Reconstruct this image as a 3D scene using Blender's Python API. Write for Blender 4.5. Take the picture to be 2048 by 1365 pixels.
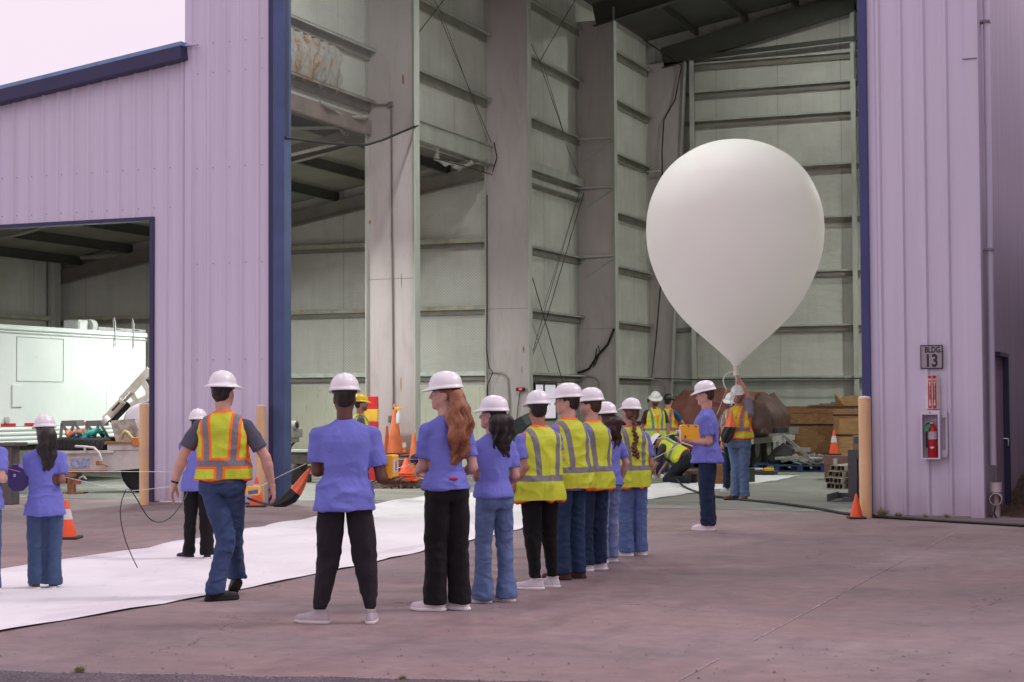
import bpy, math, random
import numpy as np
from mathutils import Vector, Matrix
for o in list(bpy.data.objects): bpy.data.objects.remove(o)
SC = bpy.context.scene; COL = SC.collection
PI = math.pi
# ---------------------------------------------------------------- camera
FPX = 3432.3; CH = 1.57
yaw, pitch, roll = [math.radians(a) for a in (21.867, 2.0859, 0.3114)]
cF = np.array([-math.sin(yaw)*math.cos(pitch), math.cos(yaw)*math.cos(pitch), math.sin(pitch)])
cR0 = np.array([math.cos(yaw), math.sin(yaw), 0.0]); cU0 = np.cross(cR0, cF)
cR = cR0*math.cos(roll)-cU0*math.sin(roll); cU = cU0*math.cos(roll)+cR0*math.sin(roll)
C0 = np.array([0, 0, CH])
cd = bpy.data.cameras.new('camera'); cam = bpy.data.objects.new('camera', cd); COL.objects.link(cam)
cd.sensor_width = 36; cd.lens = FPX/2048*36; cd.clip_end = 2000; cd.clip_start = .1
M = Matrix.Identity(4)
for i in range(3):
    M[i][0] = cR[i]; M[i][1] = cU[i]; M[i][2] = -cF[i]; M[i][3] = C0[i]
cam.matrix_world = M; SC.camera = cam
cd.dof.use_dof = False
# ---------------------------------------------------------------- world, sun, exposure
SC.view_settings.view_transform = 'Standard'; SC.view_settings.look = 'None'
SC.view_settings.exposure = 0.05; SC.view_settings.gamma = 1
W = bpy.data.worlds.new('World'); SC.world = W; W.use_nodes = True
wn = W.node_tree.nodes; wl = W.node_tree.links; wn.clear()
sky = wn.new('ShaderNodeTexSky'); sky.sky_type = 'NISHITA'; sky.sun_disc = False
SUN_EL, SUN_AZ = math.radians(48), math.radians(62)      # azimuth clockwise from +Y
sky.sun_elevation = SUN_EL; sky.sun_rotation = SUN_AZ; sky.dust_density = 3; sky.ozone_density = 1.5
sc_ = wn.new('ShaderNodeVectorMath'); sc_.operation = 'SCALE'; sc_.inputs[3].default_value = .10
wl.new(sky.outputs[0], sc_.inputs[0])
mx = wn.new('ShaderNodeMixRGB'); mx.inputs[0].default_value = .9           # overcast veil over the sky
wl.new(sc_.outputs[0], mx.inputs[1])
cl = wn.new('ShaderNodeTexNoise'); cl.inputs['Scale'].default_value = 1.6; cl.inputs['Detail'].default_value = 3
cr = wn.new('ShaderNodeValToRGB'); cr.color_ramp.elements[0].color = (.97, .81, .96, 1); cr.color_ramp.elements[1].color = (1.03, .87, .96, 1)
cr.color_ramp.elements[0].position = .35; cr.color_ramp.elements[1].position = .62
wl.new(cl.outputs[0], cr.inputs[0]); wl.new(cr.outputs[0], mx.inputs[2])
bg = wn.new('ShaderNodeBackground'); bg.inputs[1].default_value = 1.0
wo = wn.new('ShaderNodeOutputWorld'); wl.new(mx.outputs[0], bg.inputs[0]); wl.new(bg.outputs[0], wo.inputs[0])
sl = bpy.data.lights.new('sun', 'SUN'); sl.energy = 1.3; sl.angle = math.radians(10); sl.color = (1, .88, .94)
so = bpy.data.objects.new('sun', sl); COL.objects.link(so)
sd = Vector((math.sin(SUN_AZ)*math.cos(SUN_EL), math.cos(SUN_AZ)*math.cos(SUN_EL), math.sin(SUN_EL)))
so.rotation_euler = sd.to_track_quat('Z', 'Y').to_euler()
# ---------------------------------------------------------------- measuring helpers
def ray(x, y): return cF*FPX+cR*(x-1024)-cU*(y-682.5)
def on(x, y, ax, v):
    d = ray(x, y); return C0+d*((v-C0[ax])/d[ax])
def g(x, y, z=0.0): return on(x, y, 2, z)
cFh = np.array([cF[0], cF[1], 0])
def atP(x, y, P):
    d = ray(x, y); t = ((np.array(P)-C0)@cFh)/(d@cFh); return C0+d*t
def atZ(x, y, Z):
    d = ray(x, y); return C0+d*(Z/(d@cFh))
# ---------------------------------------------------------------- materials
MATS = {}
class NT:
    def __init__(s, name):
        s.m = bpy.data.materials.new(name); s.m.use_nodes = True; s.t = s.m.node_tree; s.n = s.t.nodes
        s.b = s.n['Principled BSDF']; s.out = s.n['Material Output']
    def N(s, typ, **kw):
        n = s.n.new(typ)
        for k, v in kw.items():
            if k in ('operation', 'blend_type', 'wave_type', 'attribute_name', 'bands_direction', 'feature', 'attribute_type', 'data_type'): setattr(n, k, v)
            else: n.inputs[int(k[1:]) if k[0] == '_' else k].default_value = v
        return n
    def L(s, a, b): s.t.links.new(a, b)
    def math(s, op, a, b=None, c=None):
        n = s.n.new('ShaderNodeMath'); n.operation = op
        for i, v in enumerate((a, b, c)):
            if v is None: continue
            if hasattr(v, 'is_output') or hasattr(v, 'links'): s.L(v, n.inputs[i])
            else: n.inputs[i].default_value = v
        return n.outputs[0]
    def mix(s, f, a, b, mode='MIX'):
        n = s.n.new('ShaderNodeMixRGB'); n.blend_type = mode
        for i, v in enumerate((f, a, b)):
            if hasattr(v, 'links'): s.L(v, n.inputs[i])
            elif i == 0: n.inputs[0].default_value = v
            else: n.inputs[i].default_value = (*v, 1)
        return n.outputs[0]
    def coord(s, kind='Object', scale=(1, 1, 1)):
        if kind == 'World': o = s.n.new('ShaderNodeNewGeometry').outputs['Position']
        elif kind == 'rp':
            a = s.n.new('ShaderNodeAttribute'); a.attribute_name = 'rp'; o = a.outputs['Vector']
        else: o = s.n.new('ShaderNodeTexCoord').outputs[kind]
        if scale != (1, 1, 1):
            mp = s.n.new('ShaderNodeMapping'); mp.inputs['Scale'].default_value = scale; s.L(o, mp.inputs[0]); o = mp.outputs[0]
        return o
    def noise(s, co, scale, detail=4, rough=.55, dist=0):
        n = s.n.new('ShaderNodeTexNoise'); s.L(co, n.inputs['Vector'])
        n.inputs['Scale'].default_value = scale; n.inputs['Detail'].default_value = detail
        n.inputs['Roughness'].default_value = rough; n.inputs['Distortion'].default_value = dist
        return n.outputs[0]
    def ramp(s, v, *st):
        n = s.n.new('ShaderNodeValToRGB'); e = n.color_ramp.elements
        while len(e) < len(st): e.new(.5)
        for i, (p, c) in enumerate(st):
            e[i].position = p; e[i].color = (*c, 1) if hasattr(c, '__len__') else (c, c, c, 1)
        s.L(v, n.inputs[0]); return n.outputs[0]
    def bump(s, h, strength=.3, dist=.01):
        n = s.n.new('ShaderNodeBump'); n.inputs['Strength'].default_value = strength; n.inputs['Distance'].default_value = dist
        s.L(h, n.inputs['Height']); s.L(n.outputs[0], s.b.inputs['Normal'])
    def base(s, c):
        if hasattr(c, 'links'): s.L(c, s.b.inputs['Base Color'])
        else: s.b.inputs['Base Color'].default_value = (*c, 1)
    def rough(s, r):
        if hasattr(r, 'links'): s.L(r, s.b.inputs['Roughness'])
        else: s.b.inputs['Roughness'].default_value = r
def scl(c, k): return tuple(min(1, x*k) for x in c)
def mat(name, col, rough=.6, var=.15, nscale=6, bump=0, bscale=40, metal=0, stain=None, stamt=.5, stretch=(1, 1, 1), coord='Object', bdist=.004):
    if name in MATS: return MATS[name]
    t = NT(name); co = t.coord(coord, stretch); n = t.noise(co, nscale)
    c = t.ramp(n, (.3, scl(col, 1-var)), (.7, scl(col, 1+var)))
    if stain:
        n2 = t.noise(co, nscale*.7+1.3, 6, .65, .4)
        f = t.ramp(n2, (.5, 0.0), (.68, stamt)); c = t.mix(f, c, stain)
    t.base(c); t.rough(rough); t.b.inputs['Metallic'].default_value = metal
    if bump: t.bump(t.noise(co, bscale, 4), bump, bdist)
    MATS[name] = t.m; return t.m
# ---------------------------------------------------------------- mesh helpers
def T(o, label=None, cat=None, group=None, kind=None):
    if label: o['label'] = label
    if cat: o['category'] = cat
    if group: o['group'] = group
    if kind: o['kind'] = kind
    return o
def thing(name, label, cat, loc=(0, 0, 0), rz=0, group=None):
    o = bpy.data.objects.new(name, None); COL.objects.link(o); o.location = loc; o.rotation_euler = (0, 0, rz)
    o.empty_display_size = .1
    return T(o, label, cat, group)
class MB:
    """collects shapes with material slots, links as one object"""
    def __init__(s): s.v = []; s.f = []; s.mi = []; s.mats = []; s.sm = []
    def _m(s, m):
        if m not in s.mats: s.mats.append(m)
        return s.mats.index(m)
    def add(s, vs, fs, m=None, smooth=False):
        o = len(s.v); s.v += [tuple(float(c) for c in v) for v in vs]; k = s._m(m)
        for f in fs: s.f.append(tuple(i+o for i in f)); s.mi.append(k); s.sm.append(smooth)
        return s
    def box(s, c, d, m=None, rot=None, bev=0):
        """c centre, d full dims"""
        hx, hy, hz = d[0]/2, d[1]/2, d[2]/2
        if bev:
            b = min(bev, hx*.9, hy*.9, hz*.9); pts = []; ix = {}
            for sx in (-1, 1):
                for sy in (-1, 1):
                    for sz in (-1, 1):
                        for a in range(3):
                            p = [sx*(hx-b), sy*(hy-b), sz*(hz-b)]; p[a] = (sx*hx, sy*hy, sz*hz)[a]
                            ix[(sx, sy, sz, a)] = len(pts); pts.append(p)
            fs = []
            for a in range(3):
                u, w = [k for k in range(3) if k != a]
                for q in (-1, 1):
                    L_ = []
                    for (p, r) in ((-1, -1), (1, -1), (1, 1), (-1, 1)):
                        k = [0, 0, 0]; k[a] = q; k[u] = p; k[w] = r; L_.append(ix[(*k, a)])
                    fs.append(L_)
            for a in range(3):                       # edges parallel to axis a
                u, w = [k for k in range(3) if k != a]
                for p in (-1, 1):
                    for r in (-1, 1):
                        k0 = [0, 0, 0]; k0[u] = p; k0[w] = r; k1 = list(k0); k0[a] = -1; k1[a] = 1
                        fs.append([ix[(*k0, u)], ix[(*k1, u)], ix[(*k1, w)], ix[(*k0, w)]])
            for sx in (-1, 1):
                for sy in (-1, 1):
                    for sz in (-1, 1): fs.append([ix[(sx, sy, sz, a)] for a in range(3)])
        else:
            pts = [(x, y, z) for x in (-hx, hx) for y in (-hy, hy) for z in (-hz, hz)]
            fs = [(0, 1, 3, 2), (4, 6, 7, 5), (0, 4, 5, 1), (2, 3, 7, 6), (0, 2, 6, 4), (1, 5, 7, 3)]
        P = []
        for p in pts:
            p = Vector(p)
            if rot is not None: p = (rot if isinstance(rot, Matrix) else Matrix.Rotation(rot, 3, 'Z')) @ p
            P.append(p+Vector(c))
        return s.add(P, fs, m)
    def bb(s, lo, hi, m=None, bev=0):
        return s.box([(a+b)/2 for a, b in zip(lo, hi)], [abs(b-a) for a, b in zip(lo, hi)], m, None, bev)
    def beam(s, a, b, w, h, m=None, up=(0, 0, 1)):
        """bar from a to b, w across, h along up"""
        a = Vector(a); b = Vector(b); d = (b-a); L_ = d.length; d.normalize()
        x = d.cross(Vector(up))
        if x.length < 1e-4: x = d.cross(Vector((0, 1, 0)))
        x.normalize(); z = x.cross(d)
        R_ = Matrix((x, d, z)).transposed()
        return s.box((a+b)/2, (w, L_, h), m, R_)
    def tube(s, pts, r, m=None, n=10, caps=True):
        P = [Vector(p) for p in pts]; K = len(P); rr = r if hasattr(r, '__len__') else [r]*K
        prev = None; rings = []
        for i in range(K):
            t = (P[min(i+1, K-1)]-P[max(i-1, 0)]).normalized()
            if prev is None:
                x = t.cross(Vector((0, 0, 1)))
                if x.length < .05: x = t.cross(Vector((1, 0, 0)))
            else: x = prev-t*prev.dot(t)
            x.normalize(); prev = x; y = t.cross(x)
            rings.append([P[i]+(x*math.cos(2*PI*k/n)+y*math.sin(2*PI*k/n))*rr[i] for k in range(n)])
        vs = [v for q in rings for v in q]
        fs = [(i*n+k, i*n+(k+1) % n, (i+1)*n+(k+1) % n, (i+1)*n+k) for i in range(K-1) for k in range(n)]
        s.add(vs, fs, m, True)
        if caps:
            s.add(rings[0], [tuple(range(n))[::-1]], m); s.add(rings[-1], [tuple(range(n))], m)
        return s
    def lathe(s, prof, c=(0, 0, 0), m=None, n=24, axis='Z', smooth=True, rot=None):
        vs = []; K = len(prof)
        for r, z in prof:
            for k in range(n):
                a = 2*PI*k/n; p = Vector((r*math.cos(a), r*math.sin(a), z))
                if axis == 'X': p = Vector((p.z, p.x, p.y))
                if axis == 'Y': p = Vector((p.y, p.z, p.x))
                if rot is not None: p = rot @ p
                vs.append(p+Vector(c))
        fs = [(i*n+k, i*n+(k+1) % n, (i+1)*n+(k+1) % n, (i+1)*n+k) for i in range(K-1) for k in range(n)]
        s.add(vs, fs, m, smooth)
        for i in (0, K-1):
            if prof[i][0] > 1e-4: s.add(vs[i*n:(i+1)*n], [tuple(range(n)) if i else tuple(range(n))[::-1]], m)
        return s
    def prism(s, poly, z0, z1, m=None):
        n = len(poly); vs = [(x, y, z0) for x, y in poly]+[(x, y, z1) for x, y in poly]
        fs = [tuple(range(n))[::-1], tuple(range(n, 2*n))]+[(i, (i+1) % n, (i+1) % n+n, i+n) for i in range(n)]
        return s.add(vs, fs, m)
    def build(s, name, parent=None, m=None, loc=None, rz=0, fixn=True):
        me = bpy.data.meshes.new(name); me.from_pydata(s.v, [], s.f)
        for mm in s.mats: me.materials.append(mm if mm else m)
        me.polygons.foreach_set('material_index', s.mi); me.polygons.foreach_set('use_smooth', s.sm)
        me.update()
        if fixn:
            import bmesh
            b = bmesh.new(); b.from_mesh(me); bmesh.ops.recalc_face_normals(b, faces=b.faces); b.to_mesh(me); b.free()
        o = bpy.data.objects.new(name, me); COL.objects.link(o)
        if parent: o.parent = parent
        if loc is not None: o.location = loc
        if rz: o.rotation_euler[2] = rz
        return o
def copy_tree(o, parent=None):
    c = o.copy(); COL.objects.link(c); c.parent = parent
    for ch in o.children: copy_tree(ch, c)
    return c
# ================================================================ PEOPLE: signed distance fields meshed with surface nets
class Field:
    def __init__(s, lo, hi, h):
        s.h = h; s.lo = np.array(lo, float); n = np.ceil((np.array(hi)-s.lo)/h).astype(int)+1
        s.ax = [s.lo[i]+h*np.arange(n[i]) for i in range(3)]; s.D = np.full(n, 1.0, np.float32)
    def sl(s, lo, hi, mg):
        out = []
        for i in range(3):
            a = int(max(0, math.floor((lo[i]-mg-s.lo[i])/s.h))); b = int(min(len(s.ax[i]), math.ceil((hi[i]+mg-s.lo[i])/s.h)+1))
            if b <= a: return None
            out.append(slice(a, b))
        return tuple(out)
    def grid(s, sl): return s.ax[0][sl[0]][:, None, None], s.ax[1][sl[1]][None, :, None], s.ax[2][sl[2]][None, None, :]
    def put(s, sl, d, k):
        A = s.D[sl]
        if k > 0:
            h = np.clip(.5+.5*(A-d)/k, 0, 1); s.D[sl] = A*(1-h)+d*h-k*h*(1-h)
        else: s.D[sl] = np.minimum(A, d)
    def cone(s, a, b, ra, rb, k=.02, sub=False):
        a = np.array(a, float); b = np.array(b, float); R_ = max(ra, rb)
        sl = s.sl(np.minimum(a, b), np.maximum(a, b), R_+k+2*s.h)
        if sl is None: return
        x, y, z = s.grid(sl); ab = b-a; L2 = float(ab@ab)+1e-9
        t = np.clip(((x-a[0])*ab[0]+(y-a[1])*ab[1]+(z-a[2])*ab[2])/L2, 0, 1)
        d = np.sqrt((x-a[0]-t*ab[0])**2+(y-a[1]-t*ab[1])**2+(z-a[2]-t*ab[2])**2)-(ra+(rb-ra)*t)
        if sub: s.D[sl] = np.maximum(s.D[sl], -d)
        else: s.put(sl, d, k)
    def ell(s, c, r, k=.015, R_=None, sub=False):
        c = np.array(c, float); m = max(r); sl = s.sl(c-m, c+m, k+2*s.h)
        if sl is None: return
        x, y, z = s.grid(sl); p = [x-c[0], y-c[1], z-c[2]]
        if R_ is not None: p = [R_[0][i]*p[0]+R_[1][i]*p[1]+R_[2][i]*p[2] for i in range(3)]
        q = np.sqrt((p[0]/r[0])**2+(p[1]/r[1])**2+(p[2]/r[2])**2)
        q2 = np.sqrt((p[0]/r[0]**2)**2+(p[1]/r[1]**2)**2+(p[2]/r[2]**2)**2)+1e-6
        d = q*(q-1)/q2
        if sub: s.D[sl] = np.maximum(s.D[sl], -d)
        else: s.put(sl, d, k)
    def loft(s, st, k=.02, p=2.2):
        """stations (z,cx,cy,rx,ry) ascending"""
        st = sorted(st); Z = [q[0] for q in st]; mr = max(max(q[3], q[4]) for q in st)
        lo = (min(q[1] for q in st)-mr, min(q[2] for q in st)-mr, Z[0]); hi = (max(q[1] for q in st)+mr, max(q[2] for q in st)+mr, Z[-1])
        sl = s.sl(lo, hi, k+2*s.h); x, y, z = s.grid(sl)
        I = [np.interp(z, Z, [q[i] for q in st]) for i in range(1, 5)]
        q = (np.abs((x-I[0])/I[2])**p+np.abs((y-I[1])/I[3])**p)**(1/p)
        d = (q-1)*np.minimum(I[2], I[3])
        d = np.maximum(d, np.maximum(z-Z[-1], Z[0]-z)); s.put(sl, d, k)
    def cut(s, n, c):
        """remove n.p > c"""
        x, y, z = s.grid((slice(None),)*3); s.D = np.maximum(s.D, n[0]*x+n[1]*y+n[2]*z-c).astype(np.float32)
    def mesh(s):
        D = s.D; n = D.shape; I = D < 0
        c = np.zeros((n[0]-1, n[1]-1, n[2]-1), np.int8)
        for i in (0, 1):
            for j in (0, 1):
                for k in (0, 1): c += I[i:n[0]-1+i, j:n[1]-1+j, k:n[2]-1+k]
        act = np.argwhere((c > 0) & (c < 8))
        idx = np.full(c.shape, -1, np.int64); idx[tuple(act.T)] = np.arange(len(act))
        V = np.zeros((len(act), 3)); cnt = np.zeros(len(act))
        for a in range(3):
            u, w = [q for q in range(3) if q != a]
            for i in (0, 1):
                for j in (0, 1):
                    o0 = np.zeros(3, int); o0[u] = i; o0[w] = j; o1 = o0.copy(); o1[a] = 1
                    d0 = D[tuple((act+o0).T)]; d1 = D[tuple((act+o1).T)]; m = (d0 < 0) != (d1 < 0)
                    t = np.where(m, d0/np.where(m, d0-d1, 1), 0)
                    P = act+o0; P = P.astype(float); P[:, a] += t
                    V[m] += P[m]; cnt[m] += 1
        V /= cnt[:, None]; V = V*s.h+s.lo
        F_ = []
        for a in range(3):
            u, w = [q for q in range(3) if q != a]
            sA = [slice(None)]*3; sB = [slice(None)]*3; sA[a] = slice(0, n[a]-1); sB[a] = slice(1, n[a])
            ch = I[tuple(sA)] != I[tuple(sB)]; e = np.argwhere(ch)
            e = e[(e[:, u] > 0) & (e[:, w] > 0) & (e[:, u] < n[u]-1) & (e[:, w] < n[w]-1)]
            if not len(e): continue
            ins = I[tuple(e.T)]; q = []
            for du, dw in ((-1, -1), (0, -1), (0, 0), (-1, 0)):
                o = e.copy(); o[:, u] += du; o[:, w] += dw; q.append(idx[tuple(o.T)])
            q = np.array(q).T
            if a == 1: ins = ~ins
            q[~ins] = q[~ins][:, ::-1]; F_.append(q)
        return V, np.concatenate(F_)
def smoothm(V, F_, it=2, f=.5):
    for _ in range(it):
        S = np.zeros_like(V); c = np.zeros(len(V))
        for i in range(4):
            for j in ((i+1) % 4, (i+3) % 4):
                np.add.at(S, F_[:, i], V[F_[:, j]]); np.add.at(c, F_[:, i], 1)
        c[c == 0] = 1; V = V*(1-f)+S/c[:, None]*f
    return V
def normals(V, F_):
    a = V[F_[:, 2]]-V[F_[:, 0]]; b = V[F_[:, 3]]-V[F_[:, 1]]; n = np.cross(a, b); N = np.zeros_like(V)
    for i in range(4): np.add.at(N, F_[:, i], n)
    return N/(np.linalg.norm(N, axis=1)[:, None]+1e-12)
def wav(P, seed, freq, n=6, warp=.35):
    """band-limited pseudo noise in -1..1, freq = per axis rad/m"""
    r = np.random.RandomState(seed); o = np.zeros(len(P)); f = np.array(freq)
    Q = P+warp*.05*np.sin(P[:, [1, 2, 0]]*18+r.rand(3)*6)
    for i in range(n):
        k = r.randn(3); k /= np.linalg.norm(k); k = k*f*(.6+.8*r.rand()); o += np.sin(Q@k+r.rand()*6.28)
    return o/n**.5/1.2
def obj_np(name, parts, material, parent, attrs=None):
    """parts list of (V,F)"""
    Vs = []; Fs = []; o = 0
    for V, F_ in parts: Vs.append(V); Fs.append(F_+o); o += len(V)
    V = np.concatenate(Vs); F_ = np.concatenate(Fs)
    me = bpy.data.meshes.new(name); me.vertices.add(len(V)); me.vertices.foreach_set('co', V.astype(np.float32).ravel())
    me.loops.add(len(F_)*4); me.loops.foreach_set('vertex_index', F_.astype(np.int32).ravel())
    me.polygons.add(len(F_)); me.polygons.foreach_set('loop_start', np.arange(len(F_), dtype=np.int32)*4)
    me.polygons.foreach_set('loop_total', np.full(len(F_), 4, np.int32)); me.update(calc_edges=True); me.validate()
    me.polygons.foreach_set('use_smooth', np.ones(len(me.polygons), bool))
    for k, v in (attrs or {}).items():
        if len(me.vertices) != len(v): continue
        if v.ndim == 2:
            a = me.attributes.new(k, 'FLOAT_VECTOR', 'POINT'); a.data.foreach_set('vector', v.astype(np.float32).ravel())
        else:
            a = me.attributes.new(k, 'FLOAT', 'POINT'); a.data.foreach_set('value', v.astype(np.float32))
    me.materials.append(material); ob = bpy.data.objects.new(name, me); COL.objects.link(ob); ob.parent = parent
    return ob
def cloth(name, col, rough=.85, denim=False, knit=False, sheen=.03):
    if name in MATS: return MATS[name]
    t = NT(name); co = t.coord('Object')
    n1 = t.noise(co, 5, 4); c = t.ramp(n1, (.3, scl(col, .88)), (.7, scl(col, 1.1)))
    if denim:
        st = t.coord('Object', (60, 60, 14)); n2 = t.noise(st, 4, 2)
        c = t.mix(t.ramp(n2, (.35, 0.0), (.75, .25)), c, scl(col, 1.6))
        big = t.noise(t.coord('Object', (7, 7, 1.6)), 1, 3); c = t.mix(t.ramp(big, (.45, 0.0), (.75, .35)), c, scl(col, 1.7))
    else:
        n2 = t.noise(co, 90, 2)
    sa = t.N('ShaderNodeAttribute', attribute_name='seam'); c = t.mix(t.math('MULTIPLY', sa.outputs['Fac'], .4), c, scl(col, .45))
    t.base(c); t.rough(rough); t.b.inputs['Sheen Weight'].default_value = sheen; t.b.inputs['Sheen Roughness'].default_value = .6
    t.b.inputs['Specular IOR Level'].default_value = .25
    def rid(c_, sc_, dt=2.0, ds=1.0):
        n = t.n.new('ShaderNodeTexNoise'); n.noise_type = 'RIDGED_MULTIFRACTAL'; t.L(c_, n.inputs['Vector']); n.inputs['Scale'].default_value = sc_; n.inputs['Detail'].default_value = dt; n.inputs['Roughness'].default_value = .5; n.inputs['Distortion'].default_value = ds; return n.outputs[0]
    n1_ = rid(t.coord('Object', (1.0, 1.0, .55 if not denim else 1.5)), 7 if not denim else 6); n2_ = rid(t.coord('Object', (1.3, 1.3, 1.0)), 15, 1.0, .6)
    h_ = t.math('ADD', n1_, t.math('MULTIPLY', n2_, .35)); t.bump(h_, .55 if not denim else .8, .03)
    MATS[name] = t.m; return t.m
def skin(col):
    nm = 'skin_%d_%d' % (int(col[0]*100), int(col[2]*100))
    if nm in MATS: return MATS[nm]
    t = NT(nm); co = t.coord('Object'); n1 = t.noise(co, 14, 4); c = t.ramp(n1, (.3, scl(col, .85)), (.7, (col[0]*1.08, col[1]*1.0, col[2]*1.0)))
    a = t.N('ShaderNodeAttribute', attribute_name='lip'); c = t.mix(a.outputs['Fac'], c, (col[0]*.75, col[1]*.4, col[2]*.42))
    b = t.N('ShaderNodeAttribute', attribute_name='beard'); f = t.math('MULTIPLY', b.outputs['Fac'], t.ramp(t.noise(co, 120, 2), (.3, .7), (.6, 1.0)))
    c = t.mix(f, c, (.018, .012, .01)); t.base(c); t.rough(.5)
    t.b.inputs['Subsurface Weight'].default_value = .12; t.b.inputs['Subsurface Radius'].default_value = (.02, .008, .004); t.b.inputs['Subsurface Scale'].default_value = .5
    t.bump(t.noise(co, 90, 3), .12, .002); MATS[nm] = t.m; return t.m
def hairm(name, c0, c1):
    if name in MATS: return MATS[name]
    t = NT(name); a = t.N('ShaderNodeAttribute', attribute_name='str'); co = t.coord('Object', (60, 60, 5))
    n1 = t.noise(co, 3, 3); f = t.math('ADD', t.math('MULTIPLY', a.outputs['Fac'], .35), n1)
    c = t.ramp(f, (.35, c0), (.85, c1)); t.base(c); t.rough(.42); t.b.inputs['Specular IOR Level'].default_value = .35
    t.bump(n1, .5, .006); MATS[name] = t.m; return t.m
LIME = (.56, .64, .045); ORG = (.95, .17, .02); REFL = (.20, .19, .20)
def vestm(kind, border=False):
    nm = 'vest_'+kind
    if nm in MATS: return MATS[nm]
    t = NT(nm); co = t.coord('Object'); n1 = t.noise(co, 9, 4); c = t.ramp(n1, (.3, scl(LIME, .9)), (.7, scl(LIME, 1.06)))
    c = t.mix(t.ramp(t.noise(co, 140, 1), (.45, 0.0), (.6, .12)), c, (.4, .45, .02))
    bd = t.N('ShaderNodeAttribute', attribute_name='band').outputs['Fac']; tr = t.N('ShaderNodeAttribute', attribute_name='trim').outputs['Fac']
    if kind == 'surveyor':
        f = t.math('LESS_THAN', bd, .046); c = t.mix(f, c, ORG)
    f = t.math('LESS_THAN', bd, .0255); grey = t.mix(t.ramp(t.noise(co, 60, 2), (.3, 0.0), (.7, 1.0)), scl(REFL, .85), scl(REFL, 1.15)); c = t.mix(f, c, grey)
    f = t.math('LESS_THAN', tr, .011); c = t.mix(f, c, ORG if kind == 'plain' else ORG)
    t.base(c); t.rough(.65); t.b.inputs['Specular IOR Level'].default_value = .3
    # fluorescent cloth has no glow of its own here
    n = t.n.new('ShaderNodeTexNoise'); n.noise_type = 'RIDGED_MULTIFRACTAL'; t.L(t.coord('Object', (1, 1, .6)), n.inputs['Vector']); n.inputs['Scale'].default_value = 7; n.inputs['Detail'].default_value = 2; n.inputs['Distortion'].default_value = .8
    t.bump(n.outputs[0], .9, .035); MATS[nm] = t.m; return t.m
M_HAT = None
def hatmat(col, nm):
    if nm in MATS: return MATS[nm]
    t = NT(nm); co = t.coord('Object'); n1 = t.noise(co, 8, 4); t.base(t.ramp(n1, (.3, scl(col, .93)), (.75, scl(col, 1.02)))); t.rough(.32)
    t.b.inputs['Coat Weight'].default_value = .15; MATS[nm] = t.m; return t.m
def make_hat(parent, pos, R_, full=False, colr=(.80, .79, .80), nm='hat_white', label=None, sc=1.0):
    """dome with crown ridges, rim and visor (or brim all round)"""
    mb = MB(); na = 56; prof = []
    for i in range(15):
        th = i/14*PI/2; prof.append((math.cos(th)**.85, math.sin(th)**.95))
    vs = []; fs = []
    def brim(a):          # a measured from +y (front)
        if full: return .042+.018*max(0, math.cos(a))
        c = math.cos(a); return .010+.052*max(0, c-.25)/.75 if c > .25 else .010
    rings = []
    RX, RY, H = .108*sc, .131*sc, .109*sc
    outer = []
    for k in range(na):
        a = 2*PI*k/na; d = brim(a); outer.append((-math.sin(a)*(RX+d), math.cos(a)*(RY+d), -.012-d*.30))
    mid = [(-math.sin(2*PI*k/na)*(RX+.002), math.cos(2*PI*k/na)*(RY+.002), 0.0) for k in range(na)]
    under = [(x*.995, y*.995, z-.007) for x, y, z in outer]
    inner = [(-math.sin(2*PI*k/na)*(RX-.010), math.cos(2*PI*k/na)*(RY-.010), -.010) for k in range(na)]
    rings = [inner, under, outer, mid]
    for i, (r, z) in enumerate(prof):
        ring = []
        for k in range(na):
            a = 2*PI*k/na; x = -math.sin(a)*RX*r; y = math.cos(a)*RY*r; zz = z*H
            rid = .006*math.exp(-(x/.014)**2)+.0035*math.exp(-((abs(x)-.042)/.010)**2)
            kk = min(1, max(0, (z-.25)/.4)); q = 1+rid*kk/.13
            ring.append((x*q, y*q, zz*q+rid*kk*.3))
        rings.append(ring)
    allv = [v for r in rings for v in r]; K = len(rings)
    for i in range(K-1):
        for k in range(na): fs.append((i*na+k, i*na+(k+1) % na, (i+1)*na+(k+1) % na, (i+1)*na+k))
    P = [Vector(pos)+R_ @ Vector(v) for v in allv]
    mb.add(P, fs, hatmat(colr, nm), True)
    # headband inside
    o = mb.build('hard_hat', parent); 
    if label: o['label'] = label
    st = MB(); st.lathe([(.090*sc, -.035), (.096*sc, -.03), (.096*sc, -.004), (.085*sc, 0)], m=mat('hat_band', (.03, .03, .035), .7), n=28)
    st.v = [tuple(Vector(pos)+R_ @ Vector((v[0], v[1]*1.2, v[2]))) for v in st.v]; st.build('headband', o)
    return o
def euler(z, x=0, y=0): return (Matrix.Rotation(z, 3, 'Z') @ Matrix.Rotation(x, 3, 'X') @ Matrix.Rotation(y, 3, 'Y'))
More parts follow.
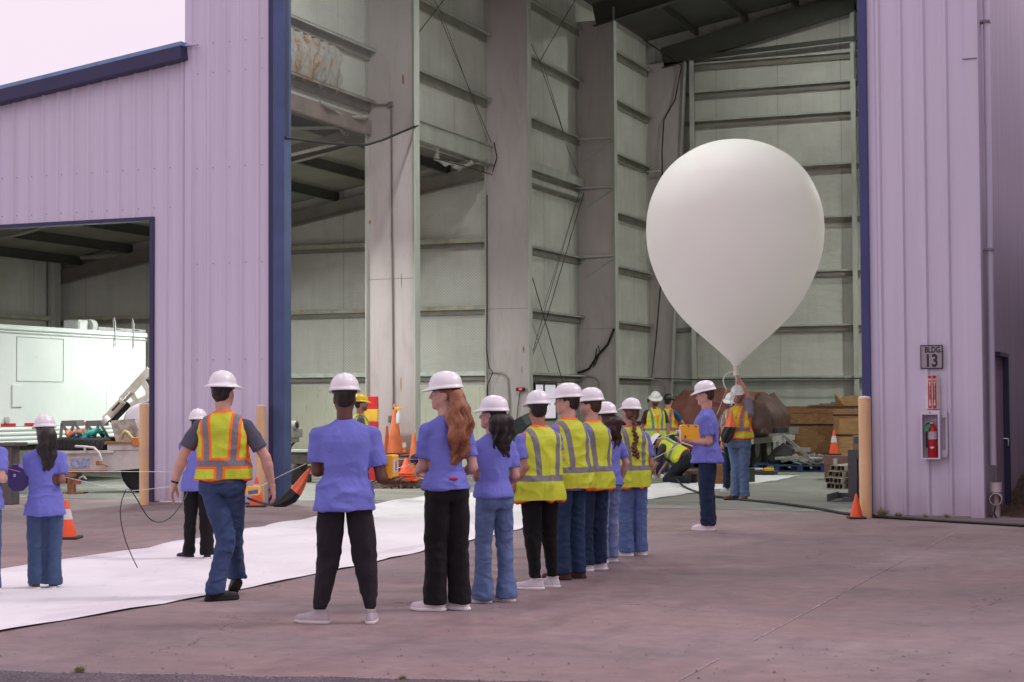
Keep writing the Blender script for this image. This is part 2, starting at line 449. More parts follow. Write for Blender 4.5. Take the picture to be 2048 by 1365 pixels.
def hand(wr, el, side, curl=.5, pn=None, h=.004, spread=.0, s=1.0):
    """palm + four fingers + thumb; wr wrist, el elbow, pn palm normal"""
    wr = Vector(wr); f = (wr-Vector(el)).normalized()
    pn = Vector(pn if pn is not None else (-side, 0, 0)); pn = (pn-f*pn.dot(f)).normalized(); x = f.cross(pn)*side   # x: towards thumb side or away
    F_ = Field(np.array(wr)-.22, np.array(wr)+.22, h)
    P = lambda a, b, c: np.array(wr+f*a*s+x*b*s+pn*c*s)
    th = 1 if True else -1
    F_.cone(P(-.03, 0, 0), P(.015, 0, 0), .027*s, .025*s, .01)
    F_.cone(P(.01, .012, 0), P(.075, .026, .003), .018*s, .0145*s, .012); F_.cone(P(.01, -.012, 0), P(.072, -.024, .003), .018*s, .013*s, .012)
    F_.cone(P(.01, 0, 0), P(.078, 0.002, .002), .019*s, .0145*s, .014)
    for i, (b, L_) in enumerate(((.029, .075), (.010, .084), (-.009, .078), (-.027, .062))):
        a0 = .078; c0 = .002; ang = 0; p = P(a0, b, c0); l = L_/3
        seg = [l*1.25, l*.95, l*.8]
        a_, c_ = a0, c0; bb = b
        for j in range(3):
            ang += curl*(.55 if j == 0 else .75)+.04*i*curl; a2 = a_+math.cos(ang)*seg[j]; c2 = c_+math.sin(ang)*seg[j]; b2 = bb+spread*(b/.03)*seg[j]
            F_.cone(P(a_, bb, c_), P(a2, b2, c2), (.0095-.001*j)*s, (.0088-.001*j)*s, .004); a_, c_, bb = a2, c2, b2
    F_.cone(P(.015, .020, .004), P(.045, .047, .018), .016*s, .0125*s, .010)
    F_.cone(P(.045, .047, .018), P(.074, .052, .03+.02*curl), .0115*s, .0100*s, .006)
    F_.cone(P(.074, .052, .03+.02*curl), P(.095, .044, .04+.03*curl), .0100*s, .0085*s, .004)
    return F_.mesh()
def lerp(a, b, t): return np.array(a)*(1-t)+np.array(b)*t
SHOE = {}
def shoes(style):
    """shoe meshes in local frame: ankle over origin, toe +y, sole at z=0"""
    if style in SHOE: return SHOE[style]
    F_ = Field((-.07, -.12, -.01), (.07, .24, .16), .0045)
    boot = style in ('boot', 'blackboot')
    F_.loft([(.012, 0, .06, .040, .135), (.03, 0, .06, .043, .138), (.05, 0, .05, .04, .125), (.065, 0, .03, .036, .10), (.085, 0, .0, .034, .062), (.13 if boot else .105, 0, -.015, .04, .052)], .01, 2.3)
    F_.cone((0, .12, .035), (0, .165, .032), .036, .030, .015)
    V, Q = F_.mesh(); V = smoothm(V, Q, 3); lace = np.abs(np.sin(V[:, 1]*170))*(V[:, 1] > .02)*(V[:, 1] < .12)*(np.abs(V[:, 0]) < .022)*(V[:, 2] > .05)
    V[:, 2] += lace*.004
    G = Field((-.08, -.13, -.02), (.08, .25, .06), .0045)
    G.loft([(-.001, 0, .06, .046, .142), (.012, 0, .06, .048, .146), (.024, 0, .06, .046, .143)], .0, 2.6)
    V2, Q2 = G.mesh(); V2 = smoothm(V2, Q2, 1)
    V2[:, 2] += np.clip(V2[:, 1]-.13, 0, 1)**1.5*.25; V[:, 2] += np.clip(V[:, 1]-.13, 0, 1)**1.5*.25
    SHOE[style] = (V, Q, V2, Q2); return SHOE[style]
CAMPOS = np.array([0, 0])
def person(loc, S, alpha, label, heading=None, b=1.0, depth=1.0, skinc=(.52, .29, .21), top='tee', topc=(.158, .176, .55), topname='tee_periwinkle',
           vest=None, vest_hem=.455, pants='straight', pantsc=(.05, .10, .26), pantsname='denim_blue', denim=True, shoe='sneaker', shoec=(.62, .58, .60), solec=(.75, .72, .74),
           arms=None, feet=None, knees=None, toes=(0, 0), head=(0, 0, 0), hat='cap', hatc=(.80, .79, .80), hatnm='hat_white', hair='short', hairc=('hair_black', (.008, .006, .006), (.03, .024, .02)),
           beard=0, curl=(.5, .5), pn=(None, None), hem=.47, group=None, lift=(0, 0), hh=.0085, seed=1, watch=None, stripes=False, sleeve=.74, name='person', headback=0, spread=0, shoetilt=(0, 0), extra=None, lean=0):
    rs = np.random.RandomState(seed); loc = np.array(loc, float)
    if heading is None: heading = math.atan2(-loc[0], loc[1])+math.radians(alpha)
    root = thing(name, label, 'person', (loc[0], loc[1], loc[2] if len(loc) > 2 else 0), heading, group)
    s = S/1.75
    J = lambda x, y, z: np.array((x*S, y*S, z*S))
    fx = feet or ((-.062, 0), (.062, 0))
    HZ = .525
    hipL, hipR = J(-.048*b, 0, HZ), J(.048*b, 0, HZ)
    ank = [J(fx[0][0], fx[0][1], .05)+np.array((0, 0, lift[0])), J(fx[1][0], fx[1][1], .05)+np.array((0, 0, lift[1]))]
    if knees: kn = [J(*knees[0]), J(*knees[1])]
    else: kn = [lerp(hipL, ank[0], .5)+np.array((0, .012, 0)), lerp(hipR, ank[1], .5)+np.array((0, .012, 0))]
    hips = [hipL, hipR]
    SHX = .102*b; sh = [J(-SHX, -.008, .776), J(SHX, -.008, .776)]
    for i in (0, 1):
        pass
    am = arms or [((-.150, -.02, .635), (-.150, .05, .50)), ((.150, -.02, .635), (.150, .05, .50))]
    el = [J(*am[0][0]), J(*am[1][0])]; wr = [J(*am[0][1]), J(*am[1][1])]
    for i in (0, 1):
        d_ = el[i]-sh[i]; L_ = np.linalg.norm(d_); t_ = min(max(L_, .150*S), .182*S); sh_el = el[i]; el[i] = sh[i]+d_/L_*t_
        d_ = wr[i]-el[i]; L_ = np.linalg.norm(d_); t_ = min(max(L_, .128*S), .158*S); wr[i] = el[i]+d_/L_*t_
    tw = lambda v: v*S*b      # widths
    parts = []
    # ---- body: torso, neck, arms, legs as one field
    allp = np.array([*hips, *ank, *kn, *sh, *el, *wr, J(0, 0, .9)]); lo = allp.min(0)-.14*s-.04; hi = allp.max(0)+.14*s+.02; lo[2] = min(lo[2], 0)
    B = Field(lo, hi, hh*1.25)
    dd = depth
    B.loft([(.47*S, 0, 0, tw(.075), .055*S*dd), (.54*S, 0, 0, tw(.078), .055*S*dd), (.62*S, 0, 0, tw(.078), .056*S*dd), (.72*S, 0, 0, tw(.088), .062*S*dd), (.77*S, 0, -.005*S, tw(.078), .050*S*dd), (.81*S, 0, -.006*S, .045*S, .032*S)], .02)
    B.cone(J(0, -.008, .80), J(0, .0, .88), .034*S, .032*S, .03)
    for i in (0, 1):
        ak = .5*(1+b)
        B.cone(lerp(sh[i], el[i], -.02), lerp(sh[i], el[i], .45), .026*S*ak, .026*S*ak, .02); B.cone(lerp(sh[i], el[i], .45), el[i], .026*S*ak, .0225*S*ak, .015)
        B.cone(el[i], lerp(el[i], wr[i], .3), .0225*S*ak, .0245*S*ak, .012); B.cone(lerp(el[i], wr[i], .3), wr[i], .0245*S*ak, .0150*S*ak, .012)
        B.cone(hips[i], kn[i], .040*S, .022*S, .02); B.cone(kn[i], lerp(kn[i], ank[i], .3), .022*S, .023*S, .01); B.cone(lerp(kn[i], ank[i], .3), ank[i], .023*S, .018*S, .01)
        B.cone(ank[i], ank[i]+np.array((0, 0, -.022*S)), .018*S, .017*S, .01)
    V, Q = B.mesh(); V = smoothm(V, Q, 2); parts.append((V, Q)); nb0 = len(V)
    for i in (0, 1):
        sd_ = -1 if i == 0 else 1
        V, Q = hand(wr[i], el[i], sd_, curl[i], pn[i], .0042 if hh < .0095 else .0055, spread, s*1.02); parts.append((V, Q))
    # ---- head
    hp = J(0, .004, .93)+np.array((0, headback, 0)); Rm = euler(math.radians(head[0]), math.radians(head[1]), math.radians(head[2])); Rn = np.array(Rm)
    hs = .93*s+.07
    def hpnt(x, y, z): return hp+Rn @ (np.array((x, y, z))*hs)
    Hd = Field(hp-.24, hp+.20, .0050 if hh < .0095 else .0065)
    def he(c, r, k=.015): Hd.ell(hpnt(*c), [q*hs for q in r], k, Rn)
    he((0, -.012, .025), (.074, .095, .092)); he((0, .02, -.03), (.062, .07, .085), .03); he((0, .048, -.062), (.046, .045, .045), .03)
    he((0, .074, -.088), (.024, .022, .018), .016); he((0, .055, -.095), (.034, .035, .016), .02)
    Hd.cone(hpnt(0, .082, .024), hpnt(0, .110, -.022), .009*hs, .0125*hs, .010); he((0, .100, -.029), (.018, .012, .009), .006)
    he((0, .088, -.056), (.023, .014, .0065), .004); he((0, .085, -.069), (.021, .013, .007), .004)
    for q in (-1, 1):
        he((q*.030, .078, .028), (.020, .011, .008), .012); he((q*.036, .062, -.025), (.020, .018, .018), .02)
        he((q*.074, -.008, -.018), (.009, .019, .031), .006); he((q*.050, .01, -.062), (.016, .035, .025), .025)
    Hd.ell(hpnt(.031, .090, .006), (.013*hs, .012*hs, .007*hs), 0, Rn, True); Hd.ell(hpnt(-.031, .090, .006), (.013*hs, .012*hs, .007*hs), 0, Rn, True)
    Hd.cone(hpnt(0, -.022, -.04), J(0, -.010, .845), .056*hs, .056*s, .02); Hd.cone(hpnt(0, 0, -.06), J(0, 0, .845), .050*hs, .050*s, .02)
    V, Q = Hd.mesh(); V = smoothm(V, Q, 1, .4); parts.append((V, Q))
    tot = sum(len(p[0]) for p in parts); lip = np.zeros(tot); bd = np.zeros(tot); Lc = (V-hp) @ Rn/hs; o0 = tot-len(V)
    lip[o0:] = np.clip(1.3-np.sqrt((Lc[:, 0]/.025)**2+((Lc[:, 2]+.062)/.012)**2)*1.0, 0, 1)*(Lc[:, 1] > .07)
    if beard:
        sg = lambda v, w: 1/(1+np.exp(-v/w)); m = sg(-.036-.010*(np.abs(Lc[:, 0]) < .03)-Lc[:, 2]+.25*np.clip(.03-Lc[:, 1], 0, .03), .006)*sg(Lc[:, 1]-.012, .010)*sg(Lc[:, 2]+.118, .006); bd[o0:] = np.clip(m*beard-lip[o0:]*.8, 0, 1)
    brow = ((Lc[:, 2]-.027)**2/.005**2+(np.abs(Lc[:, 0])-.032)**2/.019**2 < 1)*(Lc[:, 1] > .05); bd[o0:] = np.maximum(bd[o0:], brow*.85)
    hairline = (Lc[:, 2] > .06)*(Lc[:, 1] < .09); bd[o0:] = np.maximum(bd[o0:], hairline*1.0)
    obj_np('body', parts, skin(skinc), root, {'lip': lip, 'beard': bd})
    for q in (-1, 1):
        e = MB(); c = hpnt(q*.031, .0805, .005); e.lathe([(0, -.0125), (.008, -.0095), (.0122, -.003), (.0122, .003), (.008, .0095), (.0045, .0118)], c, mat('eye_white', (.62, .58, .56), .25, .03), 12, rot=Rm @ Matrix.Rotation(-PI/2, 3, 'X'))
        e.lathe([(.0052, .0112), (.003, .0128), (0, .0131)], c, mat('eye_iris', (.02, .012, .008), .2, .1), 10, rot=Rm @ Matrix.Rotation(-PI/2, 3, 'X')); e.build('eye', root)
    # ---- trousers
    pw = {'skinny': (.058, .043, .033, .027), 'jogger': (.060, .047, .036, .025), 'straight': (.058, .046, .041, .043), 'wide': (.059, .051, .049, .053), 'flare': (.057, .040, .043, .060), 'kneel': (.066, .054, .045, .04)}[pants]
    Pn = Field(np.minimum(lo, lo), (hi[0], hi[1], .64*S), hh)
    Pn.loft([(.475*S, 0, -.004*S, tw(.094), .072*S*dd), (.50*S, 0, -.006*S, tw(.098), .078*S*dd), (.54*S, 0, -.004*S, tw(.093), .072*S*dd), (.585*S, 0, 0, tw(.086), .068*S*dd), (.61*S, 0, 0, tw(.084), .066*S*dd)], .02)
    fb = .5+.5*b
    for q in (-1, 1): Pn.ell(J(q*.045*b, -.036*dd, .508), (.050*S*b, .050*S, .060*S), .03)
    for i in (0, 1):
        if abs(hips[i][2]-kn[i][2]) > .12*S: Pn.cone(lerp(kn[i], hips[i], .25)+np.array((0, .008*S, 0)), kn[i]+np.array((0, .010*S, 0)), .034*S, .036*S, .03); Pn.cone(lerp(kn[i], ank[i], .28)+np.array((0, -.012*S, 0)), lerp(kn[i], ank[i], .5)+np.array((0, -.010*S, 0)), .034*S, .028*S, .03)
    for i in (0, 1):
        end = lerp(kn[i], ank[i], 1.0); bottom = ank[i]+np.array((0, 0.0, {'skinny': .006, 'jogger': .010, 'straight': -.016, 'wide': -.024, 'flare': -.034, 'kneel': -.01}[pants]*S))
        if pants == 'wide' or pants == 'flare': bottom[1] += .012*S
        vert = abs(hips[i][2]-kn[i][2]) > .12*S and abs(kn[i][2]-ank[i][2]) > .12*S
        if vert:
            sc1 = []
            for t, w in ((0, pw[0]), (.5, (pw[0]+pw[1])/2), (1, pw[1])):
                c = lerp(hips[i]+np.array((0, 0, -.01*S)), kn[i], t); sc1.append((c[2], c[0], c[1]-(.008*S if t < .6 else 0), w*S*fb*(1 if t else .84), w*S*1.12*(1 if t else 1.0)))
            for t, w in ((.55, pw[2]), (1, pw[3])):
                c = lerp(kn[i], bottom, t); sc1.append((c[2], c[0], c[1], w*S*fb, w*S*1.12*1.0))
            Pn.loft(sc1, .016, 2.0)
        else:
            Pn.cone(hips[i], kn[i], pw[0]*S, pw[1]*S*1.05, .02); Pn.cone(kn[i], ank[i], pw[1]*S, pw[3]*S, .02)
    V, Q = Pn.mesh(); V = smoothm(V, Q, 2)
    N_ = normals(V, Q); z = V[:, 2]/S
    r1 = 1-np.abs(wav(V, seed*7+1, (34, 34, 48), 7)); knee = np.exp(-((z-.27)/.07)**2); ankl = np.exp(-((z-.07)/.05)**2); cr_ = np.exp(-((z-.49)/.045)**2)
    amp = {'skinny': .011, 'jogger': .009, 'straight': .010, 'wide': .008, 'flare': .008, 'kneel': .010}[pants]; r1 = .6*r1+.5*(1-np.abs(wav(V, seed*9+8, (44, 44, 44), 5)))
    V = V+N_*(np.maximum((r1-.6)*amp*(.5+1.2*knee+1.5*ankl+.9*cr_), -.004)+.008*wav(V, seed*3+5, (30, 30, 6), 5)*(1-.4*cr_))[:, None]*np.clip((.535-z)/.05, 0, 1)[:, None]
    cv_ = (min(hem, vest_hem) if vest else hem)+.012; V[:, :2] *= (1-.13*np.clip((z-cv_)/.025, 0, 1))[:, None]
    ps = np.full(len(V), 1.0)
    if stripes: ps = np.abs(np.sin(np.clip((V[:, 1]-V[:, 0]*0)/.017*PI, -1.5*PI, 1.5*PI)))+(np.abs(V[:, 0]) < .075*S*1.2)*1.0+(np.abs(V[:, 1]-.0) > .026)
    pm = cloth(pantsname, pantsc, .9, denim)
    pobj = obj_np('trousers', [(V, Q)], pm, root, {'stripe': ps})
    if pantsname.startswith('denim') and (vest_hem if vest else hem) > .50:
        for i in (0, 1):
            q = -1 if i == 0 else 1; pb = MB(); cx = q*.047*S*b; cz = .515*S; yb = -.083*S*dd
            pts = []; w_ = .035*S
            for (u, v_) in ((-1, 1), (1, 1), (1, -.5), (0, -1), (-1, -.5)): pts.append((cx+u*w_, yb-.006+abs(u*w_+cx)*.22, cz+v_*.045*S*.8))
            pb.add(pts+[(p[0], p[1]+.018, p[2]) for p in pts], [(0, 1, 2, 3, 4), (5, 6, 7, 8, 9)]+[(k, (k+1) % 5, (k+1) % 5+5, k+5) for k in range(5)], cloth(pantsname+'_pocket', scl(pantsc, 1.15), .9, True)); pb.build('pocket', pobj)
    # ---- shirt
    hz = hem*S; vs_ = .88 if vest else 1.0
    Tt = Field((lo[0], lo[1], hz-.02), (hi[0], hi[1], max(hi[2], .86*S)), hh)
    tk = .5*(1+b)
    hx_ = max(0, .47-hem)*.5
    Tt.loft([(hz, 0, -.004*S, vs_*tw(.112+hx_), .102*S*dd*vs_), (.52*S, 0, -.004*S, vs_*tw(.108), .094*S*dd*vs_), (.60*S, 0, 0, vs_*tw(.094), .077*S*dd*vs_), (.68*S, 0, 0, vs_*tw(.101), .078*S*dd*vs_), (.745*S, 0, -.002*S, vs_*tw(.104), .075*S*dd*vs_), (.775*S, 0, -.005*S, tw(.098), .064*S*dd), (.800*S, 0, -.008*S, tw(.078), .056*S), (.818*S, 0, -.009*S, .056*S, .047*S), (.829*S, 0, -.008*S, .041*S, .041*S), (.836*S, 0, -.006*S, .037*S, .037*S)], .02, 2.15)
    for q in (-1, 1): Tt.cone(J(q*.030, -.009, .806), J(q*.092*b, -.008, .780), .026*S, .026*S, .03)
    for i in (0, 1):
        e2 = lerp(sh[i], el[i], sleeve); Tt.cone(sh[i]+np.array((0, 0, -.004*S)), lerp(sh[i], el[i], sleeve*.5), .031*S*tk, .0345*S*tk, .03); Tt.cone(lerp(sh[i], el[i], sleeve*.5), lerp(sh[i], el[i], sleeve+.08), .0345*S*tk, .0365*S*tk, .01)
        dv = (el[i]-sh[i]); dv /= np.linalg.norm(dv); c = e2@dv
        # cut the sleeve flat, only near the arm
        x, y, z = Tt.grid((slice(None),)*3); q = (x*dv[0]+y*dv[1]+z*dv[2])-c
        dist = np.sqrt((x-e2[0]-dv[0]*.03)**2+(y-e2[1]-dv[1]*.03)**2+(z-e2[2]-dv[2]*.03)**2)
        nearm = dist < .060*S*tk
        Tt.D = np.where(nearm & (q > -.01), np.maximum(Tt.D, q), Tt.D).astype(np.float32)
    V, Q = Tt.mesh(); V = smoothm(V, Q, 2); N_ = normals(V, Q); z = V[:, 2]/S
    lo_f = np.clip((.72-z)/.2, 0, 1); fold = 1-np.abs(wav(V, seed*11+2, (34, 34, 20), 6)); fold2 = 1-np.abs(wav(V, seed*5+3, (16, 16, 46), 5))
    fold3 = 1-np.abs(wav(V, seed*17+4, (22, 22, 34), 5))
    V = V+N_*(np.maximum((fold-.45)*(.002+.010*lo_f)+(fold2-.5)*.013*np.exp(-((z-.56)/.07)**2)+(fold3-.6)*.009*np.exp(-((z-.73)/.05)**2)*(np.abs(V[:, 0]) > .10*S), -.003)+.005*wav(V, seed+9, (14, 14, 8), 4))[:, None]
    tm = cloth(topname, topc, .88, False); hd_ = np.abs(V[:, 2]-hz-.022)
    for i in (0, 1):
        e2 = lerp(sh[i], el[i], sleeve); dv = (el[i]-sh[i])/np.linalg.norm(el[i]-sh[i]); q = (V-e2) @ dv; near_ = np.linalg.norm(V-e2, axis=1) < .065*S*tk; hd_ = np.where(near_, np.abs(q+.020), hd_)
    if not (vest and vest_hem < hem+.01 and False): obj_np('shirt', [(V, Q)], tm, root, {'seam': 1-np.clip(hd_/.006, 0, 1)})
    if vest:
        vz = vest_hem*S; Ve = Field((lo[0]-.02, lo[1]-.03, vz-.02), (hi[0]+.02, hi[1]+.03, .86*S), hh)
        wd = 1.0 if vest == 'surveyor' else 1.07
        Ve.loft([(vz, 0, -.004*S, tw(.122)*wd, .100*S*dd*wd), (.55*S, 0, -.004*S, tw(.118)*wd, .096*S*dd*wd), (.62*S, 0, -.002*S, tw(.112)*wd, .090*S*dd), (.70*S, 0, -.002*S, tw(.112)*wd, .086*S*dd), (.75*S, 0, -.004*S, tw(.112), .084*S*dd), (.790*S, 0, -.008*S, tw(.104), .070*S*dd), (.815*S, 0, -.010*S, tw(.080), .056*S), (.832*S, 0, -.010*S, .054*S, .046*S), (.845*S, 0, -.010*S, .041*S, .041*S)], .02, 2.3)
        V0 = []
        for i in (0, 1):
            sgn = -1 if i == 0 else 1
            a = sh[i]+np.array((sgn*.034*S, 0, .035*S)); c = J(sgn*.140*b, -.004, .655)
            Ve.cone(a, c, .052*S, .050*S, 0, True); V0.append((a, c))
        V, Q = Ve.mesh(); V = smoothm(V, Q, 2)
        bx = tw(.052) if vest == 'plain' else tw(.056); vx = np.abs(V[:, 0]); zz = V[:, 2]
        zb = (.575 if vest == 'plain' else vest_hem+.075)*S
        dz = np.abs(zz-zb); front = V[:, 1] > 0
        xb = bx+(.02*S if vest == 'plain' else .012*S)*np.clip((zz-.64*S)/(.2*S), 0, 1); dx = np.where(zz > zb, np.abs(vx-xb), 1.0)
        if vest == 'surveyor': dx = np.minimum(dx, np.where((zz < zb) & (~front), np.abs(V[:, 0]), 1.0))
        band = np.minimum(dz, dx); trim = np.abs(zz-vz)
        for a, c in V0:
            ab = c-a; t = np.clip(((V-a) @ ab)/(ab @ ab), 0, 1); trim = np.minimum(trim, np.abs(np.linalg.norm(V-a-t[:, None]*ab, axis=1)-.051*S)+.001)
        trim = np.minimum(trim, np.abs(zz-.843*S)); trim = np.where(front & (zz > .5*S), np.minimum(trim, np.abs(vx-.06*np.clip((zz/S-.66)/.18, 0.06, 1)*1.1)), trim)
        if vest == 'surveyor': trim = np.where(zz < .5*S, 1.0, trim)
        N_ = normals(V, Q); lf = np.clip((.75*S-zz)/(.25*S), 0, 1); fold = 1-np.abs(wav(V, seed*13+1, (26, 26, 7), 5))
        fo2 = 1-np.abs(wav(V, seed*23+1, (30, 30, 34), 5)); V = V+N_*(np.maximum((fold-.45)*.028*lf+(fo2-.6)*.010, -.006)+.008*wav(V, seed+3, (16, 16, 22), 4))[:, None]
        obj_np('vest', [(V, Q)], vestm(vest), root, {'band': band, 'trim': trim})
    # ---- shoes
    V1, Q1, V2, Q2 = shoes(shoe); k = s*.98
    for i in (0, 1):
        R_ = np.array(euler(math.radians(toes[i]), math.radians(-abs(shoetilt[i])))); base = np.array((ank[i][0], ank[i][1], lift[i]+(.0)))
        tip = 0
        if shoetilt[i]: tip = .17*k*math.sin(math.radians(abs(shoetilt[i])))
        tr = lambda A: (A*k) @ R_.T+base+np.array((0, 0, 0))
        so_ = obj_np('shoe', [(tr(V1), Q1)], cloth('shoe_%s_%d' % (shoe, int(shoec[0]*100)), shoec, .6, False), root)
        obj_np('sole', [(tr(V2), Q2)], cloth('sole_%d' % int(solec[0]*100), solec, .6, False), so_)
    # ---- hair
    hm = hairm(*hairc)
    Hr = Field(hp-(.26, .42, .66), hp+(.22, .2, .18), .0075)
    def hre(c, r, k=.015): Hr.ell(hpnt(*c), [q*hs for q in r], k, Rn)
    hre((0, -.022, .028), (.081, .094, .094))
    if hair == 'short': hre((0, -.045, -.02), (.070, .062, .062)); cutn = hpnt(0, 0, -.075)
    else: hre((0, -.05, -.02), (.074, .064, .07))
    ex = []
    if hair == 'ponytail':      # long auburn tail
        pts = [hpnt(0, -.11, .01)] + [J(.018, -.085-.02*math.sin(i*.9), .915-.052*i) for i in range(0, 6)]
        rr = [.034, .056, .080, .092, .094, .084, .048]
        for i in range(len(pts)-1): Hr.cone(pts[i], pts[i+1], rr[i]*s, rr[i+1]*s, .02)
    if hair == 'loose':
        pts = [hpnt(0, -.07, .0)] + [J(.004, -.07-.006*math.sin(i), .90-.048*i) for i in range(0, 5)]
        rr = [.088, .094, .090, .080, .064, .036]
        for i in range(len(pts)-1): Hr.cone(pts[i], pts[i+1], rr[i]*s, rr[i+1]*s, .02)
    if hair == 'long':
        for q, e in ((-1, 4), (1, 5), (0, 5)):
            pts = [hpnt(q*.045, -.055, -.01)] + [J(.015+q*.028, -.060-.012*(q == 0), .90-.042*i) for i in range(0, e)]
            rr = [.056, .062, .058, .048, .036, .020]
            for i in range(len(pts)-1): Hr.cone(pts[i], pts[i+1], rr[i]*s, rr[i+1]*s, .02)
    if hair == 'braid':
        for i in range(21):
            c = J(-.010, -.070-.026*min(1, i/9), .905-.0130*i); Hr.ell(c+np.array((.010*(-1)**i, 0, 0)), (.021*s, .021*s, .022*s), .003)
    # carve the face free
    Hr.ell(hpnt(0, .095, -.045), (.075*hs, .092*hs, .098*hs), 0, Rn, True)
    if hair == 'short':
        n = Rn @ np.array((0, .35, -1.0)); n /= np.linalg.norm(n); Hr.cut(n, n@hpnt(0, -.05, -.070))
        for q in (-1, 1): Hr.ell(hpnt(q*.08, 0.0, -.03), (.022*hs, .03*hs, .045*hs), 0, Rn, True)
    V, Q = Hr.mesh(); V = smoothm(V, Q, 1, .4); N_ = normals(V, Q)
    st = wav(V, seed+77, (150, 150, 10), 6)+.6*wav(V, seed+7, (60, 60, 18), 5)
    long_ = np.clip((hp[2]-.08-V[:, 2])/.05, 0, 1); V = V+N_*(st*(.003+.009*long_))[:, None]; V[:, 0] += long_*.012*np.sin(V[:, 2]*34+V[:, 1]*20+seed)
    obj_np('hair', [(V, Q)], hm, root, {'str': np.clip(.5+st*.3, 0, 1)})
    if hat:
        make_hat(root, hpnt(0, -.008, .066), Rm @ Matrix.Rotation(math.radians(-3), 3, 'X'), hat == 'full', hatc, hatnm, None, hs*.97)
    if watch is not None:
        w = MB(); a = Vector(lerp(el[watch], wr[watch], .93)); bb_ = Vector(lerp(el[watch], wr[watch], 1.0)); w.tube([a, bb_], .031*s, mat('watch_band', (.012, .012, .014), .5), 16); w.build('wristwatch', root)
    return root
# ================================================================ SETTING
YF = 23.82; XS = -15.1; XW = -14.05; XR = -2.74; RIDGE = (XS+XR)/2
COLY = [24.0, 30.07, 36.10, 42.30, 48.45]
def m_ground():
    t = NT('apron_concrete'); co = t.coord('World'); n1 = t.noise(co, .55, 6, .6, .6); n2 = t.noise(co, 5, 6, .7); n3 = t.noise(t.coord('World', (.5, 1.3, 1)), .35, 4, .6, 1.2)
    c = t.ramp(n1, (.30, (.185, .140, .142)), (.5, (.240, .180, .182)), (.7, (.32, .245, .245)))
    c = t.mix(t.ramp(n3, (.45, 0.0), (.68, .7)), c, (.29, .185, .168))
    c = t.mix(t.ramp(n2, (.35, .35), (.62, 0.0)), c, (.09, .072, .078))
    w = t.noise(t.coord('World', (.8, .45, 1)), .9, 3, .5, .8); c = t.mix(t.ramp(w, (.57, 0.0), (.63, .45)), c, (.14, .092, .098))
    b_ = t.noise(t.coord('World', (1, .35, 1)), 1.7, 5, .65, .5); c = t.mix(t.ramp(b_, (.52, 0.0), (.68, .45)), c, (.135, .105, .112))
    c = t.mix(t.ramp(t.noise(t.coord('World', (.45, 1.6, 1)), 1.1, 6, .7, .3), (.5, 0.0), (.75, .35)), c, (.30, .22, .215))
    vc = t.N('ShaderNodeTexVoronoi', Scale=.28); vc.feature = 'DISTANCE_TO_EDGE'; wd_ = t.n.new('ShaderNodeVectorMath'); wd_.operation = 'ADD'; t.L(co, wd_.inputs[0]); nz = t.n.new('ShaderNodeTexNoise'); nz.inputs['Scale'].default_value = 2.2; nz.inputs['Detail'].default_value = 5; t.L(co, nz.inputs['Vector']); t.L(nz.outputs['Color'], wd_.inputs[1]); t.L(wd_.outputs[0], vc.inputs['Vector'])
    ck = t.math('MULTIPLY', t.math('LESS_THAN', vc.outputs['Distance'], .0022), t.ramp(t.noise(co, .5, 2), (.48, 0.0), (.56, .7))); c = t.mix(ck, c, (.05, .035, .035))
    sp = t.noise(co, 70, 2); c = t.mix(t.ramp(sp, (.68, 0.0), (.74, .5)), c, (.30, .24, .22)); c = t.mix(t.ramp(sp, (.26, .6), (.31, 0.0)), c, (.06, .05, .05))
    t.base(c); t.rough(t.ramp(w, (.58, .8), (.66, .55))); t.bump(t.math('ADD', n2, t.math('MULTIPLY', sp, .4)), .25, .01); return t.m
def m_slab():
    t = NT('slab_concrete'); co = t.coord('World'); n1 = t.noise(co, .5, 6, .6, .8); n2 = t.noise(co, 4, 6, .7)
    c = t.ramp(n1, (.3, (.20, .205, .185)), (.55, (.29, .29, .265)), (.75, (.36, .36, .33)))
    c = t.mix(t.ramp(n2, (.35, .35), (.6, 0.0)), c, (.13, .13, .12)); c = t.mix(t.ramp(t.noise(t.coord('World', (.3, 1.2, 1)), .8, 4, .6, 1), (.52, 0.0), (.66, .5)), c, (.13, .115, .105))
    t.base(c); t.rough(.55); t.bump(n2, .15, .006); return t.m
MB().add([(-300, -60, 0), (300, -60, 0), (300, 500, 0), (-300, 500, 0)], [(0, 1, 2, 3)], m_ground()).build('ground')['kind'] = 'structure'
b_ = MB(); sm_ = m_slab()
n = 60; e0 = [(-15.0+12.2*i/n, 24.86-.045*(i/n*10)+.03*math.sin(i*1.7)) for i in range(n+1)]
for i in range(n): b_.add([(*e0[i], .004), (*e0[i+1], .004), (e0[i+1][0], 50, .004), (e0[i][0], 50, .004)], [(0, 1, 2, 3)], sm_)
b_.add([(-27, 24.3, .004), (-15.0, 24.3, .004), (-15.0, 50, .004), (-27, 50, .004)], [(0, 1, 2, 3)], sm_)
T(b_.build('hangar_floor'), kind='structure')
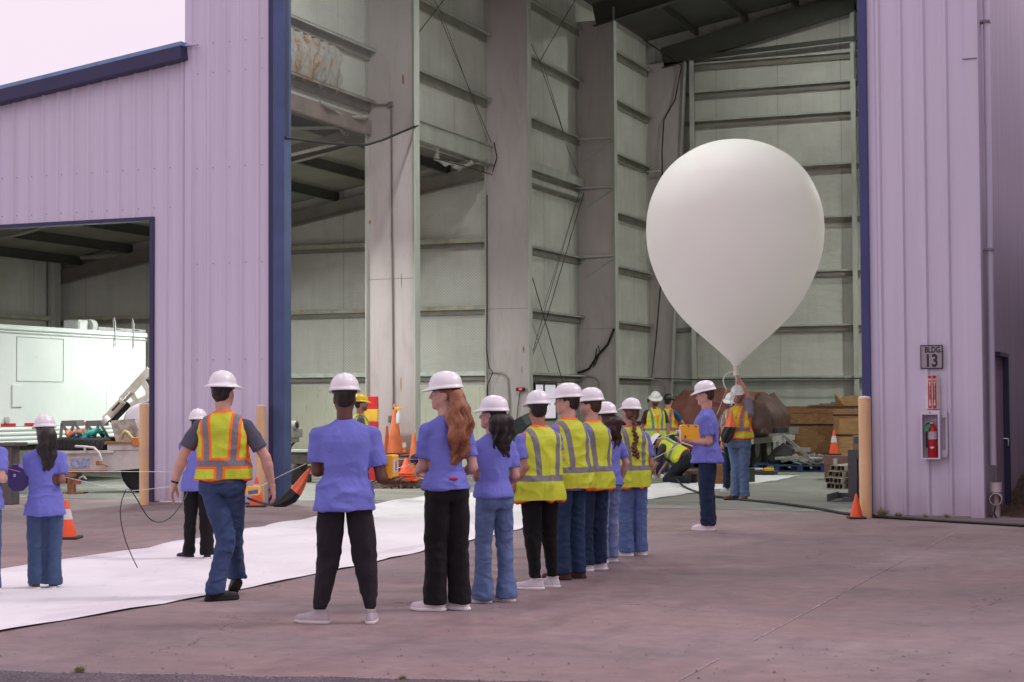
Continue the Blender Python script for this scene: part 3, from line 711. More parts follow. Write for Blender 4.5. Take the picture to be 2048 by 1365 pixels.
# pale joint sealant lines, chipped
jm = mat('joint_sealant', (.40, .33, .33), .8, .5, 8, coord='World', stain=(.16, .11, .11), stamt=1.0)
jb = MB(); random.seed(4)
def joint(a, b, w, gap=.12):
    a = Vector((*a, 0)); b = Vector((*b, 0)); L_ = (b-a).length; d = (b-a)/L_; x = d.cross(Vector((0, 0, 1))); t_ = 0
    while t_ < L_:
        l = random.uniform(.25, .9)
        if random.random() > gap:
            p = a+d*t_; q = a+d*min(L_, t_+l); w1 = w*random.uniform(.4, 1.1)
            jb.add([p-x*w1+Vector((0, 0, .004)), p+x*w1+Vector((0, 0, .004)), q+x*w1+Vector((0, 0, .004)), q-x*w1+Vector((0, 0, .004))], [(0, 1, 2, 3)], jm)
        t_ += l
joint((-2.76, 23.6), (-2.77, 6), .006, .2); joint((-1.9, 15.9), (2, 16.1), .008); joint((-14.46, 20.44), (-14.8, 22.39), .009, .2); joint((-19.5, 24.6), (-15.9, 24.5), .010, .1)
joint((-8.2, 24.83), (-4.4, 24.36), .014, .25)
T(jb.build('expansion_joint'), kind='structure')
# gravel strip along the bottom of the frame
gt = NT('gravel_bed'); co = gt.coord('World'); v = gt.N('ShaderNodeTexVoronoi', Scale=38.0); gt.L(co, v.inputs['Vector'])
gt.base(gt.mix(.65, gt.ramp(gt.noise(co, 3, 3), (.3, (.14, .11, .13)), (.7, (.24, .19, .22))), gt.ramp(v.outputs['Distance'], (0.0, 1.0), (.6, .35)), 'MULTIPLY')); gt.rough(.9); gt.bump(v.outputs['Distance'], 1.0, .03)
p0, p1 = g(-60, 1344)[:2], g(780, 1360)[:2]; d = (p1-p0)/np.linalg.norm(p1-p0); A = p0-d*8; 
ed = []; rr = np.random.RandomState(3)
for i in range(80):
    q = A+d*(i*.2); ed.append((q[0]+rr.uniform(-.02, .02), q[1]+rr.uniform(-.04, .04)))
gb = MB()
for i in range(79): gb.add([(*ed[i], .006), (*ed[i+1], .006), (ed[i+1][0]+.6, ed[i+1][1]-4, .006), (ed[i][0]+.6, ed[i][1]-4, .006)], [(0, 3, 2, 1)], gt.m)
T(gb.build('gravel_strip'), kind='structure')
st = MB(); sm1 = mat('gravel_stone', (.22, .19, .21), .85, .5, 30, coord='World')
def stone(c, r):
    vs = []; a0 = rr.rand()*6
    for k in range(5): a = a0+k*PI*2/5; vs.append((c[0]+math.cos(a)*r*rr.uniform(.7, 1.2), c[1]+math.sin(a)*r*rr.uniform(.7, 1.2), 0.004))
    vs.append((c[0]+rr.uniform(-.3, .3)*r, c[1]+rr.uniform(-.3, .3)*r, r*rr.uniform(.7, 1.2))); st.add(vs, [(k, (k+1) % 5, 5) for k in range(5)], sm1)
for i in range(3200):
    k = rr.rand()*78; q = A+d*(k*.2); off = rr.rand()**1.5*1.0-.05 if i % 9 else -rr.rand()**2*1.6; stone((q[0]+.15*off, q[1]-off), rr.uniform(.005, .014))
for i in range(500): q = g(rr.uniform(-20, 2060), rr.uniform(1080, 1360)); stone(q, rr.uniform(.004, .010))
T(st.build('loose_gravel', fixn=False), 'loose grey gravel and pebbles strewn over the concrete at the front edge', 'gravel', kind='stuff')
# dirt bank at the right
db = MB(); dm = mat('dirt', (.085, .05, .035), .95, .5, 3, 1.0, 30, coord='World', stain=(.05, .055, .02), stamt=.8, bdist=.03)
vs = []; nx_, ny_ = 40, 50
for j in range(ny_+1):
    for i in range(nx_+1):
        x = XR+.03+i*.12; y = 24.0+j*.22; z = max(0, min(1.4, (y-24.15)*.10+(x-XR-.35)*.35*min(1, max(0, (y-24)/1.2))))*min(1, (y-24)/.6)
        vs.append((x, y, z+.03*math.sin(x*9+y*4)*min(1, (y-24))+.02*rr.rand()*(j > 0)))
db.add(vs, [(j*(nx_+1)+i, j*(nx_+1)+i+1, (j+1)*(nx_+1)+i+1, (j+1)*(nx_+1)+i) for j in range(ny_) for i in range(nx_)], dm, True)
T(db.build('dirt_bank'), kind='structure')
gr = MB(); gm = mat('dry_grass', (.10, .075, .03), .9, .5, 9, coord='World')
for i in range(2600):
    x = XR+.1+rr.rand()*1.8; y = 24.3+rr.rand()*6; z = max(0, min(1.4, (y-24.15)*.10+(x-XR-.35)*.35*min(1, max(0, (y-24)/1.2))))*min(1, (y-24)/.6)
    a = rr.rand()*6.3; h = rr.uniform(.03, .11); w_ = .006; dx, dy = math.cos(a), math.sin(a)
    gr.add([(x-dy*w_, y+dx*w_, z), (x+dy*w_, y-dx*w_, z), (x+dx*h*.5, y+dy*h*.5, z+h)], [(0, 1, 2)], gm)
T(gr.build('grass', fixn=False), 'short dry brown grass on the dirt bank beside the right wall', 'grass', kind='stuff')
# ---------------------------------------------------------------- wall cladding
def wall_mat(name, c, streak=.12):
    t = NT(name); co = t.coord('World', (3.2, 3.2, .12)); n1 = t.noise(co, 1.6, 5, .6); n2 = t.noise(t.coord('World'), .35, 3)
    base = t.ramp(n1, (.25, scl(c, 1-streak)), (.6, c), (.8, scl(c, 1+streak*.5))); base = t.mix(t.ramp(n2, (.3, .22), (.7, 0.0)), base, (c[0]*.95, c[1]*.82, c[2]*.9))
    z = t.n.new('ShaderNodeSeparateXYZ'); t.L(t.coord('World'), z.inputs[0])
    dirt = t.math('MULTIPLY', t.ramp(z.outputs[2], (0.0, .75), (.55, 0.0)), t.ramp(t.noise(t.coord('World', (6, 6, 1.2)), 1, 4), (.3, .25), (.7, 1.0)))
    base = t.mix(dirt, base, (c[0]*.60, c[1]*.48, c[2]*.48)); t.base(base); t.rough(.42); t.b.inputs['Specular IOR Level'].default_value = .45
    t.bump(t.noise(t.coord('World', (.7, .7, .5)), 1.6, 3), .22, .03); return t.m
M_WALL = wall_mat('panel_lavender', (.66, .622, .75)); M_WALLR = M_WALL
M_BLUE = mat('trim_blue', (.035, .045, .16), .4, .1, 2, coord='World'); M_BLUE2 = mat('trim_blue_dusty', (.052, .085, .20), .45, .15, 2, coord='World')
M_DKPURP = mat('trim_navy', (.024, .024, .085), .45, .1, 2, coord='World')  # navy trim paint on fascia and door edges
def m_liner(name, c, dark=.5, pitch=.062, ty=0):
    """white faced insulation behind hexagonal netting"""
    t = NT(name); ps = t.n.new('ShaderNodeSeparateXYZ'); t.L(t.coord('World'), ps.inputs[0]); u = t.math('ADD', ps.outputs[0], ps.outputs[1]); v = t.math('MULTIPLY', ps.outputs[2], 1.15)
    k = PI/pitch; a = t.math('ABSOLUTE', t.math('SINE', t.math('MULTIPLY', t.math('ADD', u, v), k))); b = t.math('ABSOLUTE', t.math('SINE', t.math('MULTIPLY', t.math('SUBTRACT', u, v), k)))
    ln = t.math('MINIMUM', a, b); f = t.ramp(ln, (.0, .8), (.30, .05))
    co = t.coord('World'); n1 = t.noise(co, .6, 5, .6); n2 = t.noise(t.coord('World', (4, 4, .5)), 1, 4); base = t.ramp(n1, (.3, scl(c, .78)), (.65, c))
    base = t.mix(t.ramp(n2, (.5, 0.0), (.75, .3)), base, (c[0]*.6, c[1]*.55, c[2]*.45))
    sx = t.math('FRACT', t.math('DIVIDE', u, 1.83)); seam = t.math('LESS_THAN', t.math('ABSOLUTE', t.math('SUBTRACT', sx, .5)), .009); base = t.mix(t.math('MULTIPLY', seam, .5), base, scl(c, .45))
    base = t.mix(t.math('MULTIPLY', f, dark), base, scl(c, .22)); t.base(base); t.rough(.75)
    soft = t.noise(t.coord('World', (1.2, 1.2, 3)), 1.5, 3); t.bump(soft, .5, .05); return t.m
M_LINER = m_liner('insulation_netting', (.72, .71, .66), .75, .08); M_LINERS = m_liner('insulation_netting_side', (.72, .71, .67), .65, .07)
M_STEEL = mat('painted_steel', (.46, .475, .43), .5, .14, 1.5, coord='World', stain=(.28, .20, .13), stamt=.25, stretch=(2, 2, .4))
M_STEELD = mat('painted_steel_dark', (.23, .22, .195), .6, .2, 2, coord='World', stain=(.30, .16, .06), stamt=.35)  # darker steel for girt webs, undersides and rafters
M_COL = mat('column_paint', (.50, .445, .44), .5, .08, .8, coord='World', stain=(.26, .20, .16), stamt=.25, stretch=(2, 2, .5))
M_ROOF = mat('roof_liner', (.085, .085, .078), .8, .2, .8, coord='World')
M_PURLIN = mat('purlin_paint', (.06, .06, .05), .6, .15, 2, coord='World')
t = NT('plywood_cream'); co = t.coord('World'); n1 = t.noise(t.coord('World', (9, 9, 1.2)), 1.3, 5, .7, .4); n2 = t.noise(t.coord('World', (28, 28, 2.2)), 1.0, 4, .7)
c = t.ramp(t.noise(co, .7, 4), (.3, (.52, .53, .42)), (.7, (.66, .66, .54))); c = t.mix(t.ramp(n2, (.60, 0.0), (.68, .75)), c, (.14, .13, .11)); c = t.mix(t.ramp(n1, (.6, 0.0), (.7, .3)), c, (.3, .26, .2))
t.base(c); t.rough(.7); M_PLY = t.m
hangar = thing('hangar', 'tall lavender metal hangar with blue trim, open door bays and green-grey lined interior', 'building', (-9, YF, 0))
HL = Vector((-9, YF, 0))
def part(mb, name, label=None, parent=None, fixn=True):
    mb.v = [tuple(Vector(v)-HL) for v in mb.v]; o = mb.build(name, parent or hangar, fixn=fixn)
    if label: o['label'] = label
    return o
def cladding(mb, a, b, z0f, z1f, out, m, pitch=.305, ph=0.0, depth=.032, minor=True, dents=False):
    """ribbed sheet from a to b (xy), outward normal out; z0f/z1f functions of distance"""
    a = Vector(a); b = Vector(b); L_ = (b-a).length; d = (b-a)/L_; o = Vector(out)
    prof = []; k = -1
    while True:
        x0 = ph+k*pitch; k += 1
        if x0 > L_+pitch: break
        pr = [(x0-.045, 0), (x0-.015, depth), (x0+.015, depth), (x0+.045, 0)]
        if minor: pr += [(x0+pitch*.32, 0), (x0+pitch*.345, .004), (x0+pitch*.37, 0), (x0+pitch*.64, 0), (x0+pitch*.665, .004), (x0+pitch*.69, 0)]
        prof += pr
    P = [(x, h) for x, h in prof if 0 < x < L_]; P = [(0, 0)]+P+[(L_, 0)]
    for i in range(len(P)-1):
        (x0, h0), (x1, h1) = P[i], P[i+1]; p = a+d*x0+o*h0; q = a+d*x1+o*h1
        za, zb, zc, zd = z0f(x0), z0f(x1), z1f(x0), z1f(x1)
        if zc-za < .01 and zd-zb < .01: continue
        mb.add([(p.x, p.y, za), (q.x, q.y, zb), (q.x, q.y, zd), (p.x, p.y, zc)], [(0, 1, 2, 3)], m)
XL0 = -27.3; rake = lambda X: 7.26+(X+15.21)*.127            # lean-to rake line
gable = lambda X: 13.2+(1.2)*(1-abs(X-RIDGE)/(XR-XS)*2)
# left tower (front wall between lean-to and door) and right tower
w = MB(); cladding(w, (-15.21, YF-.0), (-13.70, YF-.0), lambda s: 0.02, lambda s: gable(-15.21+s)-.1, (0, -1), M_WALL, ph=.08)
w.bb((-15.25, YF-.045, .02), (-15.12, YF+.03, 13.1), M_WALL); w.bb((-15.25, YF-.045, 7.5), (-15.21, YF+1, 13.1), M_WALL)
part(w, 'front_wall')
w = MB(); cladding(w, (XL0, YF), (-15.25, YF), lambda s: 4.66 if XL0+s < -15.90 else .02, lambda s: rake(XL0+s)+.06, (0, -1), M_WALL, ph=.08)
part(w, 'front_wall')
w = MB(); cladding(w, (-4.22, YF), (XR-.03, YF), lambda s: .02, lambda s: gable(-4.25+s)-.1, (0, -1), M_WALLR, ph=.14, minor=False, depth=.036)
w.bb((XR-.16, YF-.048, .0), (XR+.012, YF+.0, 13.1), M_WALLR); part(w, 'front_wall')
w = MB(); cladding(w, (-13.7, YF), (-4.22, YF), lambda s: 10.9, lambda s: gable(-13.7+s)-.1, (0, -1), M_WALL, ph=.08); part(w, 'front_wall')
# right side wall outside, finely ribbed
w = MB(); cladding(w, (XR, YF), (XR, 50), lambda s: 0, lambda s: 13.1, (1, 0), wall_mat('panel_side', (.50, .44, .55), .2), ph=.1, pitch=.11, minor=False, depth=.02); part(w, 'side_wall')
w = MB()
# trims
def trimbox(name, lo, hi, m, label=None):
    w = MB(); w.bb(lo, hi, m, .006); return part(w, name, label)
trimbox('door_trim', (-13.70, YF-.05, 0), (-13.60, YF+.02, 10.9), M_DKPURP); trimbox('door_trim', (-13.60, YF-.075, 0), (-13.40, YF+.16, 10.9), M_BLUE2, 'dusty blue door jamb trim')
trimbox('door_trim', (-4.34, YF-.065, 0), (-4.22, YF+.14, 10.9), M_BLUE); trimbox('door_trim', (-13.6, YF-.07, 10.72), (-4.25, YF+.1, 10.9), M_BLUE)
trimbox('door_trim', (-15.93, YF-.04, 0), (-15.85, YF+.18, 4.60), M_DKPURP); trimbox('door_trim', (XL0, YF-.04, 4.60), (-15.85, YF+.18, 4.66), M_DKPURP)
# rake fascia of the lean-to
w = MB(); a = Vector((XL0, YF-.11, rake(XL0)+.02)); b = Vector((-15.20, YF-.11, rake(-15.2)+.02)); w.beam(a, b, .28, .21, M_DKPURP); part(w, 'fascia')
w = MB(); w.beam(a+Vector((0, -.02, .14)), b+Vector((0, -.02, .14)), .22, .065, mat('gutter_blue', (.16, .28, .48), .35)); part(w, 'gutter')
w = MB(); w.bb((-15.21, YF-.12, 7.40), (-15.02, YF-.045, 7.425), M_WALL); part(w, 'flashing')
w = MB(); w.bb((-2.93, YF-.06, 6.2), (-2.735, YF-.048, 6.215), mat('seam_dark', (.2, .17, .22))); part(w, 'flashing')
# inner girt cleats on the outside: short dark screws
w = MB(); ms = mat('screw', (.08, .07, .09), .5)
for z in (.7, 2.3, 3.85, 5.4, 6.95, 7.43, 8.4, 10):
    for X in (-15.0, -14.7, -14.4, -14.1, -13.8, -4.05, -3.75, -3.45, -3.15): w.bb((X-.045, YF-.010, z-.006), (X-.033, YF+.0, z+.006), ms)
for X in np.arange(-26.9, -15.4, .305):
    for z in (4.8, 5.45): w.bb((X-.006+.06, YF-.010, z-.006), (X+.006+.06, YF, z+.006), ms)
part(w, 'screws')['label'] = 'small dark fixing screws in the wall panels'
# side wall interior liner (X=XS): bays 0-1 above header, 1-2 above header, 2-3, 3-4 full
def vpanel(X, y0, y1, z0, z1, m):
    w = MB(); w.bb((X-.06, y0, z0), (X, y1, z1), m); return w
part(vpanel(XS, 24.0, COLY[1], 7.15, 12.3, M_LINERS), 'inner_lining'); part(vpanel(XS, COLY[1], COLY[2], 7.0, 12.3, M_LINERS), 'inner_lining')
part(vpanel(XS, COLY[2], COLY[3], 0, 12.3, M_LINERS), 'inner_lining'); part(vpanel(XS, COLY[3], 48.8, 0, 12.3, M_LINERS), 'inner_lining')
w = MB(); w.bb((XS-.08, 48.75, 2.27), (XR, 48.82, 13.4), M_LINER); part(w, 'back_wall')
w = MB(); w.bb((XS-.08, 48.74, 0), (XR, 48.82, 2.27), mat('wainscot_metal', (.50, .52, .47), .6, .1, 1, coord='World', stretch=(3, 3, .3))); part(w, 'wainscot')
w = MB(); w.bb((XR-.10, 24.0, 0), (XR-.04, 48.8, 13.1), M_LINER); part(w, 'side_wall')
# roof of the tall hall
w = MB()
for (xa, za, xb, zb) in ((XS-.1, 12.35, RIDGE, 13.45), (RIDGE, 13.45, XR, 12.35)):
    w.add([(xa, YF+.03, za), (xb, YF+.03, zb), (xb, 48.9, zb), (xa, 48.9, za), (xa, YF+.03, za+.1), (xb, YF+.03, zb+.1), (xb, 48.9, zb+.1), (xa, 48.9, za+.1)], [(0, 1, 2, 3), (4, 5, 6, 7), (0, 1, 5, 4), (1, 2, 6, 5), (2, 3, 7, 6), (3, 0, 4, 7)], M_ROOF)
rf = part(w, 'roof')
for X in (-13.6, -12.1, -10.6, -7.2, -5.7, -4.2):
    z = 13.45-abs(X-RIDGE)*1.1/6.18-.13; w = MB(); w.bb((X-.035, 24, z-.11), (X+.035, 48.7, z+.10), M_PURLIN); part(w, 'purlin', parent=rf)
def col_i(w, X0, X1, y, z0, z1, m, fl=.24, taper=None):
    xt = taper if taper else X1
    w.add([(X0, y-.011, z0), (X1, y-.011, z0), (xt, y-.011, z1), (X0, y-.011, z1), (X0, y+.011, z0), (X1, y+.011, z0), (xt, y+.011, z1), (X0, y+.011, z1)], [(0, 1, 2, 3), (4, 5, 6, 7), (0, 1, 5, 4), (1, 2, 6, 5), (2, 3, 7, 6), (3, 0, 4, 7)], m)
for i, y in enumerate(COLY):
    w = MB(); x1 = XW if i < 4 else -14.50; col_i(w, XS, x1, y, 0, 11.6, M_COL, taper=XW if i < 4 else -13.9); part(w, 'column_web')
    w = MB()
    if i < 4: w.bb((x1, y-.12, 0), (x1+.02, y+.12, 11.9), M_STEEL)
    else: w.beam((x1, y, 0), (-13.9, y, 11.6), .24, .02, M_STEEL, (1, 0, 0))
    part(w, 'column_flange')
    w = MB(); w.bb((XS, y-.12, 0), (XS+.02, y+.12, 12.2), M_STEEL); part(w, 'column_flange')
    # rafters
    for sg in (-1, 1):
        w = MB(); xa = RIDGE+sg*(XR-XS)/2*(-1); xa = XS if sg < 0 else XR
        w.beam((xa+(.5 if sg < 0 else -.5), y, 11.75), (RIDGE, y, 12.95), .022, .62, M_PURLIN); w.beam((xa+(.5 if sg < 0 else -.5), y, 11.44), (RIDGE, y, 12.64), .24, .02, M_PURLIN)
        part(w, 'rafter')
    if i:
        w = MB(); w.bb((XR-1.1, y-.011, 0), (XR-.1, y+.011, 11.6), M_COL); w.bb((XR-1.12, y-.12, 0), (XR-1.1, y+.12, 11.6), M_STEEL); part(w, 'column_web')
# girts: Z sections on the side wall
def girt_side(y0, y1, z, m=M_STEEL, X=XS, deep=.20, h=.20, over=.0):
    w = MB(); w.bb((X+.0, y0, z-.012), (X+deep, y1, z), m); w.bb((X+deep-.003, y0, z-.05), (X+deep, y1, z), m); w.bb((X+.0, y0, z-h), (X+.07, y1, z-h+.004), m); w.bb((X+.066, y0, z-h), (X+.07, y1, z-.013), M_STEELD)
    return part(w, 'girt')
for k, (y0, y1) in enumerate(((24.05, COLY[1]+.3), (COLY[1]+.05, COLY[2]-.1), (COLY[2]+.05, COLY[3]+.4), (COLY[3]+.05, 48.4))):
    for z in (8.52, 10.02, 11.4): girt_side(y0, y1, z)
    if k == 0: girt_side(y0, y1, 7.50, mat('girt_rusty', (.36, .33, .29), .7, .3, 3, coord='World', stain=(.40, .13, .02), stamt=.9))
    if k == 1: pass
    if k >= 2:
        for z in (5.38, 3.84): girt_side(y0, y1, z)
        girt_side(y0, y1, 2.31, mat('girt_pale', (.55, .55, .50), .5), deep=.22)
    if k == 3: girt_side(y0, y1, 6.88)
w = MB(); w.bb((XS, COLY[1]+.05, 7.03), (XS+.16, COLY[2]-.05, 7.42), M_STEEL); w.bb((XS, COLY[1]+.05, 7.425), (XS+.22, COLY[2]-.05, 7.44), M_STEEL); w.bb((XS, COLY[1], 6.99), (XS+.22, COLY[2], 7.02), M_STEELD); part(w, 'header_beam')
w = MB(); w.bb((XS, COLY[2]+.05, 7.22), (XS+.20, COLY[3]+.4, 7.44), M_STEEL); w.bb((XS, COLY[2]+.05, 6.90), (XS+.20, COLY[3]+.4, 7.02), M_STEEL); w.bb((XS, COLY[2]+.05, 6.82), (XS+.03, COLY[3]+.3, 7.2), M_STEELD); part(w, 'header_beam')
w = MB(); w.bb((XS-.02, 24.0, 6.85), (XS+.10, COLY[1]-.02, 7.14), mat('band_brown', (.30, .23, .21), .7, .2, 2, coord='World')); part(w, 'header_beam')
# torn insulation hanging in the first bay, brown streaks
tm_ = NT('torn_insulation'); co = tm_.coord('World', (2.6, 2.6, .9)); n1 = tm_.noise(co, 1.6, 6, .6, .8)
tm_.base(tm_.ramp(n1, (.35, (.28, .27, .26)), (.5, (.50, .48, .46)), (.60, (.45, .34, .27)), (.66, (.36, .12, .03)), (.72, (.42, .40, .38)))); tm_.rough(.95); tm_.bump(n1, .8, .08)
w = MB(); vs = []; nn = 26
for j in range(15):
    for i in range(nn+1):
        y = 26.2+i*2.55/nn; z = 8.33-(j/14)*(.86+.08*math.sin(i*1.1)) ; vs.append((XS+.05+.07*math.sin(j/14*PI)+.03*math.sin(i*1.9+j*.8)+.02*rr.rand(), y+.03*math.sin(j*.7), z))
w.add(vs, [(j*(nn+1)+i, j*(nn+1)+i+1, (j+1)*(nn+1)+i+1, (j+1)*(nn+1)+i) for j in range(14) for i in range(nn)], tm_.m, True); part(w, 'torn_insulation', 'rust-stained torn insulation sheet sagging between two girts')
ti = mat('fibre_scrap', (.42, .40, .37), .9, .3, 20, coord='World')
for (pa, pb, wd) in (((865, 285), (890, 330), .16), ((888, 325), (975, 318), .10), ((905, 332), (940, 322), .14), ((640, 205), (735, 235), .12)):
    w = MB(); A_ = on(*pa, 0, XS+.1); B_ = on(*pb, 0, XS+.1); pts = [lerp(A_, B_, q)+np.array((.06*math.sin(q*9), 0, -.10*math.sin(q*PI))) for q in np.linspace(0, 1, 9)]
    w.tube(pts, [wd*.3*(1+.6*math.sin(k*2.1)) for k in range(9)], ti, 7); part(w, 'fibre_scrap')
# sag rods / cross bracing
M_ROD = mat('rod_dark', (.10, .10, .095), .6)
rods = [((877, 28), (983, 287), .010), ((884, 28), (975, 283), .007), ((838, 65), (905, -22), .012), ((868, 0), (884, 28), .010), ((1062, 88), (1085, 135), .009), ((1080, 122), (1150, 0), .012), ((1082, 135), (1127, 266), .010), ((1088, 135), (1128, 268), .008), ((1132, 290), (1157, 350), .011), ((1168, 385), (1094, 635), .013), ((1160, 380), (1062, 716), .009), ((1150, 412), (1086, 618), .006), ((1064, 553), (1126, 766), .014), ((1064, 645), (1098, 745), .006), ((1094, 635), (1062, 720), .010)]
for pa, pb, r in rods:
    w = MB(); A_ = on(*pa, 0, XS+.24); B_ = on(*pb, 0, XS+.24); w.tube([A_, B_], r, M_ROD, 6); part(w, 'brace_rod')
# flange braces at columns 2 & 3
for k, z in ((3, 7.20), (3, 5.40), (3, 8.48), (4, 8.4), (4, 5.3)):
    w = MB(); y = COLY[k]-.03; x1 = XW if k == 3 else -14.25; w.beam((XS+.2, y, z-.55), (x1, y-.02, z-.02), .03, .05, M_STEEL); w.beam((XS, y-.2, z-.02), (x1, y-.02, z), .03, .05, M_STEEL); part(w, 'flange_brace')
# back wall girts and posts
for z in (10.72, 9.86, 8.37, 6.86, 5.33, 3.78, 11.55):
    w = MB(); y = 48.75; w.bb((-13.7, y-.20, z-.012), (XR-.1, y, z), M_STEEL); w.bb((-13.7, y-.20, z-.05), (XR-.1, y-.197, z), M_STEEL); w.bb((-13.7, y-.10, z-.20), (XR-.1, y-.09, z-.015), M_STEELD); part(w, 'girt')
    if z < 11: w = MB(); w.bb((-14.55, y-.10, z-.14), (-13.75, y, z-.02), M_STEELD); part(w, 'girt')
w = MB(); w.bb((XS, 48.52, 2.20), (XR-.1, 48.75, 2.31), mat('girt_grey', (.40, .42, .39), .5, coord='World')); part(w, 'girt')
for X, z0, z1 in ((-13.72, 8.0, 12), (-9.0, 0, 13), (-5.6, 0, 12.5)):
    w = MB(); w.bb((X-.07, 48.45, 0), (X+.07, 48.47, z1), M_STEEL); w.bb((X-.01, 48.47, 0), (X+.01, 48.75, z1), M_STEELD); part(w, 'wind_post')
# gable bottom truss and electric drop
w = MB(); w.beam((-14.0, 48.4, 11.66), (RIDGE, 48.4, 11.85), .1, .12, M_PURLIN); w.beam((RIDGE, 48.4, 11.85), (XR, 48.4, 11.66), .1, .12, M_PURLIN); part(w, 'tie_beam')
w = MB(); w.tube([on(1708, 100, 1, 48.3), on(1709, 158, 1, 48.3)], .015, M_ROD, 6); w.tube([on(1708, 0, 1, 48.3), on(1708, 98, 1, 48.3)], .01, M_ROD, 6); part(w, 'conduit')
# ---------------------------------------------------------------- lean-to interior
w = MB(); w.bb((-27.1, 36.22, 2.0), (XS, 36.28, 7.3), M_LINER); part(w, 'back_wall')
w = MB(); w.bb((-27.1, 36.20, 0), (XS, 36.27, 2.0), M_PLY); w.bb((-27.1, 36.16, 0), (XS, 36.20, .12), mat('sill_brown', (.12, .09, .07), .8)); part(w, 'wainscot', 'cream painted plywood covered in dark scratches')
w = MB(); w.bb((-27.1, 24.0, 2.0), (-27.02, 36.3, 5.6), M_LINER); w.bb((-27.1, 24.0, 0), (-27.0, 36.3, 2.0), M_PLY); part(w, 'side_wall')
lz = lambda X: 7.30+(X+15.1)*.175
w = MB(); w.add([(-27.2, YF+.03, lz(-27.2)), (XS, YF+.03, lz(XS)), (XS, 36.4, lz(XS)), (-27.2, 36.4, lz(-27.2)), (-27.2, YF+.03, lz(-27.2)+.08), (XS, YF+.03, lz(XS)+.08), (XS, 36.4, lz(XS)+.08), (-27.2, 36.4, lz(-27.2)+.08)], [(0, 1, 2, 3), (4, 5, 6, 7), (0, 1, 5, 4), (1, 2, 6, 5), (2, 3, 7, 6), (3, 0, 4, 7)], mat('leanto_roof_liner', (.27, .255, .21), .8, .15, 1, coord='World'))
rf2 = part(w, 'roof')
for X in np.arange(-26.2, -15.4, 1.45):
    w = MB(); z = lz(X)-.02; w.bb((X-.012, 24, z-.22), (X+.012, 36.2, z), M_PURLIN); w.bb((X-.012, 24, z-.235), (X+.07, 36.2, z-.221), M_PURLIN); part(w, 'purlin', parent=rf2)
for y in (24.3, 30.07, 36.0):
    w = MB(); w.beam((-27, y, lz(-27)-.42), (XS-.02, y, lz(XS)-.42), .02, .34, M_STEELD); w.beam((-27, y, lz(-27)-.60), (XS-.02, y, lz(XS)-.60), .18, .015, M_STEELD)
    part(w, 'rafter')
for (pa, pb) in (((662, 232), (697, 278)), ((571, 313), (735, 274)), ((571, 258), (700, 255))):
    w = MB(); A_ = on(*pa, 0, XS-.5); B_ = on(*pb, 0, XS-.5); w.beam(A_, B_, .03, .06, M_STEEL); part(w, 'roof_brace')
for z in (5.36, 3.82, 2.31):
    mm_ = mat('girt_stained', (.42, .42, .36), .6, .2, 3, coord='World', stain=(.40, .26, .05), stamt=.7) if z > 3 else mat('girt_mint', (.60, .66, .60), .45, coord='World')
    y = 36.22; w = MB(); w.bb((-27, y-.20, z-.02), (XS-.02, y, z), mm_); w.bb((-27, y-.20, z-.10), (XS-.02, y-.195, z-.0205), mm_); w.bb((-27, y-.12, z-.2), (XS-.02, y-.115, z-.021), M_STEELD); part(w, 'girt')
    w = MB(); w.bb((-27.02, 24.2, z-.02), (-26.82, 36, z), mm_); w.bb((-26.85, 24.2, z-.10), (-26.82, 36, z-.021), mm_); part(w, 'girt')
w = MB(); w.bb((-26.95, 35.75, 0), (-26.85, 36.05, 5.3), M_STEEL); w.bb((-27.0, 35.88, 0), (-26.7, 35.92, 5.3), M_STEEL); part(w, 'post')
w = MB(); w.bb((-27.0, 29.9, 0), (-26.7, 30.1, 5.2), M_STEEL); part(w, 'post')
# netting hung in front of the first bay, with its black edge cable
t = NT('bird_netting'); ps = t.n.new('ShaderNodeSeparateXYZ'); t.L(t.coord('World'), ps.inputs[0]); u = t.math('MULTIPLY', ps.outputs[1], 1.0); v = ps.outputs[2]; k = PI/.045
a = t.math('ABSOLUTE', t.math('SINE', t.math('MULTIPLY', t.math('ADD', u, v), k))); b = t.math('ABSOLUTE', t.math('SINE', t.math('MULTIPLY', t.math('SUBTRACT', u, v), k)))
al = t.ramp(t.math('MINIMUM', a, b), (.16, .9), (.40, .14)); t.base((.04, .032, .034)); t.L(al, t.b.inputs['Alpha']); t.rough(.9)
cable = [on(571, 278, 0, -13.5), None]
def netpt(px, py):
    # vertical plane through the jamb (X -13.42,Y 24.1) and column 1 flange (X -14.03,Y 29.95)
    n_ = np.array((29.95-24.1, 14.03-13.42, 0.0)); d_ = ray(px, py); q = np.array((-13.42, 24.1, 0)); tt = ((q-C0) @ n_)/(d_ @ n_); return C0+d_*tt
bot = [netpt(x, y) for x, y in ((571, 276), (610, 281), (655, 287), (700, 290), (735, 290), (765, 281), (800, 266), (837, 251))]
w = MB(); vs = [tuple(p) for p in bot]+[(p[0], p[1], 12.0) for p in bot]; nb = len(bot)
w.add(vs, [(i, i+1, nb+i+1, nb+i) for i in range(nb-1)], t.m); nt_o = part(w, 'netting', 'fine dark bird netting hung across the first bay')
w = MB(); w.tube(bot, .022, mat('cable_black', (.012, .011, .012), .6), 7); part(w, 'netting_cable', parent=nt_o)
w = MB(); w.tube([on(x, y, 0, XS+.3) for x, y in ((838, 312), (880, 320), (930, 333), (985, 350))], .012, MATS['cable_black'], 6)
w.tube([on(x, y, 0, XS+.3) for x, y in ((988, 285), (994, 315), (985, 345))], .014, MATS['cable_black'], 6); part(w, 'cable')
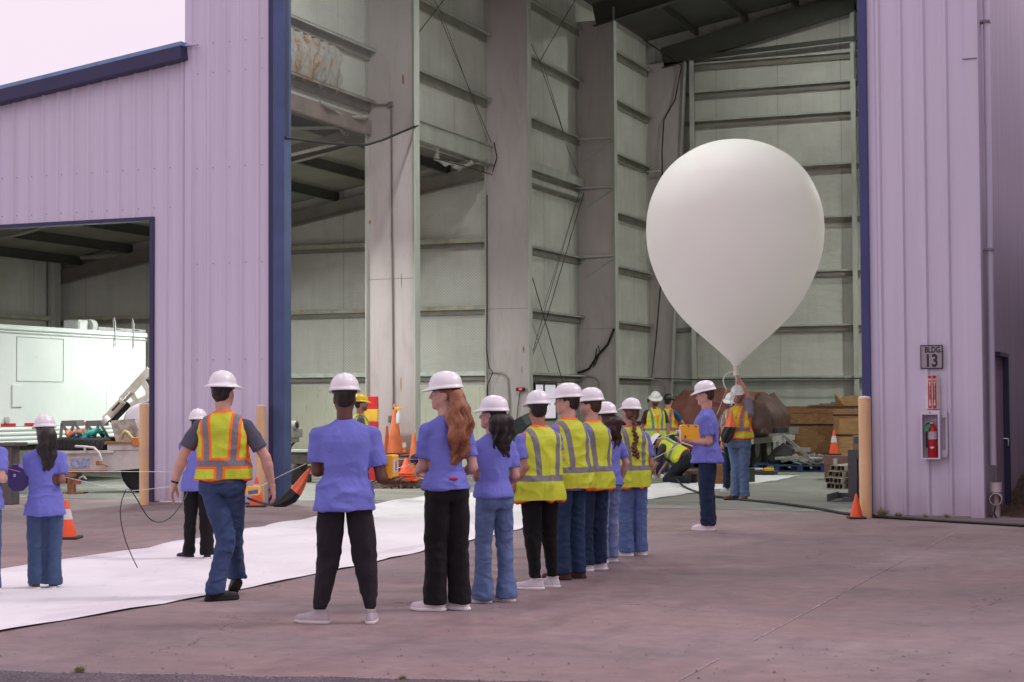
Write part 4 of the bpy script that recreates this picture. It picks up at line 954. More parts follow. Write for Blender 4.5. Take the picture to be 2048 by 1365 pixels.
w = MB(); w.tube([on(x, y, 1, 48.3) for x, y in ((1170, -2), (1260, 60), (1300, 88), (1363, 132), (1350, 200), (1328, 240), (1324, 300), (1325, 420), (1322, 560), (1312, 680), (1303, 757), (1400, 760), (1560, 757), (1724, 757))], .02, MATS['cable_black'], 6); part(w, 'cable')
w = MB(); w.tube([on(x, y, 1, COLY[2]-.15) for x, y in ((974, 390), (974, 620), (973, 700), (978, 735), (986, 745), (975, 770), (973, 850))], .012, MATS['cable_black'], 6); part(w, 'cable')
w = MB(); w.tube([on(x, y, 1, COLY[3]-.1) for x, y in ((1066, 742), (1085, 746), (1125, 748), (1160, 745), (1178, 738), (1195, 712), (1215, 690), (1228, 658))], .03, MATS['cable_black'], 6); w.tube([on(x, y, 1, COLY[3]-.1) for x, y in ((1187, 735), (1193, 700), (1196, 692), (1200, 705), (1190, 730))], .014, MATS['cable_black'], 6); part(w, 'cable', 'sooty black cable sweeping down the third column')
# conduits and junction boxes
M_CON = mat('conduit_grey', (.16, .14, .14), .5)
w = MB(); y = COLY[1]-.04; w.tube([on(x, yy, 1, y) for x, yy in ((783, 215), (785, 500), (787, 845))], .016, M_CON, 7); c1 = on(781, 209, 1, y); w.box(c1, (.10, .06, .10), M_CON, None, .01); w.tube([on(748, 210, 1, y), c1], .016, M_CON, 6); w.box(on(780, 838, 1, y), (.07, .05, .12), M_CON, None, .01); part(w, 'conduit')
M_CON2 = mat('conduit_pale', (.30, .30, .27), .5)
for (pts, yy) in ((((978, 745), (1005, 747), (1015, 757), (1018, 800), (1018, 900)), COLY[2]-.05), (((1172, 752), (1190, 755), (1198, 765), (1198, 860)), COLY[3]-.05), (((1312, 760), (1326, 765), (1330, 775), (1331, 860)), COLY[4]-.05)):
    w = MB(); w.tube([on(a_, b__, 1, yy) for a_, b__ in pts], .018, M_CON2, 7); part(w, 'conduit')
# column seams and rust marks
w = MB(); ms2 = mat('rust_mark', (.30, .12, .04), .9, .4, 30, coord='World')
for (px, py, sx, sy, k) in ((806, 160, .05, .22, 1), (1047, 700, .05, .18, 2), (1044, 740, .03, .2, 2), (803, 560, .02, .35, 1), (802, 770, .02, .3, 1), (740, 445, .04, .1, 1)):
    P_ = on(px, py, 1, COLY[k]-.014); n = 9; w.add([(P_[0]+sx*.5*math.cos(q*2*PI/n)*(.6+.5*rr.rand()), P_[1], P_[2]+sy*.5*math.sin(q*2*PI/n)*(.7+.4*rr.rand())) for q in range(n)], [tuple(range(n))], ms2)
for k, zz in ((1, 4.0), (2, 3.72), (3, 3.5)): w.bb((XS+.02, COLY[k]-.0135, zz), (XW, COLY[k]-.012, zz+.012), M_STEELD)
part(w, 'rust_marks', fixn=False)
# window in the third bay, roller unit
w = MB(); A_ = on(1063, 764, 0, XS+.02); B_ = on(1106, 805, 0, XS+.02)
fr = mat('window_frame_dark', (.03, .03, .035), .4); y0, y1 = 39.0, 40.55; z0, z1 = 1.15, 2.08
w.bb((XS, y0, z0), (XS+.05, y1, z0+.05), fr); w.bb((XS, y0, z1-.05), (XS+.05, y1, z1), fr)
for y in (y0, (y0+y1)/2-.15, y1-.05): w.bb((XS, y, z0+.05), (XS+.05, y+.05, z1-.05), fr)
wi = part(w, 'window'); wi['label'] = 'bright window with dark frame low in the third bay'
gl = NT('window_daylight'); gl.base((.75, .72, .80)); gl.rough(.2); gl.b.inputs['Emission Color'].default_value = (.85, .78, .92, 1); gl.b.inputs['Emission Strength'].default_value = .45
w = MB(); w.bb((XS+.005, y0+.05, z0+.05), (XS+.02, y1-.05, z1-.05), gl.m); part(w, 'pane', parent=wi)
# door in the right side wall
w = MB(); dk = M_DKPURP; w.bb((XR+.02, 24.95, 0.05), (XR+.05, 26.0, 2.20), mat('side_door_lavender', (.42, .36, .46), .5)); dr = part(w, 'door')
w = MB(); w.bb((XR+.02, 25.95, 0), (XR+.13, 26.08, 2.26), dk); w.bb((XR+.02, 24.88, 2.2), (XR+.13, 25.95, 2.26), dk); part(w, 'door_frame', parent=dr)
w = MB(); w.tube([(XR+.05, 25.8, 1.02), (XR+.13, 25.8, 1.02), (XR+.13, 25.8, .92)], .014, mat('steel_bright', (.5, .5, .5), .3, metal=1), 7); part(w, 'door_handle', parent=dr)
w = MB(); w.tube([(XR+.10, 24.1, .7), (XR+.10, 24.1, 13)], .045, M_WALLR, 10)
for z in (3.62, 6.75): w.bb((XR+.01, 24.03, z), (XR+.15, 24.17, z+.03), mat('clamp', (.3, .25, .3), .5))
part(w, 'downpipe')
# high bay lamps (lit) with modelled fixtures
def lamp(x, y, z, power, size=.45, hall=True, col=(.95, 1.0, .93), stem=.5):
    w = MB(); fm = mat('lamp_housing', (.35, .35, .35), .4); em = NT('lamp_glass'); em.base((.8, .8, .8)); em.b.inputs['Emission Color'].default_value = (.9, 1, .94, 1); em.b.inputs['Emission Strength'].default_value = 6
    w.lathe([(.03, .32), (.09, .30), (.10, .14), (size*.5, 0), (size*.5, -.02)], (x, y, z), fm, 20); w.tube([(x, y, z+.3), (x, y, z+.3+stem)], .012, fm, 6); o = part(w, 'high_bay_lamp')
    w = MB(); w.lathe([(size*.48, -.015), (size*.48, -.03), (.001, -.045)], (x, y, z), em.m, 20); part(w, 'lamp_glass', parent=o)
    l = bpy.data.lights.new('high_bay_light', 'AREA'); l.shape = 'DISK'; l.size = size; l.energy = power; l.color = col; lo = bpy.data.objects.new('high_bay_light', l); COL.objects.link(lo); lo.location = (x, y, z-.06)
def hid(px, Z, z): p = atZ(px, 700, Z); return float(p[0]), float(p[1]), z
for px, Z, z, pw_ in ((445, 30.5, 4.9, 260), (445, 35.0, 4.9, 330), (-260, 27.5, 3.9, 50), (-260, 31.5, 3.9, 85)): lamp(*hid(px, Z, z), pw_, .4, stem=.8)
for x_, y_, z_, pw_ in ((-11.8, 26.6, 10.9, 330), (-7.6, 26.0, 10.9, 240), (-3.5, 35, 7.6, 300), (-3.5, 44, 7.6, 420)): lamp(x_, y_, z_, pw_, .5, stem=2.6)  # hall lamps added out of view to brighten balloon, floor and walls
x_, y_, z_ = on(1600, -70, 1, 44.5); lamp(float(x_), float(y_), float(z_), 160, .5, stem=.3)
# unseen building added on the right to shade that side of the apron
nb_ = thing('shade_building', 'plain grey building added unseen on the right to shade the apron', 'building', (9, 30, 0))
w = MB(); cladding(w, (-7.6, -13), (-7.6, 30), lambda s: 0, lambda s: 9, (-1, 0), mat('shade_building_grey', (.20, .17, .20), .6), minor=False); w.bb((-7.59, -13, 0), (6, 30, 9), MATS['shade_building_grey']); w.build('wall', nb_)
# ================================================================ PROPS
def XY(px, py): p = g(px, py); return (float(p[0]), float(p[1]), 0.0)
# white ground sheet
t = NT('sheet_white'); co = t.coord('World'); n1 = t.noise(co, .8, 4); c = t.ramp(n1, (.3, (.69, .67, .69)), (.6, (.78, .77, .78)))
c = t.mix(t.ramp(t.noise(t.coord('World', (1, .5, 1)), .8, 4, .6, .6), (.58, 0.0), (.64, .5)), c, (.56, .50, .54))
c = t.mix(t.ramp(t.noise(t.coord('World', (7, 2, 1)), 2, 4, .6), (.66, 0.0), (.69, .6)), c, (.42, .36, .39))
t.base(c); t.rough(.6); t.bump(t.noise(t.coord('World', (1.4, .5, 1)), 1.6, 4, .5, 1.0), .5, .05)
near = [(-7.79, 8.0), (-7.78, 9.8), (-7.60, 12.05), (-7.61, 14.75), (-7.77, 18.0), (-7.91, 20.0), (-8.3, 24), (-8.37, 25.12), (-8.32, 26.55), (-8.16, 29), (-7.89, 34.07), (-7.93, 36.26)]
far = [(-10.6, 8.0), (-10.6, 13.33), (-10.59, 15.12), (-10.99, 18.32), (-11.37, 21.18), (-11.96, 24.32), (-12.06, 25.9), (-11.6, 28.0), (-10.4, 30.0), (-9.8, 31.19), (-9.3, 34.0), (-9.0, 36.1)]
nr = np.array(near); fr_ = np.array(far); ny = 150; nx = 26
ys = np.linspace(8.0, 36.2, ny); xa = np.interp(ys, nr[:, 1], nr[:, 0]); xb = np.interp(ys, fr_[:, 1], fr_[:, 0])
rs_ = np.random.RandomState(5); ea = np.cumsum(rs_.randn(ny))*.006; eb = np.convolve(rs_.randn(ny+8), np.ones(9)/9, 'valid')*.05
V = []
for j in range(ny):
    for i in range(nx):
        f = i/(nx-1); x = (xa[j]+.01*rs_.randn()*(i == 0))*(1-f)+(xb[j]+eb[j])*f; y = ys[j]
        edge = max(0, 1-(1-f)*9); z = .008+.004*math.sin(x*5+y*2.1)*math.sin(y*1.3)*(0 < f < 1)+edge*(.012+.022*abs(math.sin(y*1.9+math.sin(y*.7)*2)))+max(0, 1-f*12)*.010*abs(math.sin(y*2.7))
        V.append((x, y, max(z, .006)))
sh_ = MB(); sh_.add(V, [(j*nx+i, j*nx+i+1, (j+1)*nx+i+1, (j+1)*nx+i) for j in range(ny-1) for i in range(nx-1)], t.m, True)
T(sh_.build('ground_sheet'), 'long white plastic sheet laid diagonally over the concrete into the hangar', 'ground sheet')
# bollards
M_BOL = mat('bollard_paint', (.78, .52, .27), .5, .08, 2, coord='World', stain=(.60, .42, .36), stamt=.5)
for (px, py, r, h, lab) in ((288, 1010, .075, 1.60, 'pale orange bollard left of the left tower wall beside the trailer bay'), (522, 1006, .075, 1.57, 'pale orange bollard between the blue door jamb and the walking man in the surveyor vest'), (1732, 1036, .083, 1.635, 'pale orange bollard beside the right tower with an orange cone at its foot')):
    bp_ = on(px, 900, 1, 23.55) if px == 522 else XY(px, py)
    w = MB(); rt = thing('bollard', lab, 'bollard', (float(bp_[0]), float(bp_[1]), 0), 0, 'bollards guarding the hangar corners')
    w.tube([(0, 0, 0), (0, 0, h-.03)], r, M_BOL, 28, True); w.build('post', rt)
    w = MB(); w.lathe([(r+.004, h-.03), (r+.004, h-.015), (r*.8, h+.004), (.001, h+.014)], m=mat('bollard_cap', (.72, .56, .46), .6, .1), n=28); w.build('cap', rt)
# cones
M_CO = mat('cone_orange', (.86, .105, .025), .45, .06, 3); M_COO = mat('cone_orange_dusty', (.62, .15, .05), .65, .15, 4, stain=(.3, .14, .08), stamt=.4); M_CW = mat('cone_band', (.62, .60, .62), .35, .08, 20); M_CB = mat('cone_base', (.03, .028, .028), .7)
def cone(loc, h, lab, bands=1, base=M_CB, m=M_CO, group='traffic cones', rz=.4, bw=.20, r0=None):
    rt = thing('traffic_cone', lab, 'traffic cone', loc, rz, group); r0 = r0 or h*.19
    w = MB(); w.lathe([(r0, .02), (r0*.97, .05), (r0*.17, h-.01), (r0*.13, h), (.005, h)], m=m, n=26); w.build('body', rt)
    w = MB(); w.box((0, 0, .015), (r0*2.7, r0*2.7, .03), base, None, .01); w.build('base', rt)
    if bands:
        w = MB(); r = lambda z: r0*.97+(r0*.17-r0*.97)*(z-.05)/(h-.06)+.003
        for q in range(bands):
            z0 = h*(.50 if bands == 1 else (.38, .62)[q]); z1 = z0+h*(.26 if bands == 1 else .14); w.lathe([(r(z0), z0), (r(z1), z1)], m=M_CW, n=26)
        w.build('reflective_band', rt)
    return rt
cone(XY(132, 1078), .46, 'orange traffic cone with a white band behind the person holding the purple box', r0=.125)
cone((-13.55, 23.15, 0), .46, 'orange traffic cone with a white band at the foot of the blue door jamb', r0=.11)
cone(XY(1713, 1038), .335, 'small plain orange cone at the foot of the right bollard', 0, r0=.085)
# equipment in the background by column 1
PZ = XY(800, 972); 
w = MB(); rt = thing('pallet', 'weathered wooden pallet under the stacked orange cones', 'pallet', (-14.25, 29.3, 0), .35)
wd = mat('pallet_wood', (.17, .14, .11), .9, .3, 6, .4, 30)
for q in range(3): w.box((0, -.45+.45*q, .07), (1.25, .09, .09), wd)
w.build('stringers', rt); w = MB()
for q in range(7): w.box((-.56+.187*q, 0, .125), (.12, 1.0, .018), wd)
w.build('deck_boards', rt)
cl_ = [(790, 967, 1.32, .16, 'tallest dusty orange cone standing on the cone stack, spray bottle hooked on its tip', 0, .0), ]
def tallcone(px, z0, z1, Y, lab, bands=0, r0=.16, m=M_COO, base=None):
    p = on(px, 900, 1, Y); return cone((p[0], Y, z0), z1-z0, lab, bands, base or M_CB, m, 'orange cones by the first column', .3, r0=r0)
tc = tallcone(790, .62, 1.57, 29.4, 'tallest dusty orange cone against the first column, spray bottle hooked on its tip', r0=.155)
tallcone(812, .14, .56, 29.05, 'bright orange cone base section on the pallet below the tallest cone', 0, .17, M_CO, M_CO)
tallcone(828, .20, 1.02, 29.5, 'plain dusty orange cone at the right of the pallet', r0=.15, base=M_COO)
tallcone(808, .56, .92, 29.9, 'short orange cone with pale band behind the tallest cone', 1, .09)
tallcone(838, .14, 1.13, 30.6, 'slim orange cone with pale band at the column edge', 2, .12)
tallcone(774, .14, 1.15, 29.9, 'slim dusty orange cone at the left of the tallest cone', 0, .12)
rt = thing('traffic_cone', 'flattened stack of dark orange cone bases on the pallet', 'traffic cone', (on(800, 960, 1, 29.0)[0], 29.0, .14), .2, None); w = MB()
for q in range(5): w.box((.02*math.sin(q*2), .02*math.cos(q*3), .015+q*.032), (.5, .46, .022), (M_COO, M_CO)[q % 2], .1*q)
w.build('base_stack', rt)
# spray bottle
p = on(797, 838, 1, 29.15); rt = thing('spray_bottle', 'clear spray bottle with yellow trigger hanging at the tip of the tallest cone', 'spray bottle', (p[0], 29.15, 1.20), .2)
w = MB(); w.lathe([(.001, 0), (.042, .004), (.045, .02), (.045, .15), (.03, .2), (.014, .23), (.014, .25)], m=mat('bottle_clear', (.66, .66, .72), .15, .05), n=18); w.build('bottle', rt)
w = MB(); w.box((-.02, 0, .285), (.13, .035, .055), mat('trigger_yellow', (.85, .48, .02), .4), None, .01); w.box((.0, 0, .25), (.02, .02, .05), MATS['trigger_yellow']); w.box((-.09, 0, .29), (.03, .03, .04), M_CB); w.build('trigger', rt)
# barrier panel red/yellow
p = on(733, 770, 1, 29.0); rt = thing('barrier_panel', 'upright red and yellow banded panel beside the first column', 'panel', (p[0]-.1, 29.35, 0), 0)
w = MB(); rd = mat('panel_red', (.55, .02, .02), .4); ye = mat('panel_yellow', (.70, .42, .04), .4)
w.box((0, 0, .62), (.34, .05, 1.24), rd, None, .01); w.box((0, -.001, 1.36), (.34, .05, .23), ye, None, .01); w.box((0, 0, 1.60), (.34, .05, .24), rd, None, .01); w.build('panel_board', rt)
w = MB(); w.box((0, 0, .03), (.4, .5, .05), M_CB); w.build('foot', rt)
# workbench with rolled goods at left jamb
p = on(585, 885, 1, 31.5); rt = thing('work_stand', 'pale work stand on rusty crossed legs behind the blue jamb', 'stand', (p[0]-.5, 31.5, 0), 0)
ps_ = mat('stand_paint', (.42, .40, .36), .7, .2, 5, stain=(.2, .1, .05)); lr = mat('leg_rust', (.22, .09, .06), .7)
w = MB(); w.box((0, 0, .98), (1.2, .5, .18), ps_, None, .01); w.box((.05, 0, .84), (1.0, .4, .1), ps_); w.build('table_top', rt)
for a, b in (((-.1, -.2, .80), (.5, -.2, .0)), ((.45, -.2, .80), (-.35, -.2, .0)), ((.45, .2, .8), (-.35, .2, 0)), ((-.1, .2, .8), (.5, .2, 0))):
    w = MB(); w.beam(a, b, .04, .04, lr); w.build('leg', rt)
p2 = (p[0]-.5, 31.4, 1.15); w = MB(); w.tube([(p2[0]-.6, 31.4, 1.16), (p2[0]+.66, 31.4, 1.14)], .10, mat('roll_grey', (.26, .25, .23), .9, .3, 12), 14); w.lathe([(.055, 0), (.05, .01), (.001, .01)], (p2[0]+.661, 31.4, 1.14), M_CB, 14, 'X')
T(w.build('rolled_mat'), 'rolled grey mat lying on the pale work stand', 'roll')
# skids / timbers on the floor
p = on(620, 960, 1, 30.2)
w = MB(); tb = mat('timber_dark', (.09, .075, .065), .9, .4, 4, .4, 20, coord='World')
w.bb((-19.5, 30.4, .38), (-14.6, 30.9, .62), tb); w.bb((-19.5, 30.35, .62), (-14.9, 30.8, .66), mat('pipe_pale', (.45, .47, .44), .6, .2, 5)); 
T(w.build('timber_beam'), 'long dark timber beam lying across blocks along the wall', 'beam')
for i, x in enumerate((-18.5, -17.2, -16.0, -15.0)):
    w = MB(); w.bb((x, 30.2, 0), (x+.35, 31.0, .16), tb, .01); w.bb((x+.04, 30.3, .16), (x+.31, 30.9, .38), tb, .01); T(w.build('timber_block'), ['dark timber blocks under the long beam, farthest left behind the left tower', 'dark timber blocks under the long beam beside the blue door jamb', 'dark timber blocks under the long beam behind the parachute', 'dark timber blocks under the right end of the long beam'][i], 'block', 'timber blocks under the long beam')
for i, (px, Y) in enumerate(((589, 29.6), (574, 29.8))):
    p = on(px, 985, 1, Y); w = MB(); w.lathe([(.11, -.05), (.19, -.06), (.2, 0), (.19, .06), (.11, .05)], (p[0], Y, .2), M_CB, 22, 'X'); o = T(w.build('wheel'), ['small black wheel on the floor just right of the blue jamb', 'small black wheel on the floor half hidden by the blue jamb'][i], 'wheel', 'small loose wheels by the timber beam')
w = MB(); lm = mat('dead_leaf', (.20, .12, .07), .9)
for i in range(160):
    x, y = -13.9+rr.randn()*.22, 29.0+rr.randn()*.18; a = rr.rand()*6; w.add([(x, y, .01+rr.rand()*.05), (x+.05*math.cos(a), y+.05*math.sin(a), .02+rr.rand()*.06), (x+.03*math.cos(a+1), y+.03*math.sin(a+1), .01)], [(0, 1, 2)], lm)
T(w.build('dead_leaves', fixn=False), 'small drift of dry brown leaves in front of the cone pallet', 'leaves', kind='stuff')
# ---------------------------------------------------------------- white box trailer in the side bay
SX = -21.0
rt = thing('box_trailer', 'long white box trailer with scuffed side and roof ladder hooks in the side bay', 'trailer', (SX-1.2, 27, 0), 0)
def rel(mb, o): 
    mb.v = [tuple(Vector(v)-o) for v in mb.v]; return mb
t = NT('trailer_white'); co = t.coord('World'); n1 = t.noise(co, .8, 4); c = t.ramp(n1, (.3, (.60, .66, .64)), (.7, (.72, .76, .74)))
c = t.mix(t.ramp(t.noise(t.coord('World', (3, 3, 3)), 3.0, 6, .75, .4), (.655, 0.0), (.67, .85)), c, (.33, .36, .34)); c = t.mix(t.ramp(t.noise(t.coord('World', (1, 6, .6)), 1.4, 4), (.6, 0.0), (.75, .15)), c, (.5, .55, .5))
t.base(c); t.rough(.35); M_TW = t.m; O = Vector(rt.location)
tz0, tz1, y0, y1 = 1.16, 3.02, 23.2, 31.25
w = MB(); w.bb((SX-2.4, y0, tz0), (SX, y1, tz1), M_TW, .03); rel(w, O).build('body', rt)
w = MB()
for (ya, yb, za, zb) in ((26.9, 28.35, 2.05, 2.9),):
    for a, b in (((ya, za), (yb, za)), ((ya, zb), (yb, zb)), ((ya, za), (ya, zb)), ((yb, za), (yb, zb))): w.beam((SX+.004, a[0], a[1]), (SX+.004, b[0], b[1]), .012, .012, mat('seam_grey', (.35, .38, .36)))
for ya in (25.3, 29.8): w.bb((SX, ya, tz0+.1), (SX+.006, ya+.015, tz1-.05), M_TW)
rel(w, O).build('panel_seam', rt)
w = MB(); w.bb((SX, 26.75, 1.55), (SX+.03, 27.05, 1.98), M_TW, .01); rel(w, O).build('hatch', rt)
w = MB(); w.bb((SX-2.42, y0, tz1), (SX+.025, y1+.02, tz1+.10), M_TW, .02); w.bb((SX-.02, y0, tz1-.06), (SX+.018, y1, tz1-.035), MATS['seam_grey']); rel(w, O).build('roof_rail', rt)
w = MB()
for q in range(4): w.tube([(SX+.02, y0, tz0-.03-.085*q), (SX+.02, y1, tz0-.03-.085*q)], .045, M_TW, 8)
rel(w, O).build('side_skirt', rt)
w = MB(); w.bb((SX-2.3, y0, .72), (SX-.1, y1, .80), M_CB); rel(w, O).build('chassis', rt)
for ya in (25.45, 26.45, 26.9+.25, 28.75, 30.2): w = MB(); w.bb((SX+.0, ya, 1.185), (SX+.012, ya+.42, 1.245), mat('reflector_red', (.5, .02, .03), .3)); rel(w, O).build('reflector', rt)
w = MB(); w.lathe([(.07, 0), (.075, .03), (.05, .05), (.001, .03)], (SX, 26.6, 1.31), mat('lamp_chrome', (.5, .5, .5), .2), 16, 'X'); rel(w, O).build('marker_lamp', rt)
w = MB(); w.bb((SX-.5, 29.0, tz1+.05), (SX-.1, 29.35, tz1+.30), mat('unit_grey', (.45, .48, .45), .5), .03); w.lathe([(.14, -.1), (.14, .06), (.10, .08), (.05, .04), (.001, .05)], (SX-.12, 29.42, tz1+.18), mat('fan_grey', (.4, .42, .4), .5), 20, 'Y'); rel(w, O).build('roof_fan', rt)
for ya in (30.05, 30.72):
    w = MB(); w.tube([(SX+.04, ya, 2.80), (SX+.04, ya, 3.30), (SX-.02, ya+.04, 3.40), (SX-.1, ya+.12, 3.38), (SX-.14, ya+.2, 3.2)], .015, mat('hook_grey', (.30, .30, .29), .5), 7); w.tube([(SX+.04, ya, 3.18), (SX+.04, ya+.22, 3.18)], .013, MATS['hook_grey'], 7); rel(w, O).build('ladder_hook', rt)
w = MB(); w.bb((SX-.6, 29.5, tz1+.105), (SX+.02, 31.2, tz1+.17), mat('hook_grey', (.42, .42, .40), .5)); rel(w, O).build('roof_rack', rt)
for ya in (24.6, 29.0): w = MB(); w.lathe([(.28, -.12), (.48, -.13), (.5, 0), (.48, .13), (.28, .12)], (SX-.4, ya, .5), M_CB, 24, 'X'); rel(w, O).build('wheel', rt)
w = MB(); w.bb((SX-.35, 25.3, .0), (SX-.2, 25.45, .75), mat('leg_grey', (.2, .19, .17))); rel(w, O).build('landing_leg', rt)
# ---------------------------------------------------------------- flat equipment trailer in front of it
Zt = float(np.array(g(143, 988))-0 @ np.eye(3) @ np.array([0, 0, 0])) if False else float((g(143, 988)-C0)@cFh)
def E_(px, py, dz=0.0): return Vector(atZ(px, py, Zt+dz))
rt = thing('equipment_trailer', 'rust-streaked pale pink flat trailer carrying a spare tyre, reel and boom', 'trailer', tuple(Vector((*g(200, 985)[:2], 0)))); O = Vector(rt.location)
M_PK = mat('trailer_pink', (.62, .55, .54), .55, .12, 2, coord='World', stain=(.40, .20, .12), stamt=.5); M_RU = mat('rust', (.30, .13, .06), .85, .35, 14, .4, coord='World')
R0 = Vector((*cR0[:3],)); FH = Vector((-math.sin(yaw), math.cos(yaw), 0))
def slabpx(mb, poly, dz0, dz1, m):
    a = [E_(x, y) for x, y in poly]; n = len(a); vs = [p+FH*dz0 for p in a]+[p+FH*dz1 for p in a]
    mb.add(vs, [tuple(range(n)), tuple(range(n, 2*n))[::-1]]+[(i, i+n, (i+1) % n+n, (i+1) % n) for i in range(n)], m)
w = MB(); slabpx(w, [(60, 908), (215, 905), (225, 902), (420, 898), (420, 925), (290, 937), (215, 943), (60, 944)], 0, .12, M_PK); rel(w, O).build('side_beam', rt)
w = MB(); slabpx(w, [(60, 903), (228, 901), (228, 906), (60, 909)], -.06, .9, M_PK); slabpx(w, [(60, 941), (215, 941), (215, 945), (60, 945)], -.06, .12, M_RU); slabpx(w, [(215, 888), (420, 886), (420, 899), (215, 901)], -.02, 1.4, M_PK); slabpx(w, [(210, 884), (420, 882), (420, 887), (210, 889)], -.05, 1.45, M_RU); rel(w, O).build('deck', rt)
w = MB(); slabpx(w, [(141, 918), (179, 917), (179, 936), (141, 937)], -.012, -.002, mat('label_worn_blue', (.28, .32, .55), .5, .5, 30, coord='World', stain=(.62, .55, .54), stamt=1.0)); rel(w, O).build('worn_plate', rt)
w = MB(); w.tube([E_(143, 943), E_(143, 985)], .075, M_RU, 14); w.box(E_(143, 988)+Vector((0, 0, .01)), (.5, .4, .03), M_RU, yaw); w.box(E_(143, 950), (.2, .2, .06), M_RU, yaw); rel(w, O).build('jack_leg', rt)
w = MB(); w.tube([E_(150, 893, -.1), E_(172, 894, -.1), E_(188, 896, -.12), E_(198, 906, -.14), E_(203, 918, -.14), E_(199, 926, -.14)], .022, M_PK, 8); w.tube([E_(199, 927, -.14), E_(216, 933, -.16)], .012, M_RU, 6); w.tube([E_(170, 893, -.1), E_(170, 906, -.1)], .025, M_PK, 7); w.box(E_(198, 927, -.14), (.08, .08, .08), M_RU); rel(w, O).build('crank', rt)
w = MB(); c_ = E_(174, 888, .55); w.lathe([(.30, -.10), (.50, -.12), (.545, -.08), (.55, 0), (.545, .08), (.50, .12), (.30, .10), (.28, 0), (.30, -.10)], c_, mat('tyre_black', (.018, .018, .02), .75, .2, 20), 36)
for q in range(40): a = q*2*PI/40; w.box(c_+Vector((math.cos(a)*.548, math.sin(a)*.548, 0)), (.02, .05, .16), MATS['tyre_black'], a)
rel(w, O).build('spare_tyre', rt)
c_ = E_(290, 938, .35)
for dz in (0, 1.3): 
    w = MB(); c2 = Vector((c_.x, c_.y, .40))+FH*dz; Rr = Matrix.Rotation(yaw, 3, 'Z'); w.lathe([(.22, -.12), (.36, -.14), (.42, -.08), (.42, .08), (.36, .14), (.22, .12)], c2, MATS['tyre_black'], 28, 'Y', rot=Rr); wh = rel(w, O).build('wheel', rt)
    w = MB(); w.lathe([(.001, -.06), (.08, -.06), (.10, -.10), (.21, -.10)], c2, M_PK, 20, 'Y', rot=Rr); rel(w, O).build('rim', wh)
# reel / drum
w = MB(); c_ = E_(287, 846, .4); Rr = Matrix.Rotation(yaw+.15, 3, 'Z'); w.lathe([(.001, -.03), (.30, -.03), (.36, -.015), (.36, .02), (.12, .03), (.12, .45), (.36, .46), (.36, .5), (.001, .5)], c_, mat('reel_lilac', (.55, .50, .56), .45, .06), 40, 'Y', rot=Rr); w.tube([c_+FH*-.05+R0*-.15, c_+FH*-.08+R0*-.15], .015, M_CB, 6); rel(w, O).build('reel', rt)
# boom with hydraulic cylinders
M_BM = mat('boom_cream', (.50, .46, .40), .55, .15, 4, coord='World', stain=(.22, .14, .09), stamt=.5)
w = MB(); 
for dz in (.5, .95):
    w.beam(E_(243, 802, dz), E_(300, 740, dz), .06, .14, M_BM); w.beam(E_(262, 812, dz), E_(308, 790, dz), .06, .12, M_BM); w.beam(E_(262, 785, dz), E_(275, 808, dz), .05, .09, M_BM); w.beam(E_(285, 760, dz), E_(303, 795, dz), .05, .10, M_BM); w.beam(E_(298, 742, dz), E_(312, 770, dz), .05, .12, M_BM)
w.beam(E_(300, 742, .5), E_(300, 742, .95), .1, .1, M_BM); rel(w, O).build('boom', rt)
w = MB(); w.tube([E_(210, 840, .45), E_(246, 802, .45)], .075, M_BM, 12); w.tube([E_(246, 802, .45), E_(262, 785, .45)], .03, mat('chrome', (.5, .5, .5), .2, metal=1), 8); w.tube([E_(222, 845, .6), E_(258, 808, .6)], .06, M_CB, 10); w.tube([E_(208, 838, .35), E_(216, 845, .35)], .09, M_PK, 10); w.tube([E_(225, 822, .4), E_(240, 806, .4)], .03, M_CB, 7); rel(w, O).build('hydraulic_cylinder', rt)
w = MB(); slabpx(w, [(214, 842), (262, 838), (268, 858), (262, 884), (224, 884), (216, 856)], .3, .9, mat('machinery', (.36, .31, .29), .7, .4, 9, .5, 20, coord='World', stain=(.12, .08, .06), stamt=.8)); rel(w, O).build('boom_base', rt)
w = MB(); w.box(E_(272, 884, -.0), (.12, .12, .16), mat('bracket_orange', (.55, .18, .05), .6), yaw, .01); rel(w, O).build('bracket', rt)
w = MB(); w.tube([E_(240, 880, .1)+Vector((0, 0, .05*math.sin(q))) + R0*(q*.045) + Vector((0, 0, .12*math.sin(q*.52))) for q in range(7)], .035, mat('hose_ochre', (.42, .34, .16), .6), 8); rel(w, O).build('hose', rt)
# grey trestles on the trailer
M_TR = mat('trestle_grey', (.16, .155, .15), .6, .15, 6)
for x0 in (122, 172):
    lab = 'grey steel trestle frame nearer the %s' % ('woman at the left' if x0 == 122 else 'pale round reel')
    rt3 = thing('trestle', lab, 'trestle', tuple(E_(x0+15, 889, .9)), 0, 'grey trestles on the pink trailer'); O3 = Vector(rt3.location)
    for dz in (.7, 1.3):
        for a, b in (((x0-2, 889), (x0+2, 846)), ((x0+2, 848), (x0+28, 889)), ((x0+28, 846), (x0+52, 889)), ((x0+26, 848), (x0+12, 889))):
            w = MB(); w.beam(E_(a[0], a[1], dz), E_(b[0], b[1], dz), .03, .05, M_TR); rel(w, O3).build('leg', rt3)
    w = MB(); a = [E_(x0, 842, .7), E_(x0+30, 841, .7), E_(x0+30, 853, .7), E_(x0, 853, .7)]; vs = a+[p+FH*.6 for p in a]; w.add(vs, [(0, 1, 2, 3), (7, 6, 5, 4), (0, 4, 5, 1), (1, 5, 6, 2), (2, 6, 7, 3), (3, 7, 4, 0)], M_TR); rel(w, O3).build('top_plate', rt3)
